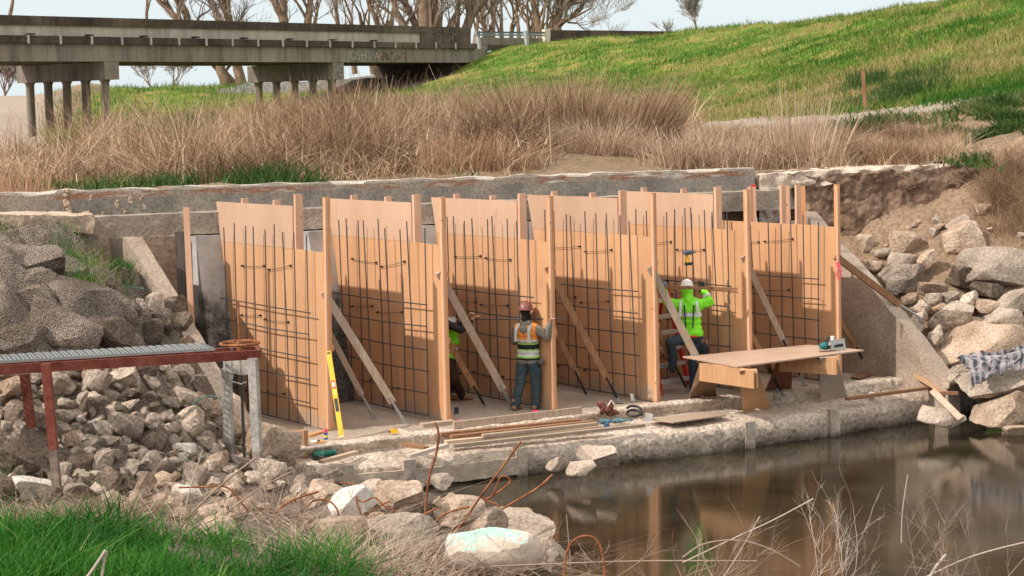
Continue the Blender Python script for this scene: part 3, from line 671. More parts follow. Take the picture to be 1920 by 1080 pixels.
mb = MB(); mb.beam(a, b, .11, .05, up=V((0,-1,.3))); obj('timber', mb, stud_brn, R_)
mb = MB(); mb.tube([b-(b-a)*.05, b+V((.35,.1,-.22))], .02, 8); obj('turnbuckle', mb, steel_m, R_)
# stray studs
for (x0, y0, x1, y1, Y, w, lb, m_) in ((349,389,362,668,26.2,.085,'single tall pale stud standing alone at the left bay',stud_new),(1413,350,1415,470,30.4,.075,'stud with a red top standing behind the sixth panel',stud_new),
                             (1476,349,1480,470,30.6,.075,'pale stud standing behind the sixth panel under the slab end',stud_new),(1505,349,1508,470,30.2,.075,'darker edged stud standing just left of the tallest stud',stud_mid)):
    a, b = D(x0, y0, Y), D(x1, y1, Y); b = b+(b-a)*.3
    mb = MB(); mb.beam(b, a, w, .04, up=V((0,1,0))); o = tag(obj('stud', mb, m_), lb, 'timber stud')
    if x0 == 1413:
        mb = MB(); mb.beam(a+V((0,0,.001)), a+(a-b).normalized()*.035, w+.004, .044, up=V((0,1,0))); obj('red_cap', mb, M_plain('red_tape', (.65,.02,.03), .5), o)
# flagging ribbon
mb = MB(); p = D(1568, 492, 28.6); mb.tube([p, p+V((.03,-.02,-.1)), p+V((.01,-.01,-.2)), p+V((.04,-.02,-.3))], .012, 5); mb.tube([p+V((.02,0,.01)), p+V((.07,-.03,-.12)), p+V((.06,-.02,-.25))], .009, 5)
tag(obj('ribbon', mb, M_plain('pink_ribbon', (.8,.05,.12), .5)), 'pink red flagging ribbon hanging on the rightmost stud', 'ribbon')
# ------------------------------------------------------------------ bridge
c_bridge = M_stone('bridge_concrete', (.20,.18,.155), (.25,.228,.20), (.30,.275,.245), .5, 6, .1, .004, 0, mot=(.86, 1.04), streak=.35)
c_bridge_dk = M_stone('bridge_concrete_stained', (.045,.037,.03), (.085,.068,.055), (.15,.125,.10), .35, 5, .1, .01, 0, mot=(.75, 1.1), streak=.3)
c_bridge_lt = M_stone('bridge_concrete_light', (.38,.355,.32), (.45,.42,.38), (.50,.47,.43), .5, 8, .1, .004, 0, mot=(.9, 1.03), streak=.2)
BL = D(0, 30, 85); BR = D(880, 52, 114.1); BD = V((BR.x-BL.x, BR.y-BL.y, 0)).normalized(); BN = V((BD.y, -BD.x, 0)); BLEN = math.hypot(BR.x-BL.x, BR.y-BL.y)
def bz(y0, y1, s):     # height of an edge seen at y0 (left edge of frame) and y1 (abutment) at s metres along
    a, b = D(0, y0, 85).z, D(880, y1, 114.1).z; return a+(b-a)*s/BLEN
def bp(s, off, z): return V((BL.x, BL.y, 0))+BD*s+BN*off+V((0, 0, z))
B = thing('road_bridge', 'long grey concrete road bridge on column piers crossing the upper left', 'bridge', bp(10, -4, 2.5))
def band(name, s0, s1, yt0, yt1, yb0, yb1, o_out, o_in, mat, n=60, amp=.006):
    mb = MB()
    def shp(a, b, c, p):
        s = s0+(s1-s0)*a; zt, zb = bz(yt0, yt1, s), bz(yb0, yb1, s); return bp(s, o_out+(o_in-o_out)*b, zb+(zt-zb)*c)
    block(mb, (0,0,0), (1,0,0), (0,1,0), (0,0,1), n, 2, 4, amp, 1.2, shp); return obj(name, mb, mat, B)
S0 = -26; S1 = BLEN
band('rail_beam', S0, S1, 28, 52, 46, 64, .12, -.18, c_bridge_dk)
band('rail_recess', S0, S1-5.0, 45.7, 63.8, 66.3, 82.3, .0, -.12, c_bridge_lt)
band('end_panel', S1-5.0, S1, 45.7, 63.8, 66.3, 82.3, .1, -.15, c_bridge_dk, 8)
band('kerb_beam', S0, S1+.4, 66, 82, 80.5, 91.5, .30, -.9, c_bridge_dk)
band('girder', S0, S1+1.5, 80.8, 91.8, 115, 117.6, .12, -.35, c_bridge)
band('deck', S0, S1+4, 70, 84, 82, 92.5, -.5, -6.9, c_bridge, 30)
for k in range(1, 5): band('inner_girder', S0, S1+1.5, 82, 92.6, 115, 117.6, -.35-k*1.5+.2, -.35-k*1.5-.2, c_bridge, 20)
band('rail_beam', S0, S1, 30, 53, 45, 63, -6.8, -7.1, c_bridge_dk, 20)
s = -24
while s < S1-.5:                                             # rail joints on the kerb
    mb = MB(); z0, z1 = bz(66, 82, s), bz(80.5, 91.5, s); mb.add([bp(s-.07,.305,z0+.03), bp(s+.07,.305,z0+.03), bp(s+.07,.33,z0+.03), bp(s-.07,.33,z0+.03), bp(s-.07,.305,z1-.03), bp(s+.07,.305,z1-.03), bp(s+.07,.33,z1-.03), bp(s-.07,.33,z1-.03)], [(0,1,2,3),(4,5,6,7),(0,1,5,4),(1,2,6,5),(2,3,7,6),(3,0,4,7)])
    obj('rail_joint', mb, c_bridge_lt, B); s += 1.95
for s in np.arange(-20, S1-6, 3.6):
    mb = MB(); z0 = bz(66, 82, s); mb.box(bp(s, .2, z0+.07), (.32,.32,.07), Matrix.Rotation(math.atan2(BD.y, BD.x), 3, 'Z')); obj('scupper', mb, black_m, B)
# piers : cap beam and five columns each
def pier(px_near, yt, yb, px_cols, Ls, ncol, base, col_w):
    s = None
    for k in range(4000):
        t = k*.01; p = bp(t, .0, 5)
        d = p-CAM; x = 960+FP*d.dot(RT)/d.dot(fw)
        if x >= px_near: s = t; break
    zt = bz(115, 117.6, s)-.02; p = bp(s, .05, 0); zb = D(px_near, yb, p.y).z
    mb = MB(); a, b = bp(s, .12, (zt+zb)/2), bp(s, -Ls, (zt+zb)/2); mb.beam(a, b, .95, zt-zb, up=(0,0,1)); obj('pier_cap', mb, c_bridge, B)
    for k in range(ncol):
        q = bp(s, -.45-(Ls-.9)*k/(ncol-1), 0); r = col_w/2
        mb = MB(); mb.tube([q+V((0,0,base)), q+V((0,0,(base+zb)/2)), q+V((0,0,zb-.15)), q+V((0,0,zb+.02))], [r, r, r, r*1.35], 20); obj('column', mb, c_bridge, B, smooth=40)
pier(210, 116, 149, None, 6.9, 5, 2.0, .44); pier(634, 118, 149, None, 6.9, 5, 3.5, .44)
band('abutment', S1-1.5, S1+2.0, 91, 92.6, 140, 150, -.3, -6.8, c_bridge_dk, 6)
# graffiti: faint painted letters on the girder and pier
g_w = M_plain('faded_white_paint', (.36,.34,.31), .8); g_r = M_plain('faded_red_paint', (.24,.12,.105), .8)
def text(body, s, y0, y1, size, mat, off=.155, name='graffiti', ext=.004, parent=B):
    cu = bpy.data.curves.new(name, 'FONT'); cu.body = body; cu.size = size; cu.extrude = ext
    o = bpy.data.objects.new(name, cu); C.objects.link(o); bpy.context.view_layer.update(); dg = bpy.context.evaluated_depsgraph_get()
    me = bpy.data.meshes.new_from_object(o.evaluated_get(dg)); bpy.data.objects.remove(o)
    X_, Z_, Y_ = BD, V((0,0,1)), BN
    M = Matrix((X_, Z_, Y_)).transposed().to_4x4(); M.translation = bp(s, off, bz(y0, y1, s)); me.transform(M)
    me.transform(Matrix.Translation(-V(parent['w']))); me.materials.clear(); me.materials.append(mat)
    q = bpy.data.objects.new(name, me); C.objects.link(q); q.parent = parent; return q
def s_of(px):
    for k in range(6000):
        d = bp(k*.01, 0, 7)-CAM
        if 960+FP*d.dot(RT)/d.dot(fw) >= px: return k*.01
text('JOSH', s_of(648), 112, 112, .75, g_w)
text('A', s_of(699), 112, 112, .7, g_w); 
mb = MB(); s = s_of(688)
pts_h = [(.0,-.25),(-.22,.0),(-.24,.16),(-.13,.24),(0,.12),(.13,.24),(.24,.16),(.22,.0),(0,-.25)]
mb.tube([bp(s+a, .15, bz(106, 106, s)+b) for a, b in pts_h], .025, 5); obj('graffiti', mb, g_w, B)
mb = MB(); R2 = random.Random(5)
for k in range(9):
    s = s_of(706+7*k); z = bz(106, 106, s); mb.tube([bp(s+R2.uniform(-.25,.25), .15, z+R2.uniform(-.3,.3)) for _ in range(4)], .022, 4)
obj('graffiti', mb, g_r, B)
mb = MB(); s = s_of(846)
for k, px in enumerate((822, 838, 852)):
    s = s_of(px); z = bz(70, 72, s); mb.tube([bp(s+.28*math.cos(q), .115, z+.25*math.sin(q)) for q in np.linspace(.9+px*.7, 5.0+px*.7, 9)], .013, 4)
obj('graffiti', mb, g_w, B)
mb = MB(); s = s_of(640); p = bp(s_of(636)+.48, .0, D(640, 133, bp(s_of(636), 0, 0).y).z); 
mb.tube([p+BN*(.14)+BD*(.28*math.cos(q)-.55)+V((0,0,.28*math.sin(q))) for q in np.linspace(0, 6.28, 17)], .022, 5)
mb.tube([p+BN*.14+BD*(-.55)+V((0,0,-.28)), p+BN*.14+BD*(-.55)+V((0,0,.28))], .02, 5); mb.tube([p+BN*.14+BD*(-.83), p+BN*.14+BD*(-.27)], .02, 5)
obj('graffiti', mb, g_w, B)
# guard rail after the bridge end and the next parapet
G = thing('guard_rail', 'short grey metal guard rail on pale posts between the bridge parapets', 'guard rail', D(950, 95, 116))
for px, w_ in ((898,.22),(988,.24)):
    a, b = D(px-3, 58, 115.4), D(px+2, 92, 115.4); mb = MB(); mb.beam(a, b-V((0,0,.3)), w_, .2, up=BN); obj('post', mb, M_plain('pale_post%d' % px, (.34,.35,.34), .7), G)
for y in (61.5, 66):
    mb = MB(); mb.beam(D(893, y-.8, 115.2), D(1022, y+.6, 117.6), .06, .11, up=(0,0,1)); obj('rail', mb, M_plain('rail_grey%d' % int(y), (.16,.20,.20), .6), G)
mb = MB(); mb.beam(D(893, 59.6, 115.2), D(1022, 60.6, 117.6), .07, .05, up=(0,0,1)); obj('rail', mb, black_m, G)
Pp = thing('road_parapet', 'far concrete parapet with pale square end post on the levee road', 'parapet', D(1150, 80, 120))
def bandp(name, x0, x1, yt0, yt1, yb0, yb1, Y0, Y1, th, mat):
    a, b, c, d = D(x0, yb0, Y0), D(x1, yb1, Y1), D(x1, yt1, Y1), D(x0, yt0, Y0); mb = MB(); mb.prism([a, b, c, d], V((-.2, th, 0))); obj(name, mb, mat, Pp)
bandp('kerb', 893, 1030, 70, 72, 84, 86, 116.2, 118.5, .3, c_bridge)
bandp('footing', 893, 1030, 84.2, 85, 93, 95, 116.1, 118.3, .3, c_bridge_dk)
bandp('end_post', 1022, 1032, 54, 54, 84, 84, 117.8, 118.0, .6, M_plain('cream_post', (.62,.54,.45), .8))
bandp('end_panel', 1033, 1096, 56, 57, 84, 84, 118.2, 119.5, .3, c_bridge_dk)
bandp('rail_beam', 1096, 1420, 56.5, 61, 69, 70, 119.5, 128, .3, c_bridge_dk)
bandp('rail_recess', 1096, 1420, 69, 70, 90, 90, 119.7, 128.2, .2, c_bridge_lt)
# ------------------------------------------------------------------ trees
bark = M_stone('bark', (.15,.105,.075), (.24,.175,.13), (.33,.25,.19), 2, 12, .6, .03, .1)
twig = M_plain('twigs', (.30,.235,.19), .9, 0, .1, .3, 1)
twig2 = M_plain('grey_twigs', (.36,.33,.30), .9, 0, .1, .3, 1)
leafm = M_blade('mistletoe', [(0, (.05,.045,.02)), (1, (.12,.11,.045))])
def tree(px, py, Y, h, lean, rad, seed, label, limbs=None, tw=1.0, name='bare_tree', mat=None, levels=5, spread=.55, group=None, forks=3, clumps=0):
    R = random.Random(seed); base = D(px, py, Y); base.z -= 1.0; T = thing(name, label, 'tree', base, group); tb, cb = MB(), MB(); tips = []
    def grow(p, d, L, r, lv):
        n = 5 if lv < 2 else (4 if lv < 4 else 2); pts = [p]; rs = [r]; q = p.copy(); dd = d.copy()
        for k in range(n):
            dd = (dd+V((R.uniform(-1,1), R.uniform(-1,1), R.uniform(-.5,.8)))*(.13+.06*lv)).normalized(); q = q+dd*L/n; pts.append(q.copy()); rs.append(r*(1-.5*(k+1)/n))
        if lv <= 2: tb.tube(pts, rs, 9 if lv == 0 else 6, cap=False)
        else: cb.tube(pts, [max(x, .012) for x in rs], 3, cap=False)
        if lv >= levels: tips.append(q); return
        m_ = forks if lv == 0 else R.choice((3, 4)) if lv < 3 else int(4*tw+.5)
        for k in range(m_):
            f = 1.0 if k == 0 else R.uniform(.35, .98); i = min(n-1, int(f*n)); o = pts[i].lerp(pts[i+1], f*n-i) if f < 1 else pts[-1]
            sp = spread+.1*lv; nd = (dd+V((R.uniform(-1,1), R.uniform(-1,1), R.uniform(-.15,.7)))*sp*1.2).normalized()
            grow(o, nd, L*R.uniform(.55, .8), rs[i]*R.uniform(.5, .72), lv+1)
    if limbs:
        for pts, r in limbs:
            w_ = [D(x, y, Y+dy) for x, y, dy in pts]; w_[0] = w_[0]-V((0,0,0)); n = len(w_)
            sm = []
            for i in range(n-1):
                for k in range(3): sm.append(w_[i].lerp(w_[i+1], k/3)+V((R.uniform(-1,1), R.uniform(-1,1), R.uniform(-1,1)))*r*.18)
            sm.append(w_[-1]); m2 = len(sm); tb.tube(sm, [r*(1-.55*k/(m2-1)) for k in range(m2)], 9, cap=False)
            for k in range(2, m2, 1):
                dd = (sm[k]-sm[k-1]).normalized(); nd = (dd+V((R.uniform(-1,1), R.uniform(-1,1), R.uniform(-.1,.9)))*.9).normalized(); grow(sm[k], nd, R.uniform(1.5, 3.2), r*.35, 2)
    else: grow(base, V((lean, R.uniform(-.1,.1), 1)).normalized(), h*.42, rad, 0)
    obj('trunk', tb, bark, T, smooth=60)
    if cb.f: obj('crown', cb, mat or twig, T)
    if clumps:
        rs_ = np.random.RandomState(seed); bs = []
        for k in range(clumps):
            c = np.array(R.choice(tips) if tips else base); r_ = R.uniform(.35,.7); bs.append(c+rs_.normal(size=(160, 3))*r_*.5)
        bs = np.concatenate(bs)-np.array(base); n = len(bs)
        o = blades('mistletoe', bs, rs_.uniform(.1,.25,n), np.full(n,.08), rs_.rand(n)*6.28, rs_.rand(n), leafm, rs_.rand(n), 1, rs=rs_); o.parent = T
    return T
gt = 'bare cottonwood trees beyond the bridge'
tree(326, 168, 150, 14, 0, .5, 1, 'bare tree with two thick trunks leaning left above the bridge', [([(450,172,3),(352,60,0),(325,28,0),(288,-12,0)], .42), ([(352,60,0),(348,20,0),(318,-20,0)], .42), ([(368,48,1),(372,32,1),(392,20,1)], .14)], group=gt, clumps=3)
tree(430, 168, 150, 14, 0, .5, 2, 'bare tree with a forked trunk seen under and over the bridge', [([(432,172,0),(412,130,0),(424,70,0),(400,10,0),(386,-20,0)], .48), ([(456,172,0),(446,130,0),(434,60,0),(420,10,0),(418,-20,0)], .5)], group=gt, clumps=1)
tree(535, 150, 150, 14, 0, .5, 3, 'bare tree with three dark trunks in the gap left of centre', [([(560,150,0),(533,42,0),(516,5,0),(500,-20,0)], .5), ([(533,42,0),(530,0,0),(524,-25,0)], .42), ([(574,150,0),(577,42,0),(586,-15,0)], .46)], group=gt)
tree(640, 150, 155, 13, 0, .3, 4, 'slim pale bare tree with light bark left of the thick dark trunk', [([(640,150,0),(634,45,0),(626,-20,0)], .28), ([(705,150,0),(707,45,0),(694,10,0),(684,-25,0)], .28)], group=gt)
tree(745, 150, 150, 14, 0, .5, 5, 'leaning broken grey trunk left of the thick dark trunk', [([(764,150,0),(758,48,0),(738,10,0)], .42), ([(790,150,1),(778,48,1),(762,10,1),(756,-25,1)], .42)], group=gt)
tree(800, 150, 148, 15, 0, .8, 6, 'thickest dark double trunk rising near the bridge end', [([(797,150,0),(796,45,0),(790,-30,0)], .78), ([(818,150,1),(816,45,1),(812,-30,1)], .55), ([(808,50,-1),(806,10,-1),(806,-30,-1)], .14)], group=gt)
tree(870, 150, 150, 14, 0, .5, 7, 'bare tree with a dark trunk bending right at the bridge end', [([(872,150,0),(874,52,0),(884,30,0),(908,0,0),(925,-25,0)], .5), ([(858,150,1),(857,50,1),(860,-25,1)], .3)], group=gt)
for k, (px, Y, h, sd_) in enumerate(((700,175,15,31),(930,172,14,32),(975,178,14,33),(665,185,14,34),(600,180,14,35),(885,190,15,36),(1010,168,12,37),(735,185,14,41),(830,180,14,42),(955,160,11,43),(905,172,13,51),(990,165,13,52),(760,178,14,53),(850,170,14,54),(720,165,12,55),(945,182,15,56),(1025,160,11,57))):
    tree(px, 120, Y, h, rnd.uniform(-.15,.15), .32, sd_, 'slender twiggy bare tree among the trunks behind the bridge', group='slender bare trees behind the bridge', tw=1.5)
tree(1040, 80, 150, 12, 0, .5, 8, 'big bare tree with a long low limb reaching right over the far parapet', [([(1020,110,0),(1012,60,0),(1004,20,0),(990,-25,0)], .4), ([(1012,66,0),(1030,58,0),(1052,44,0),(1068,36,0)], .36), ([(1048,70,0),(1042,40,0),(1052,18,0),(1072,4,0),(1098,-20,0)], .42), ([(1048,46,0),(1046,15,0),(1052,-20,0)], .3), ([(1064,42,0),(1082,44,0),(1094,54,0)], .09)], group=gt, tw=1.2)
tree(1312, 66, 150, 5.4, 0, .10, 9, 'small round bare tree alone on the levee crest', name='small_bare_tree', mat=twig2, spread=.42, forks=7, tw=1.2)
tree(1424, 70, 120, 2.2, 0, .045, 10, 'tiny bare sapling standing on the levee crest', name='bare_sapling', mat=twig2, levels=4)
tree(1250, 66, 150, 2.6, 0, .05, 12, 'faint little twiggy bush just left of the small round tree', name='bare_sapling', mat=twig2, levels=4, forks=5)
tree(1780, 40, 110, 4.2, .1, .05, 13, 'thin bare bush behind the grassy crest at the right', name='bare_bush', mat=twig2, spread=.7, forks=7)
tree(1840, 20, 100, 2.6, -.3, .05, 14, 'small bare bush at the right end of the grassy crest', name='bare_bush', mat=twig2, spread=.7, forks=6)
tree(12, 40, 150, 9, .25, .22, 15, 'bare tree with dark crown above the bridge at the left edge', clumps=5)
tree(10, 175, 125, 4.2, 0, .12, 16, 'reddish brown bush under the bridge at the left edge', name='bare_bush', forks=8, spread=.6, tw=1.3, clumps=3)
tree(270, 60, 170, 12, 0, .2, 17, 'fine twigged pale tree left of the leaning double trunk', tw=1.2)
tree(325, 172, 135, 5.5, 0, .1, 18, 'small bare tree seen under the bridge between the two piers', forks=5, spread=.6, clumps=2)
tree(300, 172, 140, 4.8, -.5, .08, 19, 'thin left leaning bare tree seen under the bridge', forks=4, spread=.5)
# ------------------------------------------------------------------ scatter helpers
def proj(X, Y, Z):
    d = np.stack([X, Y, Z-HC], -1); f = d @ np.array(fw); return 960+FP*(d @ np.array(RT))/f, 540-FP*(d @ np.array(UP))/f
def inpoly(px, py, poly):
    r = np.zeros(px.shape, bool); n = len(poly); j = n-1
    for i in range(n):
        xi, yi = poly[i]; xj, yj = poly[j]
        c = ((yi > py) != (yj > py)) & (px < (xj-xi)*(py-yi)/(yj-yi+1e-9)+xi); r ^= c; j = i
    return r
def scatter(hf, poly, y0, y1, n, seed, jit=.004, patchy=None):
    rs = np.random.RandomState(seed); out = []
    tot = 0; xs_ = [p[0] for p in poly]; xl, xh = (min(xs_)-960)/FP, (max(xs_)-960)/FP
    for _ in range(30):
        k = n*2; Y = 1/rs.uniform(1/y1, 1/y0, k); X = rs.uniform(xl-.02, xh+.02, k)*Y; Z = hf(X, Y); px, py = proj(X, Y, Z); m_ = inpoly(px, py, poly)
        X, Y = X[m_], Y[m_]; X = X+rs.normal(0, 1, len(X))*jit*Y; Y = Y+rs.normal(0, 1, len(Y))*jit*Y*2.0
        if patchy is not None:
            kk = fbm(X*patchy[0], Y*patchy[0]*.6, 11, 3)+rs.normal(0, .12, len(X)) > patchy[1]; X, Y = X[kk], Y[kk]
        q = np.stack([X, Y, hf(X, Y)], -1); out.append(q); tot += len(q)
        if tot >= n: break
    return np.concatenate(out)[:n], rs
def blade_stuff(name, pts, rs, h, w_, lean, mat, tone_scale=1.0, seg=3, label=None, bias=0.0, leanx=0.0, tz=.5, cat=None, group=None, kind='stuff', as_thing=False):
    n = len(pts); x, y = pts[:, 0], pts[:, 1]; base = pts.copy(); base[:, 2] -= .04
    hh = rs.uniform(h[0], h[1], n)*(1+.45*fbm(x*.6, y*.6, 8, 2)); tone = np.clip(tz+.38*fbm(x*tone_scale, y*tone_scale, 3, 3)+rs.normal(0, .2, n)+bias, 0, 1)
    ld = rs.rand(n)*6.283; la = np.abs(rs.normal(lean, lean*.6, n))
    if leanx: ld = np.where(rs.rand(n) < .6, (0 if leanx > 0 else math.pi)+rs.normal(0, .5, n), ld)
    loc = base.mean(0); loc[2] = base[:, 2].min()
    o = blades(name, base-loc, hh, rs.uniform(w_[0], w_[1], n), ld, la, mat, tone, seg, rs=rs); o.location = loc
    tag(o, label, cat, group, kind); return o
green_far = M_blade('levee_grass', [(0, (.02,.10,.012)), (.38, (.07,.17,.018)), (.58, (.17,.22,.04)), (.8, (.36,.28,.11)), (1, (.46,.34,.17))], trans=.25)
straw = M_blade('dry_brush', [(0, (.075,.043,.025)), (.3, (.22,.13,.073)), (.6, (.42,.28,.17)), (1, (.68,.51,.34))], trans=.15)
reed = M_blade('dry_reeds', [(0, (.22,.13,.08)), (.5, (.48,.34,.23)), (1, (.70,.57,.42))], trans=.15)
redreed = M_blade('reddish_reeds', [(0, (.26,.12,.07)), (.5, (.45,.27,.16)), (1, (.60,.42,.27))], trans=.15)
leafy = M_blade('weeds', [(0, (.022,.05,.013)), (.5, (.045,.10,.022)), (.85, (.11,.16,.04)), (1, (.30,.25,.12))], trans=.25)
lush = M_blade('lush_grass', [(0, (.016,.085,.008)), (.45, (.035,.155,.014)), (.85, (.09,.26,.03)), (1, (.42,.40,.17))], rough=.5, trans=.35)
# levee grass
pl = [(560,200),(850,150),(890,106),(960,84),(1200,64),(1300,52),(1500,36),(1650,12),(1860,-12),(2000,-30),(2000,168),(1700,200),(1560,214),(1270,228),(1150,232),(900,250),(700,230)]
p_, r_ = scatter(far_hd, pl, 40, 122, 150000, 1, .004); blade_stuff('levee_grass', p_, r_, (.10,.32), (.025,.06), .6, green_far, .22, 2, 'patchy green and yellow grass covering the levee')
pl = [(110,300),(90,200),(110,170),(190,158),(450,150),(480,168),(430,215),(360,270),(200,330)]
p_, r_ = scatter(far_hd, pl, 60, 126, 26000, 2); blade_stuff('mound_grass', p_, r_, (.15,.45), (.03,.06), .5, green_far, .25, 2, 'green grass on the mound seen under the bridge', bias=-.08)
# tall green tufts on the levee foot
pl = [(1620,150),(1700,138),(1740,175),(1700,196),(1640,200),(1620,185)]
p_, r_ = scatter(far_hd, pl, 40, 60, 3500, 3, .010, (.9, -.15)); blade_stuff('grass_tuft', p_, r_, (.3,.6), (.03,.05), .3, leafy, 1, 2, 'dark green tuft by the wooden stake at the levee foot', cat='grass tuft', kind='thing')
# dry brush
pl = [(150,300),(200,235),(330,225),(430,200),(520,180),(640,160),(760,150),(850,180),(900,190),(1000,170),(1250,190),(1290,240),(1260,270),(1130,262),(1010,300),(960,345),(820,350),(500,352),(0,360),(0,320)]
p_, r_ = scatter(far_hd, pl, 33, 95, 80000, 4, .006); h_ = p_
blade_stuff('dry_brush', p_[:46000], r_, (.25,.75), (.014,.032), 1.1, straw, 1.1, 3, 'tangled mass of dry tan brush behind the headwall')
k_ = fbm(p_[:,0]*.8, p_[:,1]*.5, 6, 2) > .22; p2 = p_[46000:][k_[46000:]]; blade_stuff('dry_brush', p2, r_, (.6,1.5), (.016,.034), .55, straw, 1.6, 3, 'tufts of taller dry brush standing out of the tangled mass', bias=.05)
p3 = p_[::6]+np.array([0, 0, .25])*r_.rand(len(p_[::6]), 1)*2; blade_stuff('dry_brush', p3, r_, (.15,.5), (.014,.03), 2.6, reed, 1.1, 3, 'broken pale stalks lying across the dry brush', bias=-.1)
pl = [(470,352),(480,190),(640,150),(780,165),(860,210),(1000,240),(960,345)]
p_, r_ = scatter(far_hd, pl, 34, 80, 46000, 5, .006); p_ = p_[fbm(p_[:,0]*.7, p_[:,1]*.4, 2, 2) > .05]; blade_stuff('dry_brush', p_, r_, (.5,1.5), (.014,.028), .8, straw, .8, 3, 'taller mauve brown brush rising behind the middle of the headwall', bias=-.12)
pl = [(1230,300),(1290,268),(1560,262),(1600,275),(1590,322),(1440,330),(1260,330)]
p_, r_ = scatter(far_hd, pl, 33.5, 60, 8000, 6); blade_stuff('dry_brush', p_, r_, (.2,.65), (.012,.026), 1.1, reed, .8, 3, 'pale broken reed litter behind the right end of the headwall', bias=-.1)
pl = [(1560,300),(1600,262),(1700,256),(1790,262),(1800,300),(1700,315)]
p_, r_ = scatter(far_hd, pl, 33.5, 50, 14000, 7); blade_stuff('dry_brush', p_, r_, (.25,.62), (.009,.018), .8, straw, .8, 3, 'fine brown dry brush above the long pale slab', bias=-.05)
# weeds along the wall
pl = [(480,352),(500,310),(640,292),(800,300),(830,345)]
p_, r_ = scatter(far_hd, pl, 32, 44, 6000, 8, .014, (1.1, .12)); blade_stuff('green_weeds', p_, r_, (.12,.42), (.02,.05), .7, leafy, 1.5, 2, 'green weeds growing behind the middle of the headwall')
pl = [(0,358),(10,310),(120,310),(330,325),(460,345),(460,354)]
p_, r_ = scatter(far_hd, pl, 27, 50, 2500, 9, .012, (1.1, .25)); blade_stuff('green_weeds', p_, r_, (.1,.36), (.015,.04), .7, leafy, 1.5, 2, 'green weeds growing behind the left end of the headwall')
pl = [(340,255),(370,255),(380,290),(350,295)]
p_, r_ = scatter(far_hd, pl, 40, 70, 900, 10); blade_stuff('weed_bush', p_, r_, (.4,.8), (.04,.08), .5, leafy, 1.5, 2, 'single dark green weed in the dry brush below the bridge', cat='weed', kind='thing')
for (pl, nn, sd_, lb) in (([(1590,262),(1600,240),(1680,232),(1730,244),(1720,262),(1620,280)], 5000, 11, 'leafy dark green weed patch behind the tall reeds at the right'),
                      ([(1780,292),(1790,246),(1880,240),(1905,262),(1870,296)], 7000, 12, 'round bright green leafy weed at the right above the slab'),
                      ([(1815,218),(1830,200),(1925,192),(1925,226)], 4000, 13, 'low green weed strip at the right edge beside the dirt track')):
    p_, r_ = scatter(far_hd, pl, 33.5, 60, nn, sd_, .010, (1.5, -.2)); blade_stuff('leafy_weed', p_, r_, (.08,.3), (.03,.06), .9, leafy, 2.0, 2, lb, cat='weed', kind='thing')
# distinct clumps of dry grass and reeds
def clump(px, py, Y, n, rad, h, lean, leanx, mat, w_, label, seed, cat='dry grass', name='dry_grass_clump', bias=0.0, hf=None):
    n = int(n*.75); rs = np.random.RandomState(seed); c = D(px, py, Y); a = rs.rand(n)*6.283; r = np.sqrt(rs.rand(n))*rad; X = c.x+np.cos(a)*r; Y_ = c.y+np.sin(a)*r*.7; Z_ = (hf or far_hd)(X, Y_)
    n_k = rs.rand(n)**1.7; hh = (h*.35+h*.75*n_k)*(1-.2*r/rad); ld = np.where(rs.rand(n) < .7, a, rs.rand(n)*6.283); la = np.abs(rs.normal(lean, lean*.5, n))
    P_ = np.stack([X, Y_, Z_-.05], -1); loc = np.array([c.x, c.y, Z_.min()]); dx = leanx*hh
    ldv = np.stack([np.cos(ld)*la+leanx, np.sin(ld)*la], -1); ld = np.arctan2(ldv[:, 1], ldv[:, 0]); la = np.hypot(ldv[:, 0], ldv[:, 1])
    tone = np.clip(.5+rs.normal(0, .22, n)+bias, 0, 1)
    o = blades(name, P_-loc, hh, rs.uniform(w_[0], w_[1], n), ld, la, mat, tone, 4, .5, rs=rs); o.location = loc; tag(o, label, cat); return o
clump(960,300,38.5,1900,.7,1.95,.25,-.32,straw,(.012,.024),'dry grass clump leaning left, leftmost of the tall clumps',21)
clump(1045,285,38,1800,.8,1.8,.35,-.05,straw,(.012,.024),'upright dry grass clump in the middle of the tall clumps',22)
clump(1100,285,37.5,2000,.7,2.05,.3,.05,straw,(.012,.024),'tallest dry grass clump, in the middle of the row',23,bias=-.03)
clump(1165,285,37.2,1700,.65,1.45,.35,.25,straw,(.012,.024),'dry grass clump leaning right beside the bare earth',24)
clump(1212,282,37,2200,.5,1.8,.16,.38,straw,(.012,.024),'strongly right leaning dry grass clump at the end of the row',25,bias=-.05)
clump(1130,302,36,2200,.9,.9,.7,.05,reed,(.012,.024),'flattened straw heap below the leaning clumps',26)
clump(870,340,33.4,900,.9,1.0,.3,.1,redreed,(.012,.024),'reddish reed clump just behind the headwall, right of the green weeds',27,'reeds','reed_clump')
clump(935,340,33.6,700,.7,.85,.5,.1,redreed,(.012,.022),'sprawling reddish reed clump left of the bare earth',28,'reeds','reed_clump')
clump(1280,320,34.2,260,.9,1.15,.3,0,reed,(.012,.028),'sparse pale reeds right of the bare earth',29,'reeds','reed_clump')
clump(1380,322,34.2,240,1.0,1.2,.35,0,reed,(.012,.028),'pale broken reeds behind the red capped stud',30,'reeds','reed_clump')
clump(1505,318,34.4,420,.7,1.9,.12,.02,reed,(.012,.024),'tallest dense reed clump left of the wooden stake',31,'reeds','reed_clump')
clump(1550,318,33.8,110,.35,1.65,.16,.22,reed,(.02,.034),'few thick tall reeds bending right over the slab',32,'reeds','reed_clump')
clump(40,356,28.3,500,.5,.75,.25,0,redreed,(.010,.022),'orange brown reed clump at the far left behind the wall',33,'reeds','reed_clump')
clump(190,250,70,500,2.2,2.6,.4,.1,straw,(.02,.035),'brown brush clump in front of the bridge columns',34,bias=-.2)
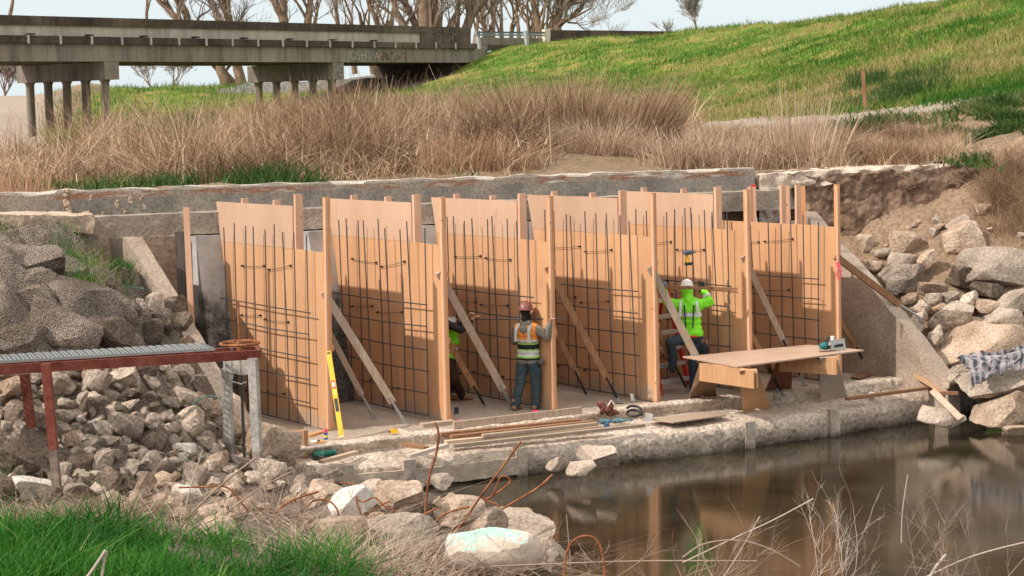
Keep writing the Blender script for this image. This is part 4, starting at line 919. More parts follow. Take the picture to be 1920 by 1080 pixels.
clump(690,200,66,900,3.2,2.6,.3,.05,straw,(.02,.035),'tall thin brush clump in front of the dark bridge abutment',35,bias=-.1)
# stake
mb = MB(); a, b = D(1618, 133, 47), D(1622, 200, 47); mb.beam(a, b, .08, .06, up=(0,1,0)); tag(obj('wooden_stake', mb, stud_brn), 'thin reddish wooden stake standing at the levee foot', 'stake')
# ------------------------------------------------------------------ rocks
def rock_mesh(seed, sub, cuts=13, round_=.0, flat=False):
    R = random.Random(seed); bm = bmesh.new(); bmesh.ops.create_icosphere(bm, subdivisions=sub, radius=1.0)
    pl = []
    for k in range(cuts):
        n = V((R.gauss(0,1), R.gauss(0,1), R.gauss(0,1))).normalized(); pl.append((n, R.uniform(.40, .74)))
    if flat: pl += [(V((0,0,1)), .45), (V((0,0,-1)), .5), (V((.1,0,1)).normalized(), .5)]
    so = V((seed*1.7, seed*.3, 4))
    for v in bm.verts:
        p = v.co.copy(); d0 = p.normalized()
        for _ in range(2):
            for n, d in pl:
                t = p.dot(n)-d
                if t > 0: p -= n*t*(1-round_)
        k = noise.noise(p*1.6+so)*.06+noise.noise(p*4+so)*.04+noise.noise(p*9+so)*.016
        if sub > 3: k += noise.noise(p*20+so)*.008
        v.co = p+d0*k
    me = bpy.data.meshes.new('rock'); bm.to_mesh(me); bm.free()
    mx = max(abs(c) for v in me.vertices for c in v.co)
    xs_ = [v.co for v in me.vertices]; ext = [max(c[i] for c in xs_)-min(c[i] for c in xs_) for i in range(3)]; mid = [(max(c[i] for c in xs_)+min(c[i] for c in xs_))/2 for i in range(3)]
    for v in me.vertices: v.co = V([(v.co[i]-mid[i])/ext[i]*2 for i in range(3)])
    me.polygons.foreach_set('use_smooth', [True]*len(me.polygons)); me.set_sharp_from_angle(angle=math.radians(24)); return me
r_grey = M_stone('rubble_grey', (.31,.265,.22), (.47,.41,.35), (.62,.56,.49), 3.5, 26, .9, .03, .36, mot=(.42, 1.15), mid=.7)
r_warm = M_stone('rubble_warm', (.32,.22,.16), (.47,.37,.29), (.58,.49,.40), 3.5, 24, .9, .03, .3, mot=(.42, 1.15), mid=.7)
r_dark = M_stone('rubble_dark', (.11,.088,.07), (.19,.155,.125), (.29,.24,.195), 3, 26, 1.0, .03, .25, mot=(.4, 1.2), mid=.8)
r_pale = M_stone('rubble_pale', (.33,.285,.235), (.46,.405,.345), (.56,.50,.435), 2.5, 26, .8, .03, .16, mot=(.5, 1.1), mid=.6, wet=(-.62,-.48,(.14,.10,.07)))
r_tan = M_stone('rubble_tan', (.34,.26,.195), (.46,.37,.29), (.57,.48,.40), 2.2, 26, .8, .03, .16, mot=(.5, 1.1), mid=.6)
r_white = M_stone('rubble_white', (.62,.60,.56), (.72,.70,.66), (.55,.62,.58), 4, 22, .7, .02, .08, mot=(.6, 1.05), mid=.5)
r_wetrock = M_stone('creek_rock', (.34,.29,.24), (.46,.40,.34), (.56,.50,.43), 3, 26, .6, .015, .1, wet=(-.62,-.50,(.07,.05,.035)))
VAR = {}
def variant(kind, k):
    key = (kind, k)
    if key not in VAR:
        VAR[key] = rock_mesh(100+k*7+{'s':0,'b':300,'f':600,'r':900}[kind], 3 if kind == 's' else 4, 10 if kind != 'r' else 12, .0 if kind != 'r' else .35, kind == 'f')
    return VAR[key]
MATV = {}
def rock(p, size, kind, k, mat, rot, label, cat='rock', group=None, name='rock'):
    me = variant(kind, k); key = (me.name, mat.name)
    if key not in MATV:
        m2 = me.copy(); m2.materials.append(mat); MATV[key] = m2
    o = bpy.data.objects.new(name, MATV[key]); C.objects.link(o); o.location = V(p); o.scale = V(size)*.5; o.rotation_euler = rot; tag(o, label, cat, group); return o
def prock(px, py, w_, h_, Y, kind, k, mat, label, tilt=0.0, depth=.8, group=None, name='rock', rz=None, rx=0.0):
    """rock seen w_ by h_ pixels across; centre on the sight line at distance Y"""
    s = Y/FP; p = D(px, py, Y+w_*s*depth*.25)
    return rock(p, (w_*s, w_*s*depth, h_*s*1.06), kind, k, mat, (rx, tilt, rnd.uniform(-.25,.25) if rz is None else rz), label, group=group, name=name)
hs = lambda px, py, hf=near_hd: hit(px, py, hf, 10, 40)
# small rubble scattered on the left heap, each its own rock
RR = random.Random(21); zone = [(0,705),(120,700),(330,690),(380,745),(470,835),(560,870),(640,905),(600,925),(420,900),(330,930),(160,925),(0,925)]
zone2 = [(200,600),(330,560),(400,740),(330,700),(150,690)]
def inp(x, y, poly): return bool(inpoly(np.array([float(x)]), np.array([float(y)]), poly)[0])
placed = []
LBL = {'rubble_grey': 'rough grey broken concrete chunk in the rubble heap under the catwalk', 'rubble_warm': 'reddish tan broken rubble chunk in the heap under the catwalk', 'rubble_pale': 'pale broken concrete chunk in the rubble heap under the catwalk', 'rubble_dark': 'dark brown rubble chunk in the heap under the catwalk'}
n_ = 0; tries = 0
while n_ < 205 and tries < 6000:
    tries += 1; x, y = RR.uniform(0, 640), RR.uniform(690, 930)
    if not inp(x, y, zone): continue
    w_ = RR.choice((26, 30, 36, 42, 50, 60, 72, 34, 28)); 
    if any(math.hypot(x-a, (y-b)*1.25) < (w_+c)*.36 for a, b, c in placed): continue
    q = hs(x, y+w_*.2)
    if q is None: continue
    placed.append((x, y, w_)); n_ += 1; s = q.y/FP
    mt = RR.choice((r_grey, r_grey, r_pale, r_warm, r_pale, r_grey, r_dark, r_grey)) if x > 120 or y < 800 else RR.choice((r_dark, r_dark, r_grey))
    rock(q+V((0,-.02,w_*s*.16)), (w_*s*RR.uniform(.9,1.25), w_*s*RR.uniform(.8,1.2), w_*s*RR.uniform(.62,.95)), 's' if w_ < 48 else 'b', RR.randrange(12 if w_ < 48 else 7), mt, (RR.uniform(-.5,.5), RR.uniform(-.6,.6), RR.uniform(0,6.28)), LBL[mt.name.split('.')[0]], group='broken rubble heap under the catwalk')
# filler grit
n_ = 0; tries = 0
while n_ < 90 and tries < 2000:
    tries += 1; x, y = RR.uniform(0, 640), RR.uniform(700, 925)
    if not inp(x, y, zone): continue
    q = hs(x, y)
    if q is None: continue
    s = q.y/FP; w_ = RR.uniform(12, 20); n_ += 1; mt = RR.choice((r_grey, r_pale, r_warm))
    rock(q+V((0,-.05,w_*s*.5)), (w_*s, w_*s, w_*s*.8), 's', RR.randrange(12), mt, (RR.uniform(-1,1), RR.uniform(-1,1), RR.uniform(0,6)), 'small loose fragment lying between the rubble chunks', group='small loose fragments in the rubble', name='rubble_fragment')
# larger, recognisable ones: px,py,w,h,Y,kind,var,mat,label,tilt
big = [
 (207,630,112,78,24.0,'r',1,r_dark,'large rounded dark boulder below the crusted bank, above the grating',.35), (277,626,62,60,24.9,'r',2,r_dark,'round dark grey boulder beside the wing wall',.1),
 (290,570,38,42,26.0,'r',3,r_grey,'small light boulder at the top of the wing wall',.0), (247,594,36,40,25.3,'r',0,r_dark,'small rounded boulder between two dark boulders',.1),
 (267,578,30,38,25.6,'r',4,r_grey,'upright small boulder beside the sloping wall top',.0), (303,612,44,48,25.3,'r',5,r_dark,'dark boulder half hidden beside the tall single stud',.1),
 (150,640,50,50,24.0,'r',5,r_dark,'dark lump of crusted rubble left of the large rounded boulder',.5),
 (221,712,92,72,22.8,'b',1,r_grey,'big smooth grey boulder directly under the grating',.15), (320,708,92,46,23.6,'b',2,r_pale,'broad pale boulder under the right end of the grating',-.15), (173,712,44,46,22.4,'b',3,r_warm,'pointed tan rock left of the big smooth boulder',.2),
 (430,790,150,98,23.4,'b',4,r_tan,'very large tilted concrete block beside the galvanised gate legs',.55), (510,836,105,84,23.3,'b',0,r_tan,'big sandy concrete lump right of the galvanised gate',.35), (500,845,60,52,22.9,'b',5,r_grey,'grey rock leaning on the sandy lump behind the gate leg',.2),
 (45,790,110,60,20.6,'f',1,r_dark,'dark tilted slab behind the red legs at the left edge',.35), (95,860,150,66,19.6,'f',2,r_dark,'long dark tilted slab at the foot of the red legs',.55), (20,850,80,60,19.4,'f',3,r_dark,'dark broken slab at the left edge of the heap',.45),
 (73,918,104,44,18.5,'f',4,r_white,'white flat slab lying at the foot of the red leg',.25), (150,872,60,52,20.3,'b',6,r_dark,'dark wide rock right of the thick red leg',.3),
 (170,830,60,50,20.9,'b',2,r_grey,'grey blocky rock right of the red leg',.7), (190,870,40,64,20.7,'b',3,r_grey,'elongated grey rock in the lower heap',.4),
 (272,868,80,50,20.5,'f',5,r_grey,'flat topped grey block in the middle of the lower heap',-.1), (273,915,46,60,19.6,'b',5,r_warm,'pointed brown rock at the bottom of the heap',.0), (187,900,62,40,19.6,'b',1,r_grey,'low grey rock at the bottom of the heap',.2),
 (240,905,36,50,19.6,'b',4,r_dark,'upright brown rock between two grey rocks',.1), (313,885,40,36,20.2,'b',6,r_dark,'dark grey angular rock right of the flat topped block',.1), (345,850,46,42,20.9,'b',0,r_white,'whitish round rock in the middle of the heap',.1),
 (405,865,46,52,20.9,'b',2,r_tan,'rounded tan rock left of the rear gate leg',.3), (385,825,40,36,21.7,'b',3,r_pale,'pale rock below the large tilted block',.2), (172,805,42,32,21.0,'b',4,r_white,'small white rock near the red leg',.1),
 (250,790,46,36,21.8,'b',5,r_warm,'orange brown rock in the middle of the heap',.0), (300,812,56,40,21.5,'b',1,r_grey,'grey rock pile piece above the flat topped block',.1), (300,938,44,40,19.0,'b',2,r_tan,'pale tan rock at the edge of the dry grass',.1),
 (350,930,60,34,19.2,'f',0,r_white,'white slab partly under dead branches',.15), (410,990,72,44,17.6,'b',3,r_tan,'round beige rock in the dry grass by the green grass',.05), (605,928,96,62,19.8,'b',4,r_tan,'beige boulder behind the rusty bent rod',-.15),
 (660,950,92,84,19.2,'b',5,r_white,'white and green stained boulder left of the tall rusty rod',.2), (747,930,98,70,19.9,'b',1,r_tan,'large beige angular boulder in front of the planks',.2), (694,925,60,54,20.4,'b',6,r_pale,'pale boulder behind the large beige boulder',.0),
 (855,955,104,52,19.9,'r',2,r_tan,'rounded tan boulder behind the tall rusty rods',.0), (890,985,130,84,19.4,'b',2,r_tan,'wide beige boulder in the middle of the foreground pile',.1), (757,1006,140,82,18.2,'b',3,r_pale,'wide pale boulder left of the teal painted rock',.0),
 (640,1000,104,66,18.3,'b',0,r_tan,'tan boulder low at the left of the foreground pile',.0), (977,998,140,62,18.9,'f',2,r_pale,'flat grey white slab right of the teal painted rock',.12), (1034,1040,66,66,18.3,'b',4,r_pale,'rounded pale rock at the right end of the foreground pile',.0),
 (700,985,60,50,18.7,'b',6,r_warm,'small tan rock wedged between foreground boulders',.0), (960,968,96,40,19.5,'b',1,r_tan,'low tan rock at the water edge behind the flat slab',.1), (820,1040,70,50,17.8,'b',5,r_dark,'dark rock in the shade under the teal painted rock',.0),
 (1120,854,84,44,24.2,'b',1,r_wetrock,'largest grey rock standing in the water by the weir',.1), (1040,869,36,28,24.0,'b',2,r_wetrock,'smallest rock in the water left of the pair',.0), (1090,878,62,24,23.7,'f',3,r_wetrock,'low flat rock in the water in front of the largest one',-.1),
 (827,905,52,34,22.6,'b',3,r_pale,'pale pointed rock in the water below the long plank',.0), (777,910,40,20,22.3,'b',4,r_pale,'small pale rock in the water left of the pointed one',.0), (560,905,90,46,21.6,'b',2,r_grey,'crumbled grey rock under the left end of the ledge',.0), (620,890,50,40,22.4,'b',6,r_grey,'rough lump beneath the left end of the weir ledge',.0), (505,885,60,50,21.8,'b',0,r_grey,'grey rock right of the galvanised gate leg foot',.3),
 # right bank
 (1703,457,72,44,31.6,'f',0,r_tan,'upper flat pinkish rock on the earth slope',.1), (1810,455,80,66,31.2,'f',1,r_tan,'leaning light slab on the earth slope above the largest boulder',-.6), (1798,422,46,24,31.6,'f',2,r_pale,'small pale stone stuck in the earth slope at the top',-.6),
 (1888,507,190,84,30.4,'r',3,r_pale,'largest smooth pale boulder at the right edge',.18), (1693,516,92,62,30.9,'b',2,r_grey,'large grey boulder beside the sloping wing wall',.35), (1673,543,36,56,30.7,'b',3,r_grey,'narrow grey rock wedged against the wing wall',.5),
 (1747,543,62,26,30.3,'f',4,r_warm,'long tan stone below the large grey boulder',.1), (1783,594,96,54,29.7,'r',6,r_pale,'pale rounded boulder right of the wing wall end',-.35), (1878,596,96,46,29.5,'f',5,r_pale,'broad boulder with a split across its middle',.15), (1858,576,66,26,29.8,'f',0,r_tan,'flat stone lying on the split boulder',.15),
 (1906,572,70,66,29.6,'b',5,r_pale,'rough pale rock at the right edge above the shirt',.3), (1730,574,34,24,30.0,'b',4,r_grey,'small round grey stone right of the wing wall top',.0), (1707,562,34,26,30.2,'b',6,r_warm,'small brown stone beside the narrow rock',.0), (1750,561,30,24,30.0,'b',0,r_grey,'small grey stone between two larger ones',.0),
 (1780,557,38,24,30.0,'b',1,r_grey,'small flat grey stone in the middle of the right bank',.0), (1817,557,36,26,29.9,'b',2,r_grey,'small pointed grey stone under the big boulder',.0), (1690,488,56,26,31.3,'f',3,r_pale,'thin flat stone on top of the grey boulder',.1), (1623,457,38,36,31.8,'b',3,r_tan,'jagged stone just above the wing wall top',.3),
 (1740,490,42,48,31.0,'b',5,r_warm,'upright brown stone in the hollow',.2), (1655,474,34,18,31.6,'b',6,r_pale,'tiny pale stone above the wing wall',.0), (1724,594,32,24,29.9,'b',2,r_grey,'small stone touching the wing wall slope',.1), (1762,577,30,18,29.9,'b',5,r_warm,'tiny brown stone above the pale rounded boulder',.0),
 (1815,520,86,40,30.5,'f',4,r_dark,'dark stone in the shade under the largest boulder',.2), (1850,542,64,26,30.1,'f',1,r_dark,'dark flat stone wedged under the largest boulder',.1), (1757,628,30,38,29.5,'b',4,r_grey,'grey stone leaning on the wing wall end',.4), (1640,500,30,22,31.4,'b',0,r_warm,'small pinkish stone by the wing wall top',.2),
 (1700,608,56,26,29.8,'f',2,r_pale,'pale stone on the sloping top of the wing wall',.5), (1905,640,50,34,29.3,'b',1,r_grey,'grey stone above the shirt at the right edge',.0),
 (1838,650,190,104,29.2,'f',5,r_tan,'huge smooth sand coloured slab behind the shirt',.12), (1862,716,150,46,28.0,'f',2,r_pale,'thick pale slab carrying the plaid shirt',-.16), (1874,766,120,62,27.6,'b',2,r_tan,'angular sandy rock standing in the water at the right edge',-.1),
 (1762,782,90,30,26.9,'f',3,r_pale,'thin flat slab tilted into the water',.22), (1795,700,44,26,28.4,'b',3,r_grey,'grey stone between the wood scraps and the shirt slab',-.5), (1790,712,30,24,28.2,'b',5,r_pale,'small pale stone beside the wood scraps',.2), (1905,810,60,26,27.2,'f',4,r_tan,'low sandy rock at the water edge far right',.0),
 (1890,350,40,20,32.6,'b',1,r_tan,'small stone in the earth near the slab end',.1), (1848,392,40,20,32.0,'f',0,r_tan,'pale stone flush with the earth slope',.0)]
GR = 'loose stones on the right bank'
for (px, py, w_, h_, Y, kd, k, mt, lb, tl) in big:
    right = px > 1600
    if px < 1080:
        q = hs(px, py+h_*.32)
        if q is not None: Y = q.y if px < 640 else min(q.y, W(px, py+h_*.4, -.5).y)-.25
    o = prock(px, py, w_, h_, Y, kd, k, mt, lb, tl, .8 if not (px > 1830 and py < 530) else .6)
m_lump = m_crust
for k, (x, y, w_, h_, kd, tl) in enumerate(((50,478,150,80,'b',.2),(150,560,170,90,'b',.45),(45,560,150,80,'b',.3),(110,610,190,80,'b',.5),(30,640,150,70,'b',.4),(215,575,110,60,'r',.5),(120,500,130,60,'b',.5),(180,520,90,50,'r',.3),(60,520,110,60,'b',.2),(120,660,130,50,'b',.3))):
    q = hs(x, y)
    if q is None: continue
    s = q.y/FP; rock(q+V((0,.12,-h_*s*.22)), (w_*s*.9, w_*s*.7, h_*s*1.05), kd, (k*2+1) % 7, m_lump, (0, tl, rnd.uniform(-.4,.4)), 'rounded sandy crusted mass of the left bank', group='crusted masses of the left bank', name='crusted_boulder')
for k, (x, y, w_, h_, lb) in enumerate(((305,585,52,50,'upper dark boulder lying on the slope of the left wing wall'),(322,622,48,46,'second dark boulder lying on the slope of the left wing wall'),(338,660,50,44,'brown boulder wedged on the wing wall just above the grating'),(352,700,46,44,'grey boulder on the wing wall just below the red beam'),(372,728,40,36,'lowest pale boulder on the left wing wall'))):
    q = PL(x+6, y, F0, EN); s = q.y/FP; rock(q+EN*.10+V((0,-.05,.10)), (w_*s*1.1, w_*s, h_*s*1.1), 'b', (k*3+2) % 7, (r_dark, r_dark, r_warm, r_grey, r_pale)[k], (.2, .3, k), lb)
# teal painted boulder in front
def M_teal():
    t = NT('teal_painted_rock'); p = t.pos(); a = t.noise(p, 2.2, 5, .6); b = t.noise(p, 24, 5, .65); g = t.noise(t.pos((1, 1, 1)), 3.0, 5, .7)
    c = t.ramp(a, [(.3, (.40,.31,.235)), (.5, (.55,.46,.375)), (.7, (.64,.57,.50))]); ob = t.n('ShaderNodeTexCoord').outputs['Object']; sx = t.n('ShaderNodeSeparateXYZ'); t.l(ob, sx.inputs[0])
    f = t.math('ADD', t.math('MULTIPLY', sx.outputs[2], .5), t.math('SUBTRACT', t.math('MULTIPLY', g, 1.6), t.math('MULTIPLY', sx.outputs[0], .22)))
    c = t.mix(t.ramp(t.math('MULTIPLY', f, .5), [(.56, (0,)*3), (.585, (.85,)*3)]), c, t.ramp(b, [(.3, (.22,.42,.36)), (.6, (.42,.58,.52)), (.75, (.64,.70,.66))])); t.col(c); t.bump(b, .6, .02); return t.fin(.9)
prock(925, 1034, 195, 92, 17.0, 'b', 6, M_teal(), 'big foreground boulder with flaking teal paint', .12, .7)
# extra small stones at the water and on the right slope
RS2 = random.Random(8)
for k in range(46):
    x, y = RS2.uniform(1590, 1915), RS2.uniform(400, 620); q = hit(x, y, right_hd, 26, 34)
    if q is None or x < 1600+(y-420)*.75: continue
    w_ = RS2.uniform(8, 24); s = q.y/FP
    rock(q+V((0,0,w_*s*.2)), (w_*s, w_*s, w_*s*.7), 's', RS2.randrange(12), RS2.choice((r_tan, r_grey, r_warm)), (RS2.random(), RS2.random(), RS2.random()*6), 'small stray stone on the right earth slope', group='small stray stones on the right slope', name='small_stone')
for k in range(80):
    x, y = RS2.uniform(590, 1000), RS2.uniform(930, 1070); q = hs(x, y)
    if k >= 26: x, y = RS2.uniform(170, 640), RS2.uniform(905, 985); q = hs(x, y)
    if q is None: continue
    w_ = RS2.uniform(16, 46); s = q.y/FP
    rock(q+V((0,0,w_*s*.2)), (w_*s, w_*s, w_*s*.7), 's', RS2.randrange(12), RS2.choice((r_tan, r_pale, r_warm)), (RS2.random(), RS2.random(), RS2.random()*6), 'small stone filling gaps in the foreground pile', group='small stones in the foreground pile', name='small_stone')
# submerged bed stones seen as brown shapes are hidden by the dark water
# ------------------------------------------------------------------ foreground grass, thatch, twigs
pl = [(-40,1005),(0,1000),(90,1010),(200,995),(240,1000),(330,1012),(430,1015),(520,1045),(600,1035),(660,1055),(700,1130),(0,1130),(-40,1130)]
p_, r_ = scatter(near_hd, pl, 12.2, 20, 6500, 41, .006, (1.2, -.35)); blade_stuff('bank_grass', p_, r_, (.10,.36), (.014,.030), 1.0, lush, 1.2, 5, 'lush green grass in the left foreground', tz=.42)
pl = [(-20,1020),(60,1010),(180,990),(240,1000),(330,1035),(330,1120),(-20,1120)]
p_, r_ = scatter(near_hd, pl, 12.5, 20, 2300, 42); blade_stuff('tall_bank_grass', p_, r_, (.22,.48), (.018,.034), .8, lush, 1.2, 5, 'tall green grass clump at the bottom left corner', tz=.38)
pl = [(0,880),(8,870),(30,890),(30,925),(0,925)]
p_, r_ = scatter(near_hd, pl, 16, 24, 260, 43); blade_stuff('grass_tuft', p_, r_, (.2,.4), (.01,.018), .7, lush, 1.2, 4, 'small green grass tuft at the left edge beside the white slab', tz=.5, kind='thing', cat='grass tuft')
thatch = M_blade('thatch', [(0, (.13,.08,.05)), (.5, (.33,.23,.16)), (1, (.60,.47,.36))])
pl = [(-20,925),(100,925),(380,945),(560,960),(700,1010),(900,1060),(1060,1075),(1060,1110),(600,1110),(560,1040),(300,1010),(-20,1000)]
p_, r_ = scatter(near_hd, pl, 13, 22, 4200, 44, .006, (1.4, -.15)); blade_stuff('dead_thatch', p_, r_, (.10,.38), (.008,.016), 2.2, thatch, 1.2, 3, 'matted dead stalks between the green grass and the stones', tz=.5)
# grass on the crusted bank and the wing wall
for (pl, nn, hh, mt, lb, sd_) in (([(98,462),(120,458),(170,520),(185,545),(160,552),(130,505)], 1500, (.12,.3), lush, 'green grass strip on the crusted bank at the left', 51), ([(0,410),(38,428),(36,436),(0,428)], 500, (.06,.14), leafy, 'green weeds on the corner of the bank under the left slab', 52),
                          ([(208,498),(235,480),(245,515),(270,540),(215,530)], 700, (.12,.32), lush, 'green grass tuft growing on the left wing wall', 53), ([(130,470),(210,485),(215,540),(170,525)], 700, (.1,.25), straw, 'dry straw tuft on the crusted bank', 54)):
    p_, r_ = scatter(near_hd, pl, 24, 28, nn, sd_)
    if len(p_): blade_stuff('grass_tuft', p_, r_, hh, (.008,.016), .8, mt, 1.2, 3, lb, tz=.5)
# dry twiggy growth on the right slope
pl = [(1830,340),(1920,300),(1920,440),(1860,430)]
p_, r_ = scatter(right_hd, pl, 27, 35, 5200, 55); blade_stuff('dry_scrub', p_, r_, (.12,.4), (.006,.012), 1.0, straw, 1.2, 3, 'dry brown scrub on the earth slope at the right edge', bias=-.15, kind='thing', cat='scrub')
# dead branches, lower right and lower middle
def shrub(px, py, Y, n, L, label, seed, spread=.8, up=.5, r=.006, leanx=0.0, mat=None):
    R = random.Random(seed); c = D(px, py, Y); mb = MB()
    def g(p, d, L, r, lv):
        pts = [p]; q = p.copy(); dd = d
        for k in range(5): dd = (dd+V((R.uniform(-1,1), R.uniform(-1,1), R.uniform(-1,1)))*.16).normalized(); q = q+dd*L/5; pts.append(q.copy())
        mb.tube(pts, [r*(1-.12*k) for k in range(6)], 4, cap=False)
        if lv < 2:
            for k in range(R.choice((2,3,4))): g(pts[R.randrange(1, 6)], (dd+V((R.uniform(-1,1), R.uniform(-1,1), R.uniform(-.6,.9)))*.75).normalized(), L*R.uniform(.35,.6), r*.6, lv+1)
    for k in range(n): g(c+V((R.uniform(-1,1)*spread*.5, R.uniform(-.3,.3), R.uniform(-.1,.05))), V((R.uniform(-1,1)*spread+leanx, R.uniform(-.5,.5), up+R.random()*.7)).normalized(), L*R.uniform(.5,1), r*R.uniform(.7,1.2), 0)
    return tag(obj('dead_branches', mb, mat or tw_m, smooth=None), label, 'branches', 'dead branches in the foreground')
tw_m = M_plain('dead_twig', (.30,.22,.17), .9, 0, .15, .35, 3)
tw_p = M_plain('pale_dead_twig', (.44,.36,.30), .9, 0, .15, .3, 3)
shrub(1560, 1110, 14.5, 12, .78, 'dense spray of dead branches rising from the bottom right of centre', 61, .55, .55, .0042, .28, tw_p)
shrub(1700, 1130, 14.2, 8, .9, 'dead branches at the bottom right leaning right', 62, .8, .4, .005, .2)
shrub(1350, 1130, 14.6, 9, .9, 'dead branches at the bottom right of the rusty arch', 63, 1.1, .25, .0055, 0)
shrub(1250, 1105, 14.8, 8, .7, 'low dead branches next to the rusty arch', 64, 1.1, .15, .006, .2)
shrub(1860, 1120, 14.2, 8, .8, 'dead branches in the bottom right corner', 65, 1.1, .3, .005, -.1)
shrub(560, 1000, 18.9, 18, .8, 'brown heap of dead branches in front of the gate legs', 66, 1.4, .12, .007, .1)
shrub(440, 975, 19.2, 16, .7, 'tangled dead branches left of the rusty rods', 67, 1.3, .12, .006, 0)
shrub(700, 1075, 17.2, 12, .7, 'dead branches lying over the tan rocks at the bottom', 68, 1.6, .1, .006, .1)
shrub(900, 1085, 16.6, 8, .7, 'dead branches under the teal painted boulder', 69, 1.6, .08, .006, .1)
shrub(1080, 1085, 16.0, 12, .7, 'dead branches at the foot of the rusty arch', 70, 1.4, .1, .006, .1)
def stick(pts, Y, r, label, mat, name='stick', cat='branch', group=None, wob=0.0):
    w_ = [D(x, y, (Y if not isinstance(Y, (list, tuple)) else Y[i])) for i, (x, y) in enumerate(pts)]; sm = []; n = len(w_)
    for i in range(n-1):                                   # Catmull-Rom
        p0, p1, p2, p3 = w_[max(i-1, 0)], w_[i], w_[i+1], w_[min(i+2, n-1)]
        for k in range(6):
            t = k/6; sm.append(.5*((2*p1)+(p2-p0)*t+(2*p0-5*p1+4*p2-p3)*t*t+(3*p1-p0-3*p2+p3)*t**3))
    sm.append(w_[-1]); mb = MB(); mb.tube(sm, r, 8); return tag(obj(name, mb, mat, smooth=60), label, cat, group)
stick([(158,1090),(178,1062),(198,1032)], 13.6, .012, 'short broken straw stalk sticking up in the foreground grass, left half', tw_p, cat='stalk'); stick([(190,1090),(194,1060),(199,1033)], 13.62, .011, 'short broken straw stalk sticking up in the foreground grass, right half', tw_p, cat='stalk')
stick([(343,985),(352,935),(368,880),(380,845)], 18.0, .007, 'single thin pale stalk standing in front of the rubble', tw_p, cat='stalk')
stick([(360,960),(420,905),(480,858)], 17.9, .011, 'straight grey stick leaning in front of the gate leg', tw_m); stick([(420,965),(480,920),(545,885)], 18.1, .008, 'thin grey stick crossing behind the straight one', tw_m)
stick([(1280,1055),(1370,1012),(1450,975),(1525,935)], 15, .006, 'long thin arching twig over the water', tw_p); stick([(1280,1045),(1320,1020),(1380,1013),(1440,1028),(1500,1062)], 14.8, .008, 'low curved branch at the bottom of the water', tw_m)
stick([(1425,968),(1350,1090),(1290,1120)][::-1], 14.8, .005, 'thin stem crossing the orange reflection', tw_p)
stick([(1690,1018),(1675,920),(1700,890)][:1]+[(1692,960),(1702,890)], 14.6, .005, 'upright thin twig highest in the lower right', tw_p)
stick([(1720,1090),(1800,1052),(1860,1032),(1930,1015)], 14.4, .007, 'twig reaching to the right edge over the water', tw_p); stick([(1740,1090),(1755,1063),(1774,1040)], 14.2, .014, 'short thick broken stick at the bottom right', tw_p)
stick([(920,1062),(1020,1058),(1200,1052),(1420,1052)], 16.2, .008, 'long horizontal grey branch across the bottom behind the rusty arch', tw_m)
stick([(1062,965),(1066,1010),(1070,1060)], 16.4, .005, 'thin upright weed stem at the water edge', tw_m)
# rusty bent reinforcing rods
GRB = 'rusty bent steel rods in the foreground'
rods = [([(815,792),(822,812),(818,850),(806,890),(798,950),(799,995),(793,1036)], 19.0, .0135, 'tallest rusty rod, hooked at its top'), ([(977,827),(945,872),(905,925),(862,988),(820,1032)], 18.6, .0125, 'straight rusty rod leaning to the right'),
 ([(1036,890),(1012,912),(975,935),(938,956)], 19.6, .0135, 'thick rusty rod pointing up right over the water'), ([(905,940),(935,922),(956,904),(950,894),(938,895),(930,915),(922,932)], 19.7, .011, 'small rusty loop above the tan boulders'),
 ([(903,930),(915,940),(932,946),(936,952)], 19.4, .012, 'short rusty hook beside the small loop'), ([(1058,1085),(1060,1045),(1074,1015),(1098,1005),(1120,1014),(1131,1045),(1134,1080)], 16.0, .012, 'rusty rod bent into an arch at the water edge'),
 ([(507,983),(520,958),(550,937),(597,922)], 18.8, .012, 'curved orange rusty rod left of the foreground pile'), ([(575,952),(590,938),(618,940),(634,962),(630,1000)], 18.5, .010, 'rusty rod bent downwards near the beige boulder'),
 ([(636,905),(668,909),(702,918)], 20.6, .011, 'short rusty rod lying left of the large beige boulder'), ([(666,933),(680,941),(703,933),(722,950),(760,965),(780,972)], 18.6, .010, 'wavy rusty rod across the white stained boulder'),
 ([(668,930),(670,945),(684,980),(699,1015)], 18.2, .010, 'rusty rod drooping in front of the tan boulder'), ([(684,970),(705,952),(730,940)], 18.4, .009, 'thin rusty rod between two pale boulders'), ([(817,978),(835,963),(860,955),(880,950)], 18.9, .013, 'rusty rod lying over the wide beige boulder'),
 ([(335,914),(380,913),(420,912),(440,926),(455,945),(466,960)], 18.4, .010, 'dark rusty rod bent over the dead branches'), ([(1036,1010),(1044,998),(1046,1005)], 18.0, .012, 'rusty stub at the right side of the flat slab'), ([(770,975),(800,962),(820,952)], 18.5, .010, 'grey brown rod end crossing the tall rusty rod')]
for pts_, Y, r, lb in rods: stick(pts_, Y, r, lb, rust_m, 'rusty_rod', 'steel rod', GRB)
# blue-green hose / cord on the left
cord = M_plain('teal_cord', (.10,.25,.25), .6)
stick([(355,780),(358,765),(370,750),(395,742),(412,748),(420,758)], 23.0, .006, 'thin teal wire loop beside the big tilted block', cord, 'wire', 'wire'); stick([(130,492),(160,505),(200,525),(240,537),(270,541)], 26.0, .008, 'teal cord lying across the grass on the left bank', cord, 'cord', 'cord')
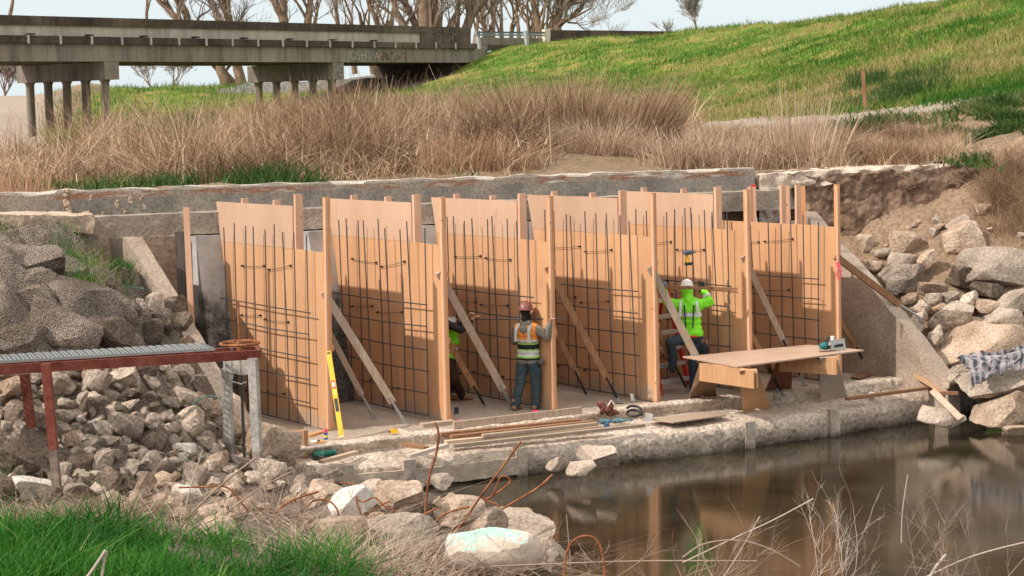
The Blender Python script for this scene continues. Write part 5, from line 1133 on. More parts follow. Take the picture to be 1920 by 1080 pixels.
# ------------------------------------------------------------------ work bench: sheet on two plywood sawhorses
tsurf = M_ply('bench_sheet', (.36,.26,.20), (.42,.31,.24), (.46,.35,.27)); ply_edge = M_plain('sheet_edge', (.34,.30,.26), .8)
saw_lt = M_wood('sawhorse_plywood', (.50,.29,.15), (.64,.41,.24), True, 2); saw_dk = M_wood('sawhorse_brown', (.16,.10,.065), (.26,.17,.115), True, 2); saw_gr = M_wood('sawhorse_grey', (.34,.30,.27), (.46,.41,.37), False, 2)
tc = [W(1382,687,.71), W(1620,656,.71), W(1516,646,.71), W(1280,668,.71)]
T_ = thing('bench_top', 'brown sheet laid across two plywood sawhorses as a work bench', 'bench top', (tc[0]+tc[2])/2)
mb = MB(); mb.prism([p-V((0,0,.0)) for p in tc], V((0,0,-.022))); obj('sheet', mb, tsurf, T_)
def sawhorse(fr, rr, label, mf, mr, tx, idx):
    """fr/rr: four sight corners of the near and the far leg panel (bottom-left, bottom-right, top-right, top-left) with levels"""
    S = thing('sawhorse', label, 'sawhorse', (fr[0]+fr[1])/2, 'plywood sawhorses under the bench')
    for pts_, mm in ((fr, mf), (rr, mr)):
        n = (pts_[1]-pts_[0]).cross(pts_[3]-pts_[0]).normalized(); b = (pts_[0]+pts_[1])/2; w_ = pts_[1]-pts_[0]
        notch = b+(pts_[2]+pts_[3]-pts_[0]-pts_[1])*.06
        mb = MB(); q = [pts_[0], pts_[0]+w_*.22, notch+w_*(-.02)+V((0,0,.01)), pts_[0]+w_*.72, pts_[1], pts_[2], pts_[3]]
        # fan the concave foot into two convex pieces
        k = pts_[0].lerp(pts_[3], .28); l = pts_[1].lerp(pts_[2], .28)
        mb.prism([q[0], q[1], q[2], k], n*.022); mb.prism([q[2], q[3], q[4], l], n*.022); mb.prism([k, q[2], l, pts_[2], pts_[3]], n*.022)
        obj('leg_panel', mb, mm, S)
    a, b = (fr[2]+fr[3])/2, (rr[2]+rr[3])/2; d = (b-a).normalized(); a = a-d*.16; b = b+d*.1
    for k in (-.035, .035):
        sd = d.cross(V((0,0,1)))*k; mb = MB(); mb.beam(V((a.x, a.y, .545))+sd, V((b.x, b.y, .545))+sd, .022, .27, up=(0,0,1)); obj('rail', mb, saw_lt, S)
    return S
Pz = lambda px, py, z: W(px, py, z)
fA = [Pz(1394,777,-.2), Pz(1448,768,-.2), W(1418,691,.685), W(1386,693,.685)]; rA = [Pz(1289,752,-.0), Pz(1343,746,-.0), W(1336,683,.685), W(1312,680,.685)]
sawhorse(fA, rA, 'sawhorse under the near end of the bench, orange leg in front and dark leg behind', saw_lt, saw_dk, 0, 0)
fB = [Pz(1537,760,-.2), Pz(1588,750,-.2), W(1568,667,.685), W(1536,670,.685)]; rB = [Pz(1433,737,.0), Pz(1483,733,.0), W(1486,664,.685), W(1462,664,.685)]
sawhorse(fB, rB, 'sawhorse under the far end of the bench, one grey leg, one red brown leg', saw_gr, M_wood('sawhorse_redbrown', (.20,.085,.045), (.30,.14,.08), True, 2), 0, 1)
# circular saw on the bench
sv = M_plain('saw_plate', (.50,.49,.46), .4, .6); teal = M_plain('tool_teal', (.02,.16,.16), .5); wht = M_plain('white_plastic', (.75,.73,.68), .5)
c = W(1560, 658, .715); rt = (tc[1]-tc[0]).normalized(); bk = V((-rt.y, rt.x, 0))
S = thing('circular_saw', 'circular saw with silver base plate lying on the far end of the bench', 'power saw', c)
mb = MB(); M3 = Matrix((rt, bk, V((0,0,1)))).transposed()
def lb(x, y, z): return c+rt*x+bk*y+V((0,0,z))
mb.prism([lb(-.02,0,.0), lb(.31,0,.0), lb(.30,.02,.17), lb(-.02,.02,.17)], bk*.012); obj('base_plate', mb, sv, S)
mb = MB(); mb.prism([lb(.05,-.012,.05), lb(.25,-.012,.05), lb(.23,-.012,.10), lb(.07,-.012,.09)], bk*.01); obj('blade_slot', mb, black_m, S)
mb = MB(); mb.tube([lb(-.20,.06,.08), lb(-.14,.06,.085), lb(-.02,.06,.09)], [.035,.058,.062], 14); obj('motor', mb, teal, S, smooth=50)
mb = MB(); mb.tube([lb(-.10,.06,.09), lb(-.03,.06,.09)], .07, 14); obj('gear_housing', mb, black_m, S, smooth=50)
mb = MB(); mb.tube([lb(-.07,-.015,.12), lb(-.07,-.018,.12)], .032, 4); obj('label_plate', mb, wht, S)
mb = MB(); mb.tube([lb(-.05,.10,.15), lb(.03,.10,.20), lb(.12,.10,.19), lb(.17,.09,.12)], .018, 8); obj('handle', mb, black_m, S, smooth=50)
mb = MB(); mb.tube([lb(.07,.06,.16), lb(.07,.06,.225)], [.03,.034], 12); obj('dust_port', mb, wht, S, smooth=50)
mb = MB(); mb.tube([lb(.12,.03,.09), lb(.12,.05,.09)], .085, 20); obj('blade_guard', mb, sv, S, smooth=50)
mb = MB(); mb.tube([lb(-.18,.06,.06), lb(-.24,.03,.012), lb(-.12,-.03,.012), lb(.02,-.05,.012)], .007, 6); obj('cord', mb, black_m, S, smooth=50)
# ------------------------------------------------------------------ red step ladder
lad_r = M_plain('ladder_red', (.50,.03,.03), .5); lad_s = M_plain('ladder_aluminium', (.60,.60,.58), .4, .6)
b0, b1 = W(1240,742,0), W(1294,732,0); wv = (b1-b0); up = V((0,0,1)); bkv = V((-wv.y, wv.x, 0)).normalized()
if bkv.y < 0: bkv = -bkv
L = thing('step_ladder', 'red step ladder with silver treads that the worker in lime stands on', 'ladder', (b0+b1)/2)
H_ = 1.68; t0, t1 = b0+wv*.12+bkv*.42+up*H_, b1-wv*.12+bkv*.42+up*H_
for a, b in ((b0, t0), (b1, t1)): mb = MB(); mb.beam(a, b, .035, .075, up=bkv); obj('rail', mb, lad_r, L)
for a, b in ((b0, t0), (b1, t1)):
    mb = MB(); mb.beam(a+bkv*.95+(b1-b0)*(.0), b+bkv*.03, .03, .05, up=bkv); obj('rear_rail', mb, lad_r, L)
    mb = MB(); mb.beam(a-up*.0+bkv*.01, a.lerp(b, .05)+bkv*.01, .045, .085, up=bkv); obj('foot', mb, lad_s, L)
for k in range(6):
    f = (.13+.152*k); a, b = b0.lerp(t0, f), b1.lerp(t1, f); mb = MB(); mb.beam(a, b, .09, .03, up=up); mb.beam(a-up*.02-bkv*.04, b-up*.02-bkv*.04, .012, .05, up=up); obj('tread', mb, lad_s, L)
a, b = b0.lerp(t0, .13), b1.lerp(t1, .13)
for p, s_ in ((a, 1), (b, -1)): mb = MB(); mb.beam(p-up*.2+wv*.0, p+wv.normalized()*.13*s_-up*.02, .012, .03, up=bkv); obj('knee_brace', mb, lad_s, L)
mb = MB(); mb.beam(t0-wv*.05+up*.02, t1+wv*.05+up*.02, .16, .04, up=up); obj('top_cap', mb, lad_r, L)
# ------------------------------------------------------------------ spirit level, tools, lumber
yel = M_plain('yellow_paint', (.72,.42,.02), .45)
a, b = W(641, 821, .05), D(616, 659, W(612,808).y-.12); Lv = thing('spirit_level', 'long yellow spirit level leaning against the leftmost panel', 'spirit level', a); dl = (b-a); pn = V((0,-1,0))
mb = MB(); mb.beam(a, b, .072, .028, up=pn); obj('body', mb, yel, Lv)
for f0_, f1_, mt_ in ((.30,.45,black_m),(.50,.545,M_plain('lime_vial', (.45,.75,.10), .3)),(.565,.66,M_plain('red_grip', (.5,.03,.02), .5)),(.005,.02,wht),(.97,.99,black_m)):
    mb = MB(); mb.beam(a+dl*f0_-pn*0+pn*.012, a+dl*f1_+pn*.012, .05, .01, up=pn); obj('fitting', mb, mt_, Lv)
mb = MB(); mb.beam(a+dl*.585+pn*.016, a+dl*.64+pn*.016, .03, .01, up=pn); obj('hand_hole', mb, wht, Lv)
# plywood offcut box beside the big lump
a, b, c2, d2 = W(500,862,-.15), W(572,862,-.15), None, None; mb = MB(); h_ = D(536, 806, a.y).z-a.z
mb.prism([a, b, b+V((0,0,h_)), a+V((0,0,h_))], V((.02,.03,0))); o = obj('plywood_offcut', mb, ply_lo); tag(o, 'square plywood offcut standing behind the sandy concrete lump', 'plywood offcut')
mb = MB(); mb.beam(b+V((.03,.0,0)), b+V((.03,.0,h_)), .035, .09, up=(0,1,0)); obj('cleat', mb, stud_brn, o)
GL = 'loose timbers lying on the weir apron'
def board(p0, p1, z, w_, t_, mat, label, z1=None, tilt=None, name='board', group=GL):
    a, b = W(p0[0], p0[1], z), W(p1[0], p1[1], z if z1 is None else z1); mb = MB(); mb.beam(a, b, w_, t_, up=tilt or (0,0,1)); return tag(obj(name, mb, mat), label, 'board', group)
board((850,797),(1090,769),0.105,.045,.10,stud_old,'grey board on edge at the back of the lumber pile, two pink paint marks')
for px, py in ((860,792),(1004,773)):
    q = W(px, py, .04); mb = MB(); mb.tube([q+V((0,-.03,0)), q+V((0,-.045,0))], .045, 10); tag(obj('paint_mark', mb, M_plain('pink_paint%d' % px, (.9,.02,.22), .7)), 'bright pink marker on the %s half of the grey board' % ('left' if px < 900 else 'right'), 'marker')
board((850,800),(1082,774),0.065,.10,.045,stud_old,'long grey board just in front of the pink marked board')
board((832,806),(1112,777),0.025,.10,.045,stud_old,'long grey board second from the back of the lumber pile')
board((826,814),(1086,788),0.015,.10,.045,stud_brn,'long reddish brown board in the middle of the lumber pile')
board((845,819),(1112,791),-0.005,.09,.045,stud_brn,'long brown board with red end near the front of the lumber pile')
board((905,817),(1120,794),0.005,.09,.04,stud_old,'thin grey board on the right half of the lumber pile')
board((835,829),(1130,800),-0.045,.10,.045,M_wood('pale_lumber', (.50,.39,.29), (.62,.50,.38), False, 0),'wide pale board at the front of the lumber pile')
board((850,836),(1208,797),-0.065,.075,.045,stud_old,'longest grey board lying along the front edge of the pile')
board((790,798),(850,791),0.085,.13,.06,stud_old,'short stub of grey timber at the left end of the pile'); board((793,813),(855,806),0.005,.12,.06,stud_brn,'short stub of dark timber lowest at the left end of the pile')
board((745,806),(818,831),0.085,.08,.045,M_wood('white_lumber', (.60,.53,.45), (.72,.66,.58), False, 0),'whitewashed board, left arm of the V shape',-.12); board((765,856),(838,835),-0.055,.08,.05,M_wood('white_lumber2', (.54,.48,.42), (.66,.60,.53), False, 0),'whitewashed board with orange end, right arm of the V shape')
board((757,833),(800,840),-0.035,.10,.04,stud_brn,'short brown scrap inside the V shape'); board((602,866),(668,848),-0.075,.09,.045,M_wood('tan_lumber', (.48,.37,.27), (.60,.48,.36), False, 0),'single short tan board in front of the green brush')
board((578,818),(612,808),0.145,.06,.04,stud_mid,'small wood block under the front corner of the leftmost panel')
pc = [W(1215,787,-.1), W(1262,794,-.1), W(1362,780,-.1), W(1330,773,-.1)]; mb = MB(); mb.prism(pc, V((0,0,.018))); tag(obj('plywood_scrap', mb, tsurf), 'flat plywood scrap lying left of the sawhorse leg', 'plywood scrap')
pc = [W(1595,708,.02), W(1612,711,.02), W(1634,703,.02), W(1612,700,.02)]; mb = MB(); mb.prism(pc, V((0,0,.015))); tag(obj('plywood_scrap', mb, stud_brn), 'small brown scrap on the floor near the right wing wall', 'plywood scrap')
board((1588,748),(1748,726),-0.055,.10,.045,stud_brn,'long red brown board on the ledge right of the bench')
board((1716,703),(1768,736),0.135,.10,.04,M_wood('bright_lumber', (.50,.32,.19), (.62,.43,.28), False, 0),'bright brown board leaning across the scraps at the right',-.1)
board((1740,700),(1795,689),0.135,.07,.04,stud_mid,'thin orange lath at the foot of the huge sandy slab'); board((1762,737),(1796,737),-0.035,.06,.05,stud_brn,'short brown block right of the bright board')
a, b = D(1748, 733, 27.2), D(1802, 786, 26.6); mb = MB(); mb.beam(a, b, .10, .05, up=(0,-1,.2)); tag(obj('board', mb, stud_old), 'grey board leaning down into the water at the right end of the weir', 'board', GL)
board((1772,724),(1790,716),0.035,.13,.06,M_wood('blockwood', (.5,.42,.34), (.62,.53,.44), False, 0),'squat pale wood block between the scraps', name='wood_block', group=None)
# plank across the rebar in front of the lime worker
a, b = D(1232, 538, 27.95), D(1383, 542, 27.75); mb = MB(); mb.beam(a, b, .05, .045, up=(0,0,1)); tag(obj('cross_plank', mb, stud_brn), 'thin brown plank held level across the bars by the worker in lime', 'plank')
# worker's bar
a, b = D(888, 598, 27.6), D(1054, 597, 26.75); mb = MB(); mb.tube([a, (a+b)/2+V((0,0,-.01)), b], .010, 6); tag(obj('held_bar', mb, rebar_m), 'long straight steel bar held between the two workers', 'steel bar')
# cordless drill on the panel
def drill(c, s, label, rot, mat_b):
    Dl = thing('cordless_drill', label, 'drill', c); f = rot @ V((1,0,0)); u = rot @ V((0,0,1)); q = lambda x, z: V(c)+f*x*s+u*z*s
    mb = MB(); mb.tube([q(-.09,.2), q(-.05,.2), q(.06,.2), q(.09,.2)], [.03*s,.04*s,.038*s,.02*s], 12); obj('motor', mb, mat_b, Dl, smooth=50)
    mb = MB(); mb.tube([q(.09,.2), q(.15,.2)], [.018*s,.01*s], 8); obj('chuck', mb, black_m, Dl, smooth=50)
    mb = MB(); mb.tube([q(-.03,.18), q(-.01,.04)], .02*s, 8); obj('grip', mb, yel, Dl, smooth=50)
    mb = MB(); mb.beam(q(-.06,.02), q(.06,.02), .06*s, .045*s, up=u); obj('battery', mb, black_m, Dl)
    return Dl
drill(D(1291, 497, 28.05), 1.0, 'cordless drill hooked on the rebar above the worker in lime', Matrix.Rotation(math.radians(35), 3, 'Z'), M_plain('drill_blue', (.07,.10,.16), .5))
# yellow tape measure, spray can, caulk tube, brush, pen
q = W(738, 811, .08); mb = MB(); mb.box(q+V((0,0,.02)), (.11,.05,.055)); o = tag(obj('tape_measure', mb, yel), 'small yellow tape measure on the kerb left of the V shaped boards', 'tape measure')
mb = MB(); mb.box(q+V((-.055,-.005,.015)), (.02,.045,.03)); obj('mouth', mb, black_m, o)
q = W(611, 824, .06); Sp = thing('spray_can', 'small spray can with pink cap at the foot of the leftmost panel', 'spray can', q)
mb = MB(); mb.tube([q, q+V((0,0,.09)), q+V((0,0,.10))], [.028,.028,.018], 12); obj('can', mb, M_plain('can_blue', (.05,.10,.35), .4), Sp, smooth=40)
mb = MB(); mb.tube([q+V((0,0,.03)), q+V((0,0,.065))], .0286, 12); obj('label_band', mb, M_plain('can_label', (.75,.65,.12), .5), Sp, smooth=40)
mb = MB(); mb.tube([q+V((0,0,.10)), q+V((0,0,.155))], [.024,.022], 12); obj('cap', mb, M_plain('pink_cap', (.75,.08,.18), .4), Sp, smooth=40)
q = W(583, 829, .06); mb = MB(); mb.tube([q, q+V((.08,.02,0))], .028, 10); o = tag(obj('paper_roll', mb, wht, smooth=40), 'small white roll beside the spray can', 'roll'); mb = MB(); mb.tube([q+V((.08,.02,0)), q+V((.12,.03,0))], .026, 10); obj('end_cap', mb, black_m, o, smooth=40)
mb = MB(); mb.beam(W(592,829,.06), W(611,828,.06), .02, .015); tag(obj('pencil', mb, M_plain('orange_pencil', (.75,.33,.03), .5)), 'orange pencil lying between roll and spray can', 'pencil')
q = W(588, 853, -.08); Br = thing('roller_brush', 'dark green bristle roller lying below the spray can', 'roller', q)
mb = MB(); mb.tube([q, q+V((.30,.08,.0))], .055, 14); obj('bristles', mb, M_stone('green_bristle', (.01,.06,.05), (.02,.13,.11), (.05,.22,.18), 20, 90, .8, .01, 0), Br, smooth=50); mb = MB(); mb.beam(q+V((-.01,-.05,-.035)), q+V((.31,.02,-.035)), .05, .03); obj('tray', mb, black_m, Br)
q = W(640, 843, -.1); mb = MB(); mb.box(q+V((0,0,.02)), (.10,.06,.04), Matrix.Rotation(.4, 3, 'Z')); tag(obj('rubber_block', mb, black_m), 'small black rubber block right of the green roller', 'block')
stick([(687,849),(705,846),(735,837),(760,839),(785,841)], [25.05,25.1,25.35,25.4,25.4], .012, 'bent blue grey strap on the ledge left of the V shape', M_plain('strap', (.20,.25,.27), .7), 'strap', 'strap')
# heap of tools, gloves and hose at the right end of the lumber pile
q = W(1140, 782, -.0); TB = thing('tool_belt', 'brown leather tool belt heap at the right end of the lumber pile', 'tool belt', q)
lea = M_stone('leather', (.07,.025,.02), (.16,.06,.045), (.33,.17,.12), 18, 60, .8, .01, 0); RT_ = random.Random(4)
for k in range(7):
    o_ = V((RT_.uniform(-.16,.16), RT_.uniform(-.06,.06), RT_.uniform(.03,.2))); mb = MB(); mb.ball(q+o_, (RT_.uniform(.05,.10), .05, RT_.uniform(.03,.06)), 10, mat=Euler((RT_.random()*2, RT_.random()*2, 0)).to_matrix()); obj('pouch', mb, lea, TB, smooth=70)
mb = MB(); mb.tube([q+V((.0,-.04,.18)), q+V((.05,-.05,.26)), q+V((.09,-.04,.2))], .012, 6); obj('buckle_strap', mb, wht, TB, smooth=50)
q = W(1190, 785, -.02); mb = MB(); mb.tube([q+V((.11*math.cos(t), .10*math.sin(t)+.02, .05+.045*math.sin(t*1.0)+.01*t)) for t in np.linspace(0, 9.1, 26)], .020, 8); tag(obj('rubber_hose', mb, black_m, smooth=60), 'coiled black rubber hose beside the leather tool belt', 'hose')
q = W(1150, 797, -.1); Gl = thing('work_gloves', 'pair of grey teal work gloves lying on the lumber pile', 'gloves', q); gm = M_plain('glove_teal', (.10,.19,.21), .8, bump=.4)
for k, (dx, dy) in enumerate(((-.08,.0),(.13,.05))):
    mb = MB(); c_ = q+V((dx,dy,.06)); mb.ball(c_, (.07,.045,.03), 10)
    for f in range(4): mb.tube([c_+V((.04,-.03+.018*f,0)), c_+V((.11+.012*f,-.035+.02*f,.012)), c_+V((.15+.006*f,-.035+.022*f,-.01))], [.012,.011,.008], 6)
    mb.tube([c_+V((-.01,-.03,.0)), c_+V((.04,-.09,.01))], [.014,.01], 6); mb.tube([c_, c_+V((-.12,-.02,.0))], [.035,.045], 8); obj('glove', mb, gm, Gl, smooth=70)
mb = MB(); q = W(1130, 800, -.1); mb.beam(q, q+V((.1,.02,.03)), .05, .05); mb.tube([q+V((.05,0,.03)), q+V((.12,.02,.10))], .02, 8); tag(obj('nail_pouch', mb, M_plain('tool_blue', (.05,.12,.2), .6)), 'little blue tool at the left of the gloves', 'hand tool')
q = W(1208, 790, -.1); mb = MB(); mb.prism([q, q+V((.12,.04,.0)), q+V((.14,.04,.10)), q+V((.02,0,.13))], V((0,.015,0))); tag(obj('paper_card', mb, wht), 'small pale card standing beside the hose', 'card')
q = W(1187, 752, .0); mb = MB(); mb.prism([q+V((-.03,0,0)), q+V((.03,0,0)), q+V((0,0,.11)), q+V((-.045,0,.12))], V((.01,.02,0))); tag(obj('paper_scrap', mb, wht), 'white paper scrap standing on the floor by the brown brace', 'paper')
mb = MB(); q = W(856, 776, 0); mb.box(q+V((0,0,.05)), (.07,.05,.10)); tag(obj('black_tin', mb, M_plain('navy', (.03,.04,.07), .5)), 'small dark tin standing on the floor at the foot of the second panel', 'tin')
pc = [W(1627,741,-.1), W(1645,744,-.1), W(1640,737,-.1), W(1632,735,-.1)]; mb = MB(); mb.prism(pc, V((0,0,.012))); tag(obj('paper_sheet', mb, wht), 'folded white paper lying on the ledge below the bench end', 'paper')
q = W(1695, 705, .05)
def power_tool(q, label, sg):
    Pt = thing('power_tool', label, 'power tool', q); mb = MB(); mb.tube([q+V((-.14*sg,0,.04)), q+V((0,0,.09)), q+V((.12*sg,.02,.10))], [.03,.045,.06], 12); obj('body', mb, teal, Pt, smooth=50)
    mb = MB(); mb.tube([q+V((.12*sg,.02,.10)), q+V((.17*sg,.02,.10))], .062, 12); obj('housing', mb, black_m, Pt, smooth=50)
    mb = MB(); mb.tube([q+V((.0,.0,.08)), q+V((.02*sg,-.06,.02))], .022, 8); obj('grip', mb, black_m, Pt, smooth=50)
power_tool(q, 'dark teal power tool on the kerb by the wing wall', 1); power_tool(W(1718,722,-.1), 'smaller dark power tool below the kerb by the scraps', -1)
# yellow crowbar like strip at the left, in the bay
mb = MB(); mb.beam(D(317, 575, 26.6), D(328, 612, 26.4), .045, .02, up=(0,-1,0)); tag(obj('yellow_stake', mb, yel), 'short yellow stake between the boulders and the tall single stud', 'stake')
# ------------------------------------------------------------------ plaid shirt on the slab
def M_plaid():
    t = NT('plaid_cloth'); tcn = t.n('ShaderNodeAttribute'); tcn.attribute_name = 'puv'; sx = t.n('ShaderNodeSeparateXYZ'); t.l(tcn.outputs['Vector'], sx.inputs[0])
    def stripes(o, f, w_, ph=0.0): m_ = t.math('FRACT', t.math('ADD', t.math('MULTIPLY', o, f), ph)); return t.math('LESS_THAN', m_, w_)
    a, b = sx.outputs[0], sx.outputs[1]; c = t.mix(0, (.12,.12,.13), (0,0,0))
    s1 = t.math('MULTIPLY', t.math('ADD', stripes(a, 7, .42), stripes(b, 7, .42)), .5); c = t.mix(s1, (.27,.26,.27), (.045,.05,.06))
    w1 = t.math('MAXIMUM', stripes(a, 7, .12, .3), stripes(b, 7, .12, .3)); c = t.mix(t.math('MULTIPLY', w1, .7), c, (.42,.37,.36))
    r1 = t.math('MAXIMUM', stripes(a, 7, .035, .17), stripes(b, 7, .035, .17)); c = t.mix(t.math('MULTIPLY', r1, .6), c, (.40,.14,.13)); t.col(c); return t.fin(.9)
nx_, ny_ = 70, 36; u, v = np.meshgrid(np.linspace(0, 1, nx_), np.linspace(0, 1, ny_), indexing='ij'); c = W(1870, 700, .32); c = D(1872, 690, 27.9)
X = c.x+(u-.5)*1.15+.07*fbm(u*3, v*3, 1, 2); wd = .30+.14*np.cos((u-.1)*5.2)
Y = c.y-.05+(v-.5)*2*wd*.8+.05*fbm(u*4, v*4, 6, 2); fold = .055*np.abs(fbm(u*5, v*7, 3, 3))+.02*np.abs(np.sin(u*17+v*6))
Z = c.z-.14+u*.24+v*.20+fold*1.8+.12*(1-(2*v-1)**2)*(.7+.5*np.sin(u*6+1)); Z -= np.clip((.10-v)*1.2, 0, 1)*.9
o = grid_mesh(np.stack([X, Y, Z], -1), M_plaid(), 'plaid_shirt'); at = o.data.attributes.new('puv', 'FLOAT_VECTOR', 'POINT'); uv = np.stack([u*1.3+.03*fbm(u*4, v*4, 9, 2), v*.9+.25*fbm(u*2.5, v*2, 2, 2), 0*u], -1); at.data.foreach_set('vector', uv.astype(np.float32).ravel())
sm_ = o.modifiers.new('cloth', 'SOLIDIFY'); sm_.thickness = .006; tag(o, 'grey and white plaid shirt lying crumpled on a pale slab', 'shirt')
# ------------------------------------------------------------------ catwalk and sluice gate at the left
yA, yB = 21.0, 22.2
CW = thing('catwalk', 'rusty red steel catwalk with a silver grating running in from the left', 'catwalk', D(90, 915, 21.2))
def cbeam(x0, y0, Y0, x1, y1, Y1, w_, t_, mat, name, par=CW): a, b = D(x0, y0, Y0), D(x1, y1, Y1); mb = MB(); mb.beam(a, b, w_, t_, up=(0,0,1)); return obj(name, mb, mat, par)
cbeam(-260, 709, 20.4, 486, 664.5, 22.2, .06, .115, red_paint, 'side_beam'); cbeam(-260, 700, 21.1, 482, 655, 22.95, .06, .09, red_paint, 'side_beam')
cbeam(485, 664, 22.2, 482, 656, 22.95, .05, .10, red_paint, 'end_beam'); cbeam(350, 668, 21.9, 362, 660, 22.6, .05, .08, red_paint, 'cross_beam'); cbeam(78, 690, 21.2, 60, 683, 21.9, .05, .1, red_paint, 'cross_beam')
# grating: bearing bars and cross bars with serrated edges
a0, a1 = D(-260, 701, 20.4), D(404, 660.5, 22.0); dv = (a1-a0).normalized(); wv_ = V((-dv.y, dv.x, 0)).normalized(); n_b = int((a1-a0).length/.05); mb = MB(); z_ = V((0,0,.035))
for k in range(13): q = a0+wv_*(.05*k+.02)+z_; mb.beam(q, q+(a1-a0), .007, .03)
for k in range(n_b):
    q = a0+dv*.05*k+z_+V((0,0,.016)); mb.beam(q, q+wv_*.62+dv*(.02 if k % 2 else 0), .012, .012)
obj('grating', mb, steel_m, CW)
for x0, y0, x1, y1, Y, m_ in ((86,682,107,918,20.95,red_paint),(46,702,70,892,21.7,red_paint)):
    a, b = D(x0, y0, Y), D(x1, y1, Y-.05); k = a.lerp(b, .68); mb = MB(); mb.beam(a, k, .10, .10, up=(0,1,0)); lg = obj('leg', mb, m_, CW); mb = MB(); mb.beam(k, b+(b-a)*.08, .096, .096, up=(0,1,0)); obj('leg_base', mb, M_stone('scaled_leg', (.10,.085,.075), (.20,.17,.15), (.33,.28,.24), 8, 60, .5, .003, 0), lg)
mb = MB(); q = D(336, 677, 21.85); mb.beam(q+V((0,-.04,.03)), q+V((0,-.04,-.05)), .02, .01, up=(0,1,0)); obj('hanger_clip', mb, steel_m, CW)
SG = thing('sluice_gate', 'galvanised two legged sluice gate frame with a rusty handwheel', 'sluice gate', D(455, 900, 22.3))
zinc = M_stone('zinc', (.25,.255,.25), (.36,.37,.36), (.48,.49,.47), 5, 30, .2, .002, .0, rough=.5); zinc_d = M_stone('zinc_stained', (.16,.14,.125), (.27,.24,.22), (.36,.33,.31), 5, 40, .3, .002, 0, rough=.6)
for x0, y0, x1, y1, Y in ((474,672,486,912,22.1),(425,690,431,884,22.75)):
    a, b = D(x0, y0, Y), D(x1, y1, Y); k = a.lerp(b, .72); mb = MB(); mb.beam(a, k, .11, .09, up=(.35,1,0)); lg = obj('leg', mb, zinc, SG); mb = MB(); mb.beam(k, b, .107, .087, up=(.35,1,0)); obj('leg_foot', mb, zinc_d, lg)
a, b = D(418, 684, 22.75), D(472, 686, 22.12); mb = MB(); mb.prism([a+V((0,0,.06)), b+V((0,0,.08)), b-V((0,0,.09)), a.lerp(b,.7)-V((0,0,.13)), a-V((0,0,.08))], V((.01,.02,0))); obj('header_plate', mb, zinc, SG)
a, b = D(430, 858, 22.7), D(482, 872, 22.1); mb = MB(); mb.beam(a, b, .05, .09); obj('sill_bar', mb, zinc_d, SG)
Yw = 22.45; mb = MB(); mb.tube([D(446, 566, Yw), D(449, 640, Yw), D(451, 660, Yw)], .017, 8); obj('spindle', mb, rust_m, SG, smooth=50)
mb = MB(); mb.tube([D(452, 700, Yw), D(456, 800, Yw), D(459, 872, Yw)], .02, 8); obj('spindle_rod', mb, M_plain('spindle_dark', (.06,.045,.035), .6), SG, smooth=50)
mb = MB(); mb.tube([D(451, 640, Yw), D(451, 676, Yw)], [.05,.04], 12); obj('hub', mb, rust_m, SG, smooth=50)
cw_ = D(449.5, 643.5, Yw); hw_ = []; mb = MB(); mb.tube([cw_+V((.245*math.cos(t), .245*math.sin(t), 0)) for t in np.linspace(0, 2*math.pi, 33)], .019, 8, cap=False)
whl = obj('handwheel', mb, rust_m, SG, smooth=60)
for t in (.4, 2.5, 4.6): mb = MB(); mb.beam(cw_, cw_+V((.24*math.cos(t), .24*math.sin(t), 0)), .03, .016); obj('spoke', mb, rust_m, whl)
mb = MB()
for k in range(12): q = D(434, 652, 22.3)+V((.004*math.sin(k*2), 0, -.035*k)); mb.tube([q, q-V((0,0,.03))], .009 if k % 2 else .013, 6)
for k in range(6): q = D(436, 716, 22.3)+V((.03*k, 0, -.01*(3-abs(3-k)))); mb.tube([q, q+V((.028,0,0))], .010, 6)
obj('chain', mb, steel_m, SG)
# ------------------------------------------------------------------ people
def capsule(bm, a, b, ra, rb, seg=14, rings=4):
    a, b = V(a), V(b); d = b-a; L = d.length
    if L < 1e-6: d = V((0,0,1)); L = 1e-6
    q = d.to_track_quat('Z', 'Y').to_matrix(); rows = []
    for i in range(rings+1): t = -math.pi/2+math.pi/2*i/rings; rows.append((math.sin(t)*ra, math.cos(t)*ra))
    for i in range(rings+1): t = math.pi/2*i/rings; rows.append((L+math.sin(t)*rb, math.cos(t)*rb))
    vs = []
    for z, r in rows:
        r = max(r, 1e-5); vs.append([bm.verts.new(a+q @ V((r*math.cos(2*math.pi*k/seg), r*math.sin(2*math.pi*k/seg), z))) for k in range(seg)])
    for i in range(len(vs)-1):
        for k in range(seg): bm.faces.new((vs[i][k], vs[i][(k+1) % seg], vs[i+1][(k+1) % seg], vs[i+1][k]))
    bm.faces.new(vs[0][::-1]); bm.faces.new(vs[-1])
def ellip(bm, c, r, M=None):
    t = bmesh.ops.create_icosphere(bm, subdivisions=3, radius=1.0); M = M or Matrix.Identity(3)
    for v in t['verts']: v.co = V(c)+M @ V((v.co.x*r[0], v.co.y*r[1], v.co.z*r[2]))
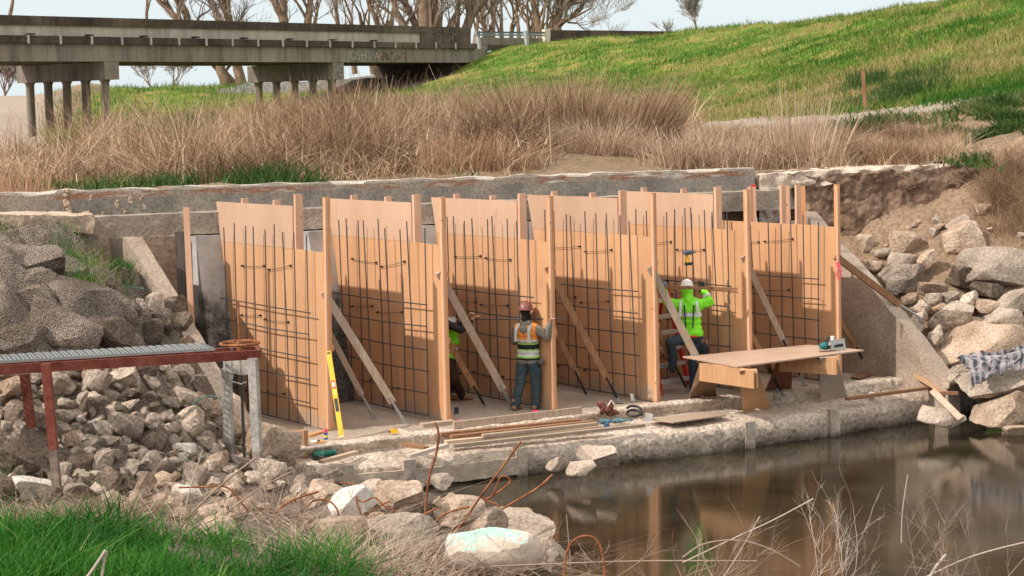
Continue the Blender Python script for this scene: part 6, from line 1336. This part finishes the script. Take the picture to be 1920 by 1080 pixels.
def fuse(name, build, voxel, mat, parent, smooth=2, wrinkle=0.0, wsc=9, cut=None):
    """union of the shapes as one continuous skin"""
    bm = bmesh.new(); build(bm); me = bpy.data.meshes.new(name); bm.to_mesh(me); bm.free()
    o = bpy.data.objects.new(name, me); C.objects.link(o); r = o.modifiers.new('r', 'REMESH'); r.mode = 'VOXEL'; r.voxel_size = voxel
    s = o.modifiers.new('s', 'SMOOTH'); s.iterations = smooth*3; s.factor = .5
    bpy.context.view_layer.update(); dg = bpy.context.evaluated_depsgraph_get(); m2 = bpy.data.meshes.new_from_object(o.evaluated_get(dg)); bpy.data.objects.remove(o)
    if wrinkle:
        nr = [v.normal.copy() for v in m2.vertices]
        for v, n in zip(m2.vertices, nr):
            p = v.co; v.co = p+n*wrinkle*(noise.noise(V((p.x*wsc, p.y*wsc, p.z*wsc*1.7)))+.6*abs(noise.noise(V((p.x*wsc*2, p.y*wsc*2, p.z*wsc*3.2+4)))))
    if cut:
        bm = bmesh.new(); bm.from_mesh(m2)
        for co, no in cut:
            bmesh.ops.bisect_plane(bm, geom=bm.verts[:]+bm.edges[:]+bm.faces[:], plane_co=V(co), plane_no=V(no), clear_outer=True)
            bmesh.ops.holes_fill(bm, edges=[e for e in bm.edges if e.is_boundary], sides=0)
        bm.to_mesh(m2); bm.free()
    m2.transform(Matrix.Translation(-V(parent['w']))); mats = mat if isinstance(mat, list) else [mat]; m2.materials.clear()
    for q in mats: m2.materials.append(q)
    m2.polygons.foreach_set('use_smooth', [True]*len(m2.polygons)); q = bpy.data.objects.new(name, m2); C.objects.link(q); q.parent = parent; q['w'] = parent['w']; return q
def hand(bm, wrist, d, side, up, curl=1.0, s=1.0):
    """palm, four unequal fingers with knuckle bends and a thumb off the side of the palm"""
    d, side = V(d).normalized(), V(side).normalized(); up = d.cross(side).normalized() if up is None else V(up).normalized()
    palm = wrist+d*.09*s
    for k in (-1, 0, 1): capsule(bm, wrist+side*.012*k, palm+side*.024*k*s, .017*s, .016*s, 10, 3)
    for k, l in enumerate((.072, .08, .075, .06)):
        o = palm+side*(.033-.022*k)*s; p = [o]; dd = d.copy()
        for j, f in enumerate((.42, .33, .25)):
            a = curl*(.55+.35*j); dd = (d*math.cos(a)-up*math.sin(a)); p.append(p[-1]+dd*l*f*s)
        for j in range(3): capsule(bm, p[j], p[j+1], (.0095-.001*j)*s, (.0088-.001*j)*s, 8, 2)
    t0 = wrist+d*.028*s+side*.022*s; t1 = t0+(side*.75+d*.55).normalized()*.042*s; t2 = t1+(d*.8-up*.6*curl).normalized()*.034*s
    capsule(bm, t0, t1, .012*s, .0105*s, 8, 2); capsule(bm, t1, t2, .0105*s, .009*s, 8, 2)
skin = M_plain('skin', (.50,.27,.18), .55, 0, .3, .08, 12); skin_d = M_plain('skin_tanned', (.36,.19,.12), .55, 0, .3, .08, 12)
def cloth(name, c, var=.2, sc=14, rough=.9): return M_plain(name, c, rough, 0, .15, var, sc, bump=.3)
def frame(fwd): f = V((fwd[0], fwd[1], 0)).normalized(); return f, V((f.y, -f.x, 0)), V((0,0,1))     # forward, right hand side, up
def head_shapes(bm, hc, f, r, tilt=0.0):
    M = Matrix((r, f, V((0,0,1)))).transposed(); w_ = lambda x, y, z: hc+M @ V((x, y, z))
    ellip(bm, w_(0,-.005,.025), (.073,.092,.098), M); ellip(bm, w_(0,.028,-.045), (.055,.062,.065), M); capsule(bm, w_(0,.085,.02), w_(0,.104,-.018), .010, .015, 8, 2)
    for s in (-1, 1):
        ellip(bm, w_(.076*s,-.005,-.005), (.012,.022,.034), M); ellip(bm, w_(.03*s,.078,.012), (.014,.012,.008), M); ellip(bm, w_(.03*s,.08,.034), (.02,.012,.007), M)
    ellip(bm, w_(0,.082,-.052), (.026,.012,.007), M); ellip(bm, w_(0,.08,-.064), (.022,.012,.007), M); ellip(bm, w_(0,.065,-.092), (.025,.022,.018), M)
    return M, w_
def eyes(hc, w_, T, M):
    for s in (-1, 1):
        mb = MB(); mb.ball(w_(.030*s,.082,.012), (.012,.008,.008), 10, mat=M); e = obj('eye', mb, M_EYE, T, smooth=60)
M_EYE = M_plain('eye', (.10,.07,.05), .2)
def hard_hat(hc, f, r, mat, T, tilt=0.0, brim_back=.0, full=False, band=None):
    M = Matrix((r, f, V((0,0,1)))).transposed() @ Matrix.Rotation(tilt, 3, 'X'); c = hc+V((0,0,.045)); mb = MB(); prof = [(0,.118),(.035,.115),(.07,.10),(.098,.07),(.112,.03),(.117,-.005)]
    seg = 28; rows = []
    for q, z in prof:
        row = []
        for k in range(seg):
            t = 2*math.pi*k/seg; rd = 1+.02*(abs(math.sin(t*3)) if q < .1 else 0); row.append(c+M @ V((q*.92*math.cos(t)*rd, q*1.10*math.sin(t)*rd, z)))
        rows.append(row)
    br = .028 if full else .008
    row = []
    for k in range(seg):
        t = 2*math.pi*k/seg; ex = br+(.042*max(0, math.sin(t))**2 if not full else .012*max(0, math.sin(t)))
        row.append(c+M @ V(((.117*.92+ex)*math.cos(t), (.117*1.10+ex)*math.sin(t), -.012)))
    rows.append(row); inner = [p-V((0,0,.006)) for p in row]; rows.append(inner)
    vs = [p for rw in rows for p in rw]; fs = [tuple(range(seg))]
    for i in range(len(rows)-1):
        for k in range(seg): fs.append((i*seg+k, i*seg+(k+1) % seg, (i+1)*seg+(k+1) % seg, (i+1)*seg+k))
    mb.add(vs, fs); hh = obj('hard_hat', mb, mat, T, smooth=50)
    mb = MB(); mb.tube([c+M @ V((0, y, .118-.55*y*y*9+.006)) for y in (-.07,-.035,0,.035,.07)], .008, 6); obj('ridge', mb, mat, hh, smooth=60); return hh
def vest_mat(name, base, panel, silver, z0, lines, origin_z):
    """cloth with printed bands at fixed heights on the garment"""
    t = NT(name); ob = t.n('ShaderNodeTexCoord').outputs['Object']; sx = t.n('ShaderNodeSeparateXYZ'); t.l(ob, sx.inputs[0]); z = sx.outputs[2]; c = t.mix(0, base, base)
    for lo, hi, cc in lines:
        f = t.math('MULTIPLY', t.math('GREATER_THAN', z, lo), t.math('LESS_THAN', z, hi)); c = t.mix(f, c, cc)
    nz_ = t.noise(t.pos(), 16, 3); c = t.mix(1, c, t.ramp(nz_, [(.3, (.8,)*3), (.7, (1.08,)*3)]), 'MULTIPLY'); t.col(c); t.bump(nz_, .3, .01); return t.fin(.75, 0, .2)
def torso(bm, hip, sh, f, r, g=0.0, belly=0.0, ws=1.0, bot=0.0):
    """tapered trunk between hip centre and shoulder centre, with shoulders"""
    u = (sh-hip).normalized(); M = Matrix((r, f, u)).transposed(); L = (sh-hip).length
    for k, (t, rx, ry, oy) in enumerate(((-.02+bot,.165,.115,0),(.18,.155,.110,.005),(.38,.150,.108,.008+belly),(.60,.168,.115,.004),(.80,.178,.115,-.004),(.95,.150,.095,-.008))):
        ellip(bm, hip+u*L*t+f*oy, (rx*ws+g, ry*ws+g, .105), M)
    for s in (-1, 1): capsule(bm, sh+r*.06*s, sh+r*.165*s-u*.035, .062+g, .062+g)
    capsule(bm, sh-u*.02, sh+u*.06+f*.01, .075+g, .06+g)
def boot(bm, ank, d):
    d = V((d[0], d[1], 0)).normalized(); z = ank.z
    capsule(bm, ank+V((0,0,.06)), ank-V((0,0,.0)), .056, .052); capsule(bm, V((ank.x, ank.y, ank.z-.035))-d*.03, V((ank.x, ank.y, ank.z-.04))+d*.14, .048, .040); capsule(bm, V((ank.x, ank.y, ank.z-.045))+d*.12, V((ank.x, ank.y, ank.z-.047))+d*.17, .040, .033)
# ---- worker A: standing, seen from behind, grey hoodie under a silver and orange vest
fA_, rA_, uA_ = frame((.45, .89)); Yh = 27.0
gl = W(966, 770, 0); gr = W(1004, 768, 0)
PA = thing('person', 'worker standing in grey hoodie, orange and silver vest and dark red hard hat', 'person', (gl+gr)/2)
base = (gl+gr)/2
hipA = D(991, 676, 27.0); shA = D(988, 613, 26.97); hcA = D(986, 585, 26.97)
ankL, ankR = gl+V((.0,.02,.09)), gr+V((.0,-.02,.09)); kneL, kneR = D(975, 722, 26.93), D(1006, 722, 26.92)
hL, hR = hipA-rA_*.09-V((0,0,.03)), hipA+rA_*.09-V((0,0,.03))
shL, shR = shA-rA_*.175-V((0,0,.03)), shA+rA_*.175-V((0,0,.03))
elR, wrR = D(1025, 632, 26.8), D(1031, 608, 26.72); elL, wrL = D(964, 640, 27.2), D(972, 606, 27.42)
def bA(bm):
    torso(bm, hipA, shA, fA_, rA_, -.012); head_shapes(bm, hcA, fA_, rA_); capsule(bm, shA, hcA-V((0,0,.06)), .058, .055)
    for h, k, a in ((hL, kneL, ankL), (hR, kneR, ankR)): capsule(bm, h, k, .075, .052); capsule(bm, k, a, .052, .038)
    for s, e, w__ in ((shR, elR, wrR), (shL, elL, wrL)): capsule(bm, s, e, .045, .036); capsule(bm, e, w__, .036, .026)
    hand(bm, wrR, (elR-wrR)*-1, fA_, None, 1.3); hand(bm, wrL, (wrL-elL), fA_, None, 1.3)
fuse('body', bA, .0085, skin, PA, 1); Mh, wA = head_shapes(bmesh.new(), hcA, fA_, rA_); eyes(hcA, wA, PA, Mh)
hood = cloth('hoodie_grey', (.20,.185,.16)); jeans = cloth('jeans_blue', (.045,.062,.072), .35, 9); dark = cloth('dark_beanie', (.02,.018,.018)); leather_b = cloth('tan_boot', (.30,.17,.10), .3, 20)
def bJ(bm):
    for h, k, a in ((hL, kneL, ankL), (hR, kneR, ankR)): capsule(bm, h, k, .103, .078); capsule(bm, k, a-V((0,0,.02)), .076, .068)
    ellip(bm, hipA-V((0,0,.0)), (.172,.125,.11), Matrix((rA_, fA_, uA_)).transposed())
tr = fuse('jeans', bJ, .012, jeans, PA, 1, .012, 8)
mb = MB(); mb.prism([D(1000, 692, 26.84), D(1014, 690, 26.84), D(1013, 706, 26.84), D(1002, 707, 26.84)], V((0,.01,0))); obj('back_pocket', mb, cloth('jeans_dark', (.035,.055,.07)), tr)
def bH(bm):
    torso(bm, hipA+V((0,0,.02)), shA, fA_, rA_, .018, .0, 1.0, -.02)
    for s, e, w__ in ((shR, elR, wrR), (shL, elL, wrL)): capsule(bm, s, e, .072, .062); capsule(bm, e, w__, .062, .044)
    capsule(bm, shA+V((0,0,.04))-fA_*.03, shA-fA_*.10-V((0,0,.03)), .075, .07); capsule(bm, shA-rA_*.05-fA_*.05+V((0,0,.06)), shA+rA_*.05-fA_*.05+V((0,0,.06)), .045, .045)
hd = fuse('hoodie', bH, .011, hood, PA, 1, .011, 9)
a_, b_ = elR+(shR-elR)*.55, elR
mb = MB(); Rr = random.Random(3)
for k in range(7): q = (shR.lerp(elR, .35+.55*k/6))+V((.02,-.062,.02)); mb.beam(q-V((.022,0,.022)), q+V((.022,-.004,.026)), .012, .006, up=(0,-1,0))
obj('sleeve_print', mb, cloth('print_yellow', (.62,.45,.22)), hd)
zo = PA['w'][2]; zb = lambda px_y: D(990, px_y, 26.85).z-zo
vA = vest_mat('vest_orange_silver', (.55,.57,.50), None, None, 0, [(zb(692), zb(672), (.025,.025,.03)), (zb(672), zb(668.5), (.35,.62,.12)), (zb(668.5), zb(658.5), (.62,.63,.60)), (zb(658.5), zb(656), (.35,.62,.12)), (zb(656), zb(646.5), (.022,.022,.028)), (zb(646.5), zb(644), (.35,.62,.12)), (zb(644), zb(637), (.60,.61,.58)), (zb(637), zb(590), (.85,.30,.06))], 0)
def bV(bm): torso(bm, hipA+V((0,0,.07)), shA-V((0,0,.008)), fA_, rA_, .030, 0, 1.0, -.02)
vq = fuse('safety_vest', bV, .011, vA, PA, 1, .005, 9, cut=[(hipA+V((0,0,.02)), (0,0,-1)), (shA+V((0,0,.075)), (0,0,1)), (shR+rA_*.005, rA_), (shL-rA_*.005, -rA_)])
for s in (-1, 1):      # silver straps over the shoulders, wrapping the back
    mb = MB(); pp = []
    for t in np.linspace(0, 1, 9):
        z = shA.z+.05-.26*t; pp.append(V((shA.x, shA.y, z))+rA_*s*(.105+.01*t)-fA_*(.055+.115*math.sin(min(1, t*2.2)*math.pi/2)))
    for i in range(8): mb.beam(pp[i], pp[i+1], .012, .048, up=rA_)
    obj('reflective_strap', mb, cloth('silver_strap', (.50,.52,.48)), vq)
def bB(bm):
    for a in (ankL, ankR): boot(bm, a+V((0,0,-.0)), fA_)
fuse('boots', bB, .009, leather_b, PA, 1)
hard_hat(hcA+V((0,0,.0)), fA_, rA_, M_plain('hat_maroon', (.22,.075,.06), .3, 0, .5, .35, 30), PA, -.12, full=True)
def bF(bm):
    M, w_ = Matrix((rA_, fA_, uA_)).transposed(), None; w_ = lambda x, y, z: hcA+M @ V((x, y, z))
    ellip(bm, w_(0,-.012,-.005), (.082,.098,.07), M); ellip(bm, w_(0,.045,-.07), (.062,.062,.062), M); capsule(bm, w_(0,-.02,-.05), w_(0,-.01,-.11), .07, .07)
fuse('balaclava', bF, .009, dark, PA, 1, .003, 20)
mb = MB(); q = D(1015, 679, 26.85); mb.ball(q, (.05,.04,.055), 10); obj('tool_pouch', mb, cloth('pouch', (.12,.10,.09)), PA, smooth=70)
# ---- worker B: half hidden behind the second panel, lime and orange vest over a plaid shirt
fB_, rB_, uB_ = frame((.75, -.25)); g0 = W(838, 752, 0); g1 = W(866, 750, 0)
PB = thing('person', 'stooping worker in lime and orange vest and black plaid sleeves, half hidden behind a panel', 'person', (g0+g1)/2)
hipB = D(842, 672, 27.95); shB = D(842, 603, 27.85); hcB = D(844, 568, 27.75)
shBl, shBr = shB-rB_*.17, shB+rB_*.17; elB, wrB = D(864, 619, 27.55), D(885, 600, 27.6); elB2, wrB2 = D(862, 614, 27.9), D(878, 594, 27.75)
aL, aR = g0+V((0,.1,.09)), g1+V((0,0,.09)); kL, kR = D(842, 712, 27.9), D(852, 712, 27.7); hl, hr = hipB-rB_*.09, hipB+rB_*.09
def bb(bm):
    torso(bm, hipB, shB, fB_, rB_, -.012); head_shapes(bm, hcB, fB_, rB_); capsule(bm, shB, hcB-V((0,0,.06)), .058, .055)
    for h, k, a in ((hl, kL, aL), (hr, kR, aR)): capsule(bm, h, k, .075, .052); capsule(bm, k, a, .052, .038)
    for s, e, w__ in ((shBr, elB, wrB), (shBl, elB2, wrB2)): capsule(bm, s, e, .045, .036); capsule(bm, e, w__, .036, .026)
    hand(bm, wrB, wrB-elB, -fB_.cross(V((0,0,1))), None, 1.1); hand(bm, wrB2, wrB2-elB2, -fB_.cross(V((0,0,1))), None, 1.1)
fuse('body', bb, .0085, skin, PB, 1); Mh, wB = head_shapes(bmesh.new(), hcB, fB_, rB_); eyes(hcB, wB, PB, Mh)
def bbt(bm):
    for h, k, a in ((hl, kL, aL), (hr, kR, aR)): capsule(bm, h, k, .10, .078); capsule(bm, k, a-V((0,0,.02)), .076, .066)
    ellip(bm, hipB, (.17,.125,.11), Matrix((rB_, fB_, uB_)).transposed())
fuse('trousers', bbt, .012, cloth('brown_trousers', (.05,.025,.018), .3), PB, 1, .012, 8)
def plaidm():
    t = NT('dark_plaid'); p = t.pos(); w1 = t.n('ShaderNodeTexWave'); w1.inputs['Scale'].default_value = 9; t.l(p, w1.inputs[0]); w2 = t.n('ShaderNodeTexWave'); w2.bands_direction = 'Z'; w2.inputs['Scale'].default_value = 9; t.l(p, w2.inputs[0])
    t.col(t.mix(t.math('MULTIPLY', w1.outputs[1], w2.outputs[1]), (.012,.012,.014), (.09,.085,.085))); return t.fin(.9)
def bbs(bm):
    torso(bm, hipB+V((0,0,.04)), shB, fB_, rB_, .008)
    for s, e, w__ in ((shBr, elB, wrB), (shBl, elB2, wrB2)): capsule(bm, s, e, .070, .06); capsule(bm, e, w__.lerp(e, .12), .06, .042)
fuse('plaid_jacket', bbs, .011, plaidm(), PB, 1, .01, 10)
zo = PB['w'][2]; zq = lambda y: D(850, y, 27.75).z-zo
vB = vest_mat('vest_lime', (.22,.72,.03), None, None, 0, [(zq(676), zq(655), (.22,.72,.03)), (zq(663), zq(648), (.85,.10,.05)), (zq(659.5), zq(652), (.66,.66,.64)), (zq(618), zq(560), (.80,.16,.06)), (zq(604), zq(594), (.62,.63,.60)), (zq(590), zq(560), (.25,.72,.03))], 0)
def bbv(bm): torso(bm, hipB+V((0,0,.05)), shB, fB_, rB_, .026, .03)
fuse('safety_vest', bbv, .011, vB, PB, 1, .006, 9, cut=[(hipB+V((0,0,-.03)), (0,0,-1)), (shBr+rB_*.0, rB_), (shBl, -rB_), (shB+V((0,0,.08)), (0,0,1))])
def bbb(bm):
    for a in (aL, aR): boot(bm, a, fB_)
fuse('boots', bbb, .009, leather_b, PB, 1); hard_hat(hcB, fB_, rB_, M_plain('hat_dark', (.09,.06,.07), .35, 0, .5, .3, 30), PB, -.25)
def bbh(bm):
    M = Matrix((rB_, fB_, uB_)).transposed(); ellip(bm, hcB+M @ V((0,-.02,.03)), (.08,.09,.085), M)
fuse('hair', bbh, .009, dark, PB, 1)
# ---- worker C: lime hooded jacket, on the ladder, back to us, both arms raised to the plank
fC_, rC_, uC_ = frame((.05, 1)); Yc = 28.05
PC = thing('person', 'worker in bright lime jacket and white hat, arms raised, on the ladder', 'person', D(1290, 735, 28.2))
hipC = D(1296, 634, Yc+.02); shC = D(1291, 568, Yc); hcC = D(1288, 542, Yc+.06)
scL, scR = shC-rC_*.175-V((0,0,.03)), shC+rC_*.175-V((0,0,.03))
ecR, wcR = D(1333, 553, Yc+.0), D(1318, 541, Yc+.12); ecL, wcL = D(1249, 566, Yc+.02), D(1246, 545, Yc+.12)
wcR = D(1319, 543, Yc+.10); ecR = D(1331, 566, Yc-.02)
hCl, hCr = hipC-rC_*.09, hipC+rC_*.09; kCl, kCr = D(1258, 641, Yc-.10), D(1302, 684, Yc+.02); aCl, aCr = D(1262, 690, Yc+.12), D(1300, 724, Yc+.15)
def bc(bm):
    torso(bm, hipC, shC, fC_, rC_, -.012); head_shapes(bm, hcC, fC_, rC_); capsule(bm, shC, hcC-V((0,0,.06)), .058, .055)
    for h, k, a in ((hCl, kCl, aCl), (hCr, kCr, aCr)): capsule(bm, h, k, .075, .052); capsule(bm, k, a, .052, .038)
    for s, e, w__ in ((scR, ecR, wcR), (scL, ecL, wcL)): capsule(bm, s, e, .045, .036); capsule(bm, e, w__, .036, .026)
fuse('body', bc, .0085, skin_d, PC, 1); Mh, wC = head_shapes(bmesh.new(), hcC, fC_, rC_); eyes(hcC, wC, PC, Mh)
def bcg(bm):
    hand(bm, wcR, (-.25,.3,.9), (-1,0,0), None, .9, 1.12); hand(bm, wcL, (.2,.3,.9), (1,0,0), None, .9, 1.12)
fuse('gloves', bcg, .007, cloth('black_glove', (.018,.017,.018)), PC, 1)
def bct(bm):
    for h, k, a in ((hCl, kCl, aCl), (hCr, kCr, aCr)): capsule(bm, h, k, .098, .076); capsule(bm, k, a-V((0,0,.02)), .074, .066)
    ellip(bm, hipC, (.168,.125,.11), Matrix((rC_, fC_, uC_)).transposed())
fuse('trousers', bct, .012, cloth('navy_jeans', (.045,.065,.085), .3, 9), PC, 1, .012, 8)
lime = cloth('lime_jacket', (.26,.88,.04), .12); 
def bcj(bm):
    torso(bm, hipC+V((0,0,.08)), shC, fC_, rC_, .032, 0, 1.0, .03)
    for s, e, w__ in ((scR, ecR, wcR), (scL, ecL, wcL)): capsule(bm, s, e, .078, .070); capsule(bm, e, w__.lerp(e, .1), .068, .050)
    capsule(bm, shC+V((0,0,.03))-fC_*.05, shC+V((0,0,.07))-fC_*.045, .085, .08); capsule(bm, hcC-V((0,0,.05))-fC_*.02, hcC-V((0,0,.02))-fC_*.02, .095, .095)
zo = PC['w'][2]; zc = lambda y: D(1290, y, Yc-.1).z-zo
lj = vest_mat('lime_jacket_banded', (.26,.88,.04), None, None, 0, [(zc(594), zc(586), (.68,.70,.66))], 0)
jk = fuse('jacket', bcj, .011, lj, PC, 1, .013, 8)
for s in (-1, 1):
    mb = MB(); pp = [V((shC.x, shC.y, shC.z+.04-.245*t))+rC_*s*(.125+.02*t)-fC_*(.05+.105*math.sin(min(1, t*2.4+.1)*math.pi/2)) for t in np.linspace(0, 1, 8)]
    for i in range(7): mb.beam(pp[i], pp[i+1], .02, .042, up=rC_)
    obj('reflective_band', mb, cloth('silver_band', (.62,.64,.60)), jk)
    mb = MB(); pp = [V((shC.x, shC.y, shC.z-.02-.36*t))+rC_*s*(.075-.02*t)-fC_*(.157+.004*math.sin(t*3)) for t in np.linspace(0, 1, 8)]
    for i in range(7): mb.beam(pp[i], pp[i+1], .014, .022, up=rC_)
    obj('harness_strap', mb, black_m, jk)
mb = MB(); q = ecR.lerp(wcR, .45); d_ = (wcR-ecR).normalized(); mb.tube([q-d_*.02, q+d_*.02], .069, 14); obj('reflective_band', mb, cloth('silver_band2', (.62,.64,.60)), jk, smooth=60)
def bcs(bm): ellip(bm, hipC+V((0,0,.045)), (.182,.14,.045), Matrix((rC_, fC_, uC_)).transposed())
fuse('shirt_hem', bcs, .012, cloth('orange_red', (.80,.075,.03)), PC, 1, .008, 12)
hard_hat(hcC-V((0,0,.005)), fC_, rC_, M_plain('hat_white', (.72,.68,.60), .4, 0, .4, .15, 20), PC, -.30, full=True)
mb = MB(); q = D(1321, 655, Yc-.22); mb.ball(q, (.085,.06,.11), 12); bg_ = obj('tool_bag', mb, cloth('tool_bag', (.025,.027,.03)), PC, smooth=70)
for k in range(6): mb = MB(); p = q+V((-.05+.022*k,-.02+.01*(k % 2),.06)); mb.tube([p, p+V((RT_.uniform(-.03,.03), 0, .07+.03*(k % 3)))], .009, 6); obj('hand_tool', mb, [black_m, steel_m, rust_m][k % 3], bg_, smooth=60)
mb = MB(); mb.beam(hipC-rC_*.18-fC_*.13+V((0,0,.0)), hipC+rC_*.18-fC_*.13+V((0,0,.0)), .012, .05); obj('belt', mb, black_m, PC)
def bcb(bm):
    for a in (aCl, aCr): boot(bm, a, fC_)
fuse('boots', bcb, .009, black_m, PC, 1)
mb = MB(); q = D(1240, 530, Yc+.05); mb.box(q, (.05,.05,.12), Euler((0,.4,0)).to_matrix()); mb.ball(q+V((.05,0,-.03)), (.06,.045,.05), 10); tag(obj('nail_gun', mb, M_plain('tool_grey', (.16,.17,.19), .5, .3), smooth=60), 'grey power tool in the raised left hand of the worker in lime', 'power tool')
# ------------------------------------------------------------------ light
SUN_EL = math.radians(39.5); TR = math.radians(25.8)      # light travels towards +x,+y
dirv = V((math.cos(TR)*math.cos(SUN_EL), math.sin(TR)*math.cos(SUN_EL), -math.sin(SUN_EL)))
sd = bpy.data.lights.new('sun', 'SUN'); sd.energy = 3.3; sd.angle = math.radians(1.0); sd.color = (1.0, .93, .85)
so = bpy.data.objects.new('sun', sd); C.objects.link(so); so.rotation_euler = dirv.to_track_quat('-Z', 'Y').to_euler()
w = bpy.data.worlds.new('World'); bpy.context.scene.world = w; w.use_nodes = True
nt = w.node_tree; bg = nt.nodes['Background']; sk = nt.nodes.new('ShaderNodeTexSky'); sk.sky_type = 'NISHITA'; sk.sun_disc = False
sk.sun_elevation = SUN_EL; sk.sun_rotation = math.atan2(-dirv.x, -dirv.y); sk.air_density = 1.0; sk.dust_density = 1.0; sk.ozone_density = 1.0
# pale veil added over the sky, thicker towards horizon, brighter overhead to fill shadows
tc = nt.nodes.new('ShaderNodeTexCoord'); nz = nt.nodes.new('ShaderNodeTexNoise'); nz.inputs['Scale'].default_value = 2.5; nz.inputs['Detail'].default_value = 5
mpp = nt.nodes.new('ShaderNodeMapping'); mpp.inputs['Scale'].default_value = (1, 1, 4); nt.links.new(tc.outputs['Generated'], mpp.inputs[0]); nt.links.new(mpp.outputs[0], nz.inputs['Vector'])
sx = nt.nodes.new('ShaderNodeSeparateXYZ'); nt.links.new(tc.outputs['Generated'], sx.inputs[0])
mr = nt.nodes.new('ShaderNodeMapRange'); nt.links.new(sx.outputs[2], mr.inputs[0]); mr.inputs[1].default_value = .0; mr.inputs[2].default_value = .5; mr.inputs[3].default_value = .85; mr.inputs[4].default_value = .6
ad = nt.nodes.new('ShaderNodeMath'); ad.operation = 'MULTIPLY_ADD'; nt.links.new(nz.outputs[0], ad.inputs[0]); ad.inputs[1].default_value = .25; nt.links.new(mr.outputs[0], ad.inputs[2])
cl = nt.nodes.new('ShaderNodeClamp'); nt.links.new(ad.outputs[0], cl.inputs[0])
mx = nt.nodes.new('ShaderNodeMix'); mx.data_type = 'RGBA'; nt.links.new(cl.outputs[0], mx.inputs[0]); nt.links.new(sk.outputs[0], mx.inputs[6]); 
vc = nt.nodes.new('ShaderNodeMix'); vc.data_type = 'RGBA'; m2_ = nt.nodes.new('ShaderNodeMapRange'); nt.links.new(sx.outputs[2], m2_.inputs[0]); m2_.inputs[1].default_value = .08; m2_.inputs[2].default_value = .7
nt.links.new(m2_.outputs[0], vc.inputs[0]); vc.inputs[6].default_value = (4.7, 5.2, 5.35, 1); vc.inputs[7].default_value = (11.4, 10.9, 10.1, 1); nt.links.new(vc.outputs[2], mx.inputs[7])  # unseen zenith made brighter and warmer than the horizon, as shadow fill
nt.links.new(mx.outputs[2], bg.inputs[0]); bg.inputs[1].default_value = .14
sc = bpy.context.scene; sc.view_settings.view_transform = 'Standard'; sc.view_settings.look = 'None'; sc.view_settings.exposure = 0.30; sc.view_settings.gamma = 1
sc.render.engine = 'CYCLES'; sc.cycles.max_bounces = 6; sc.cycles.use_denoising = True
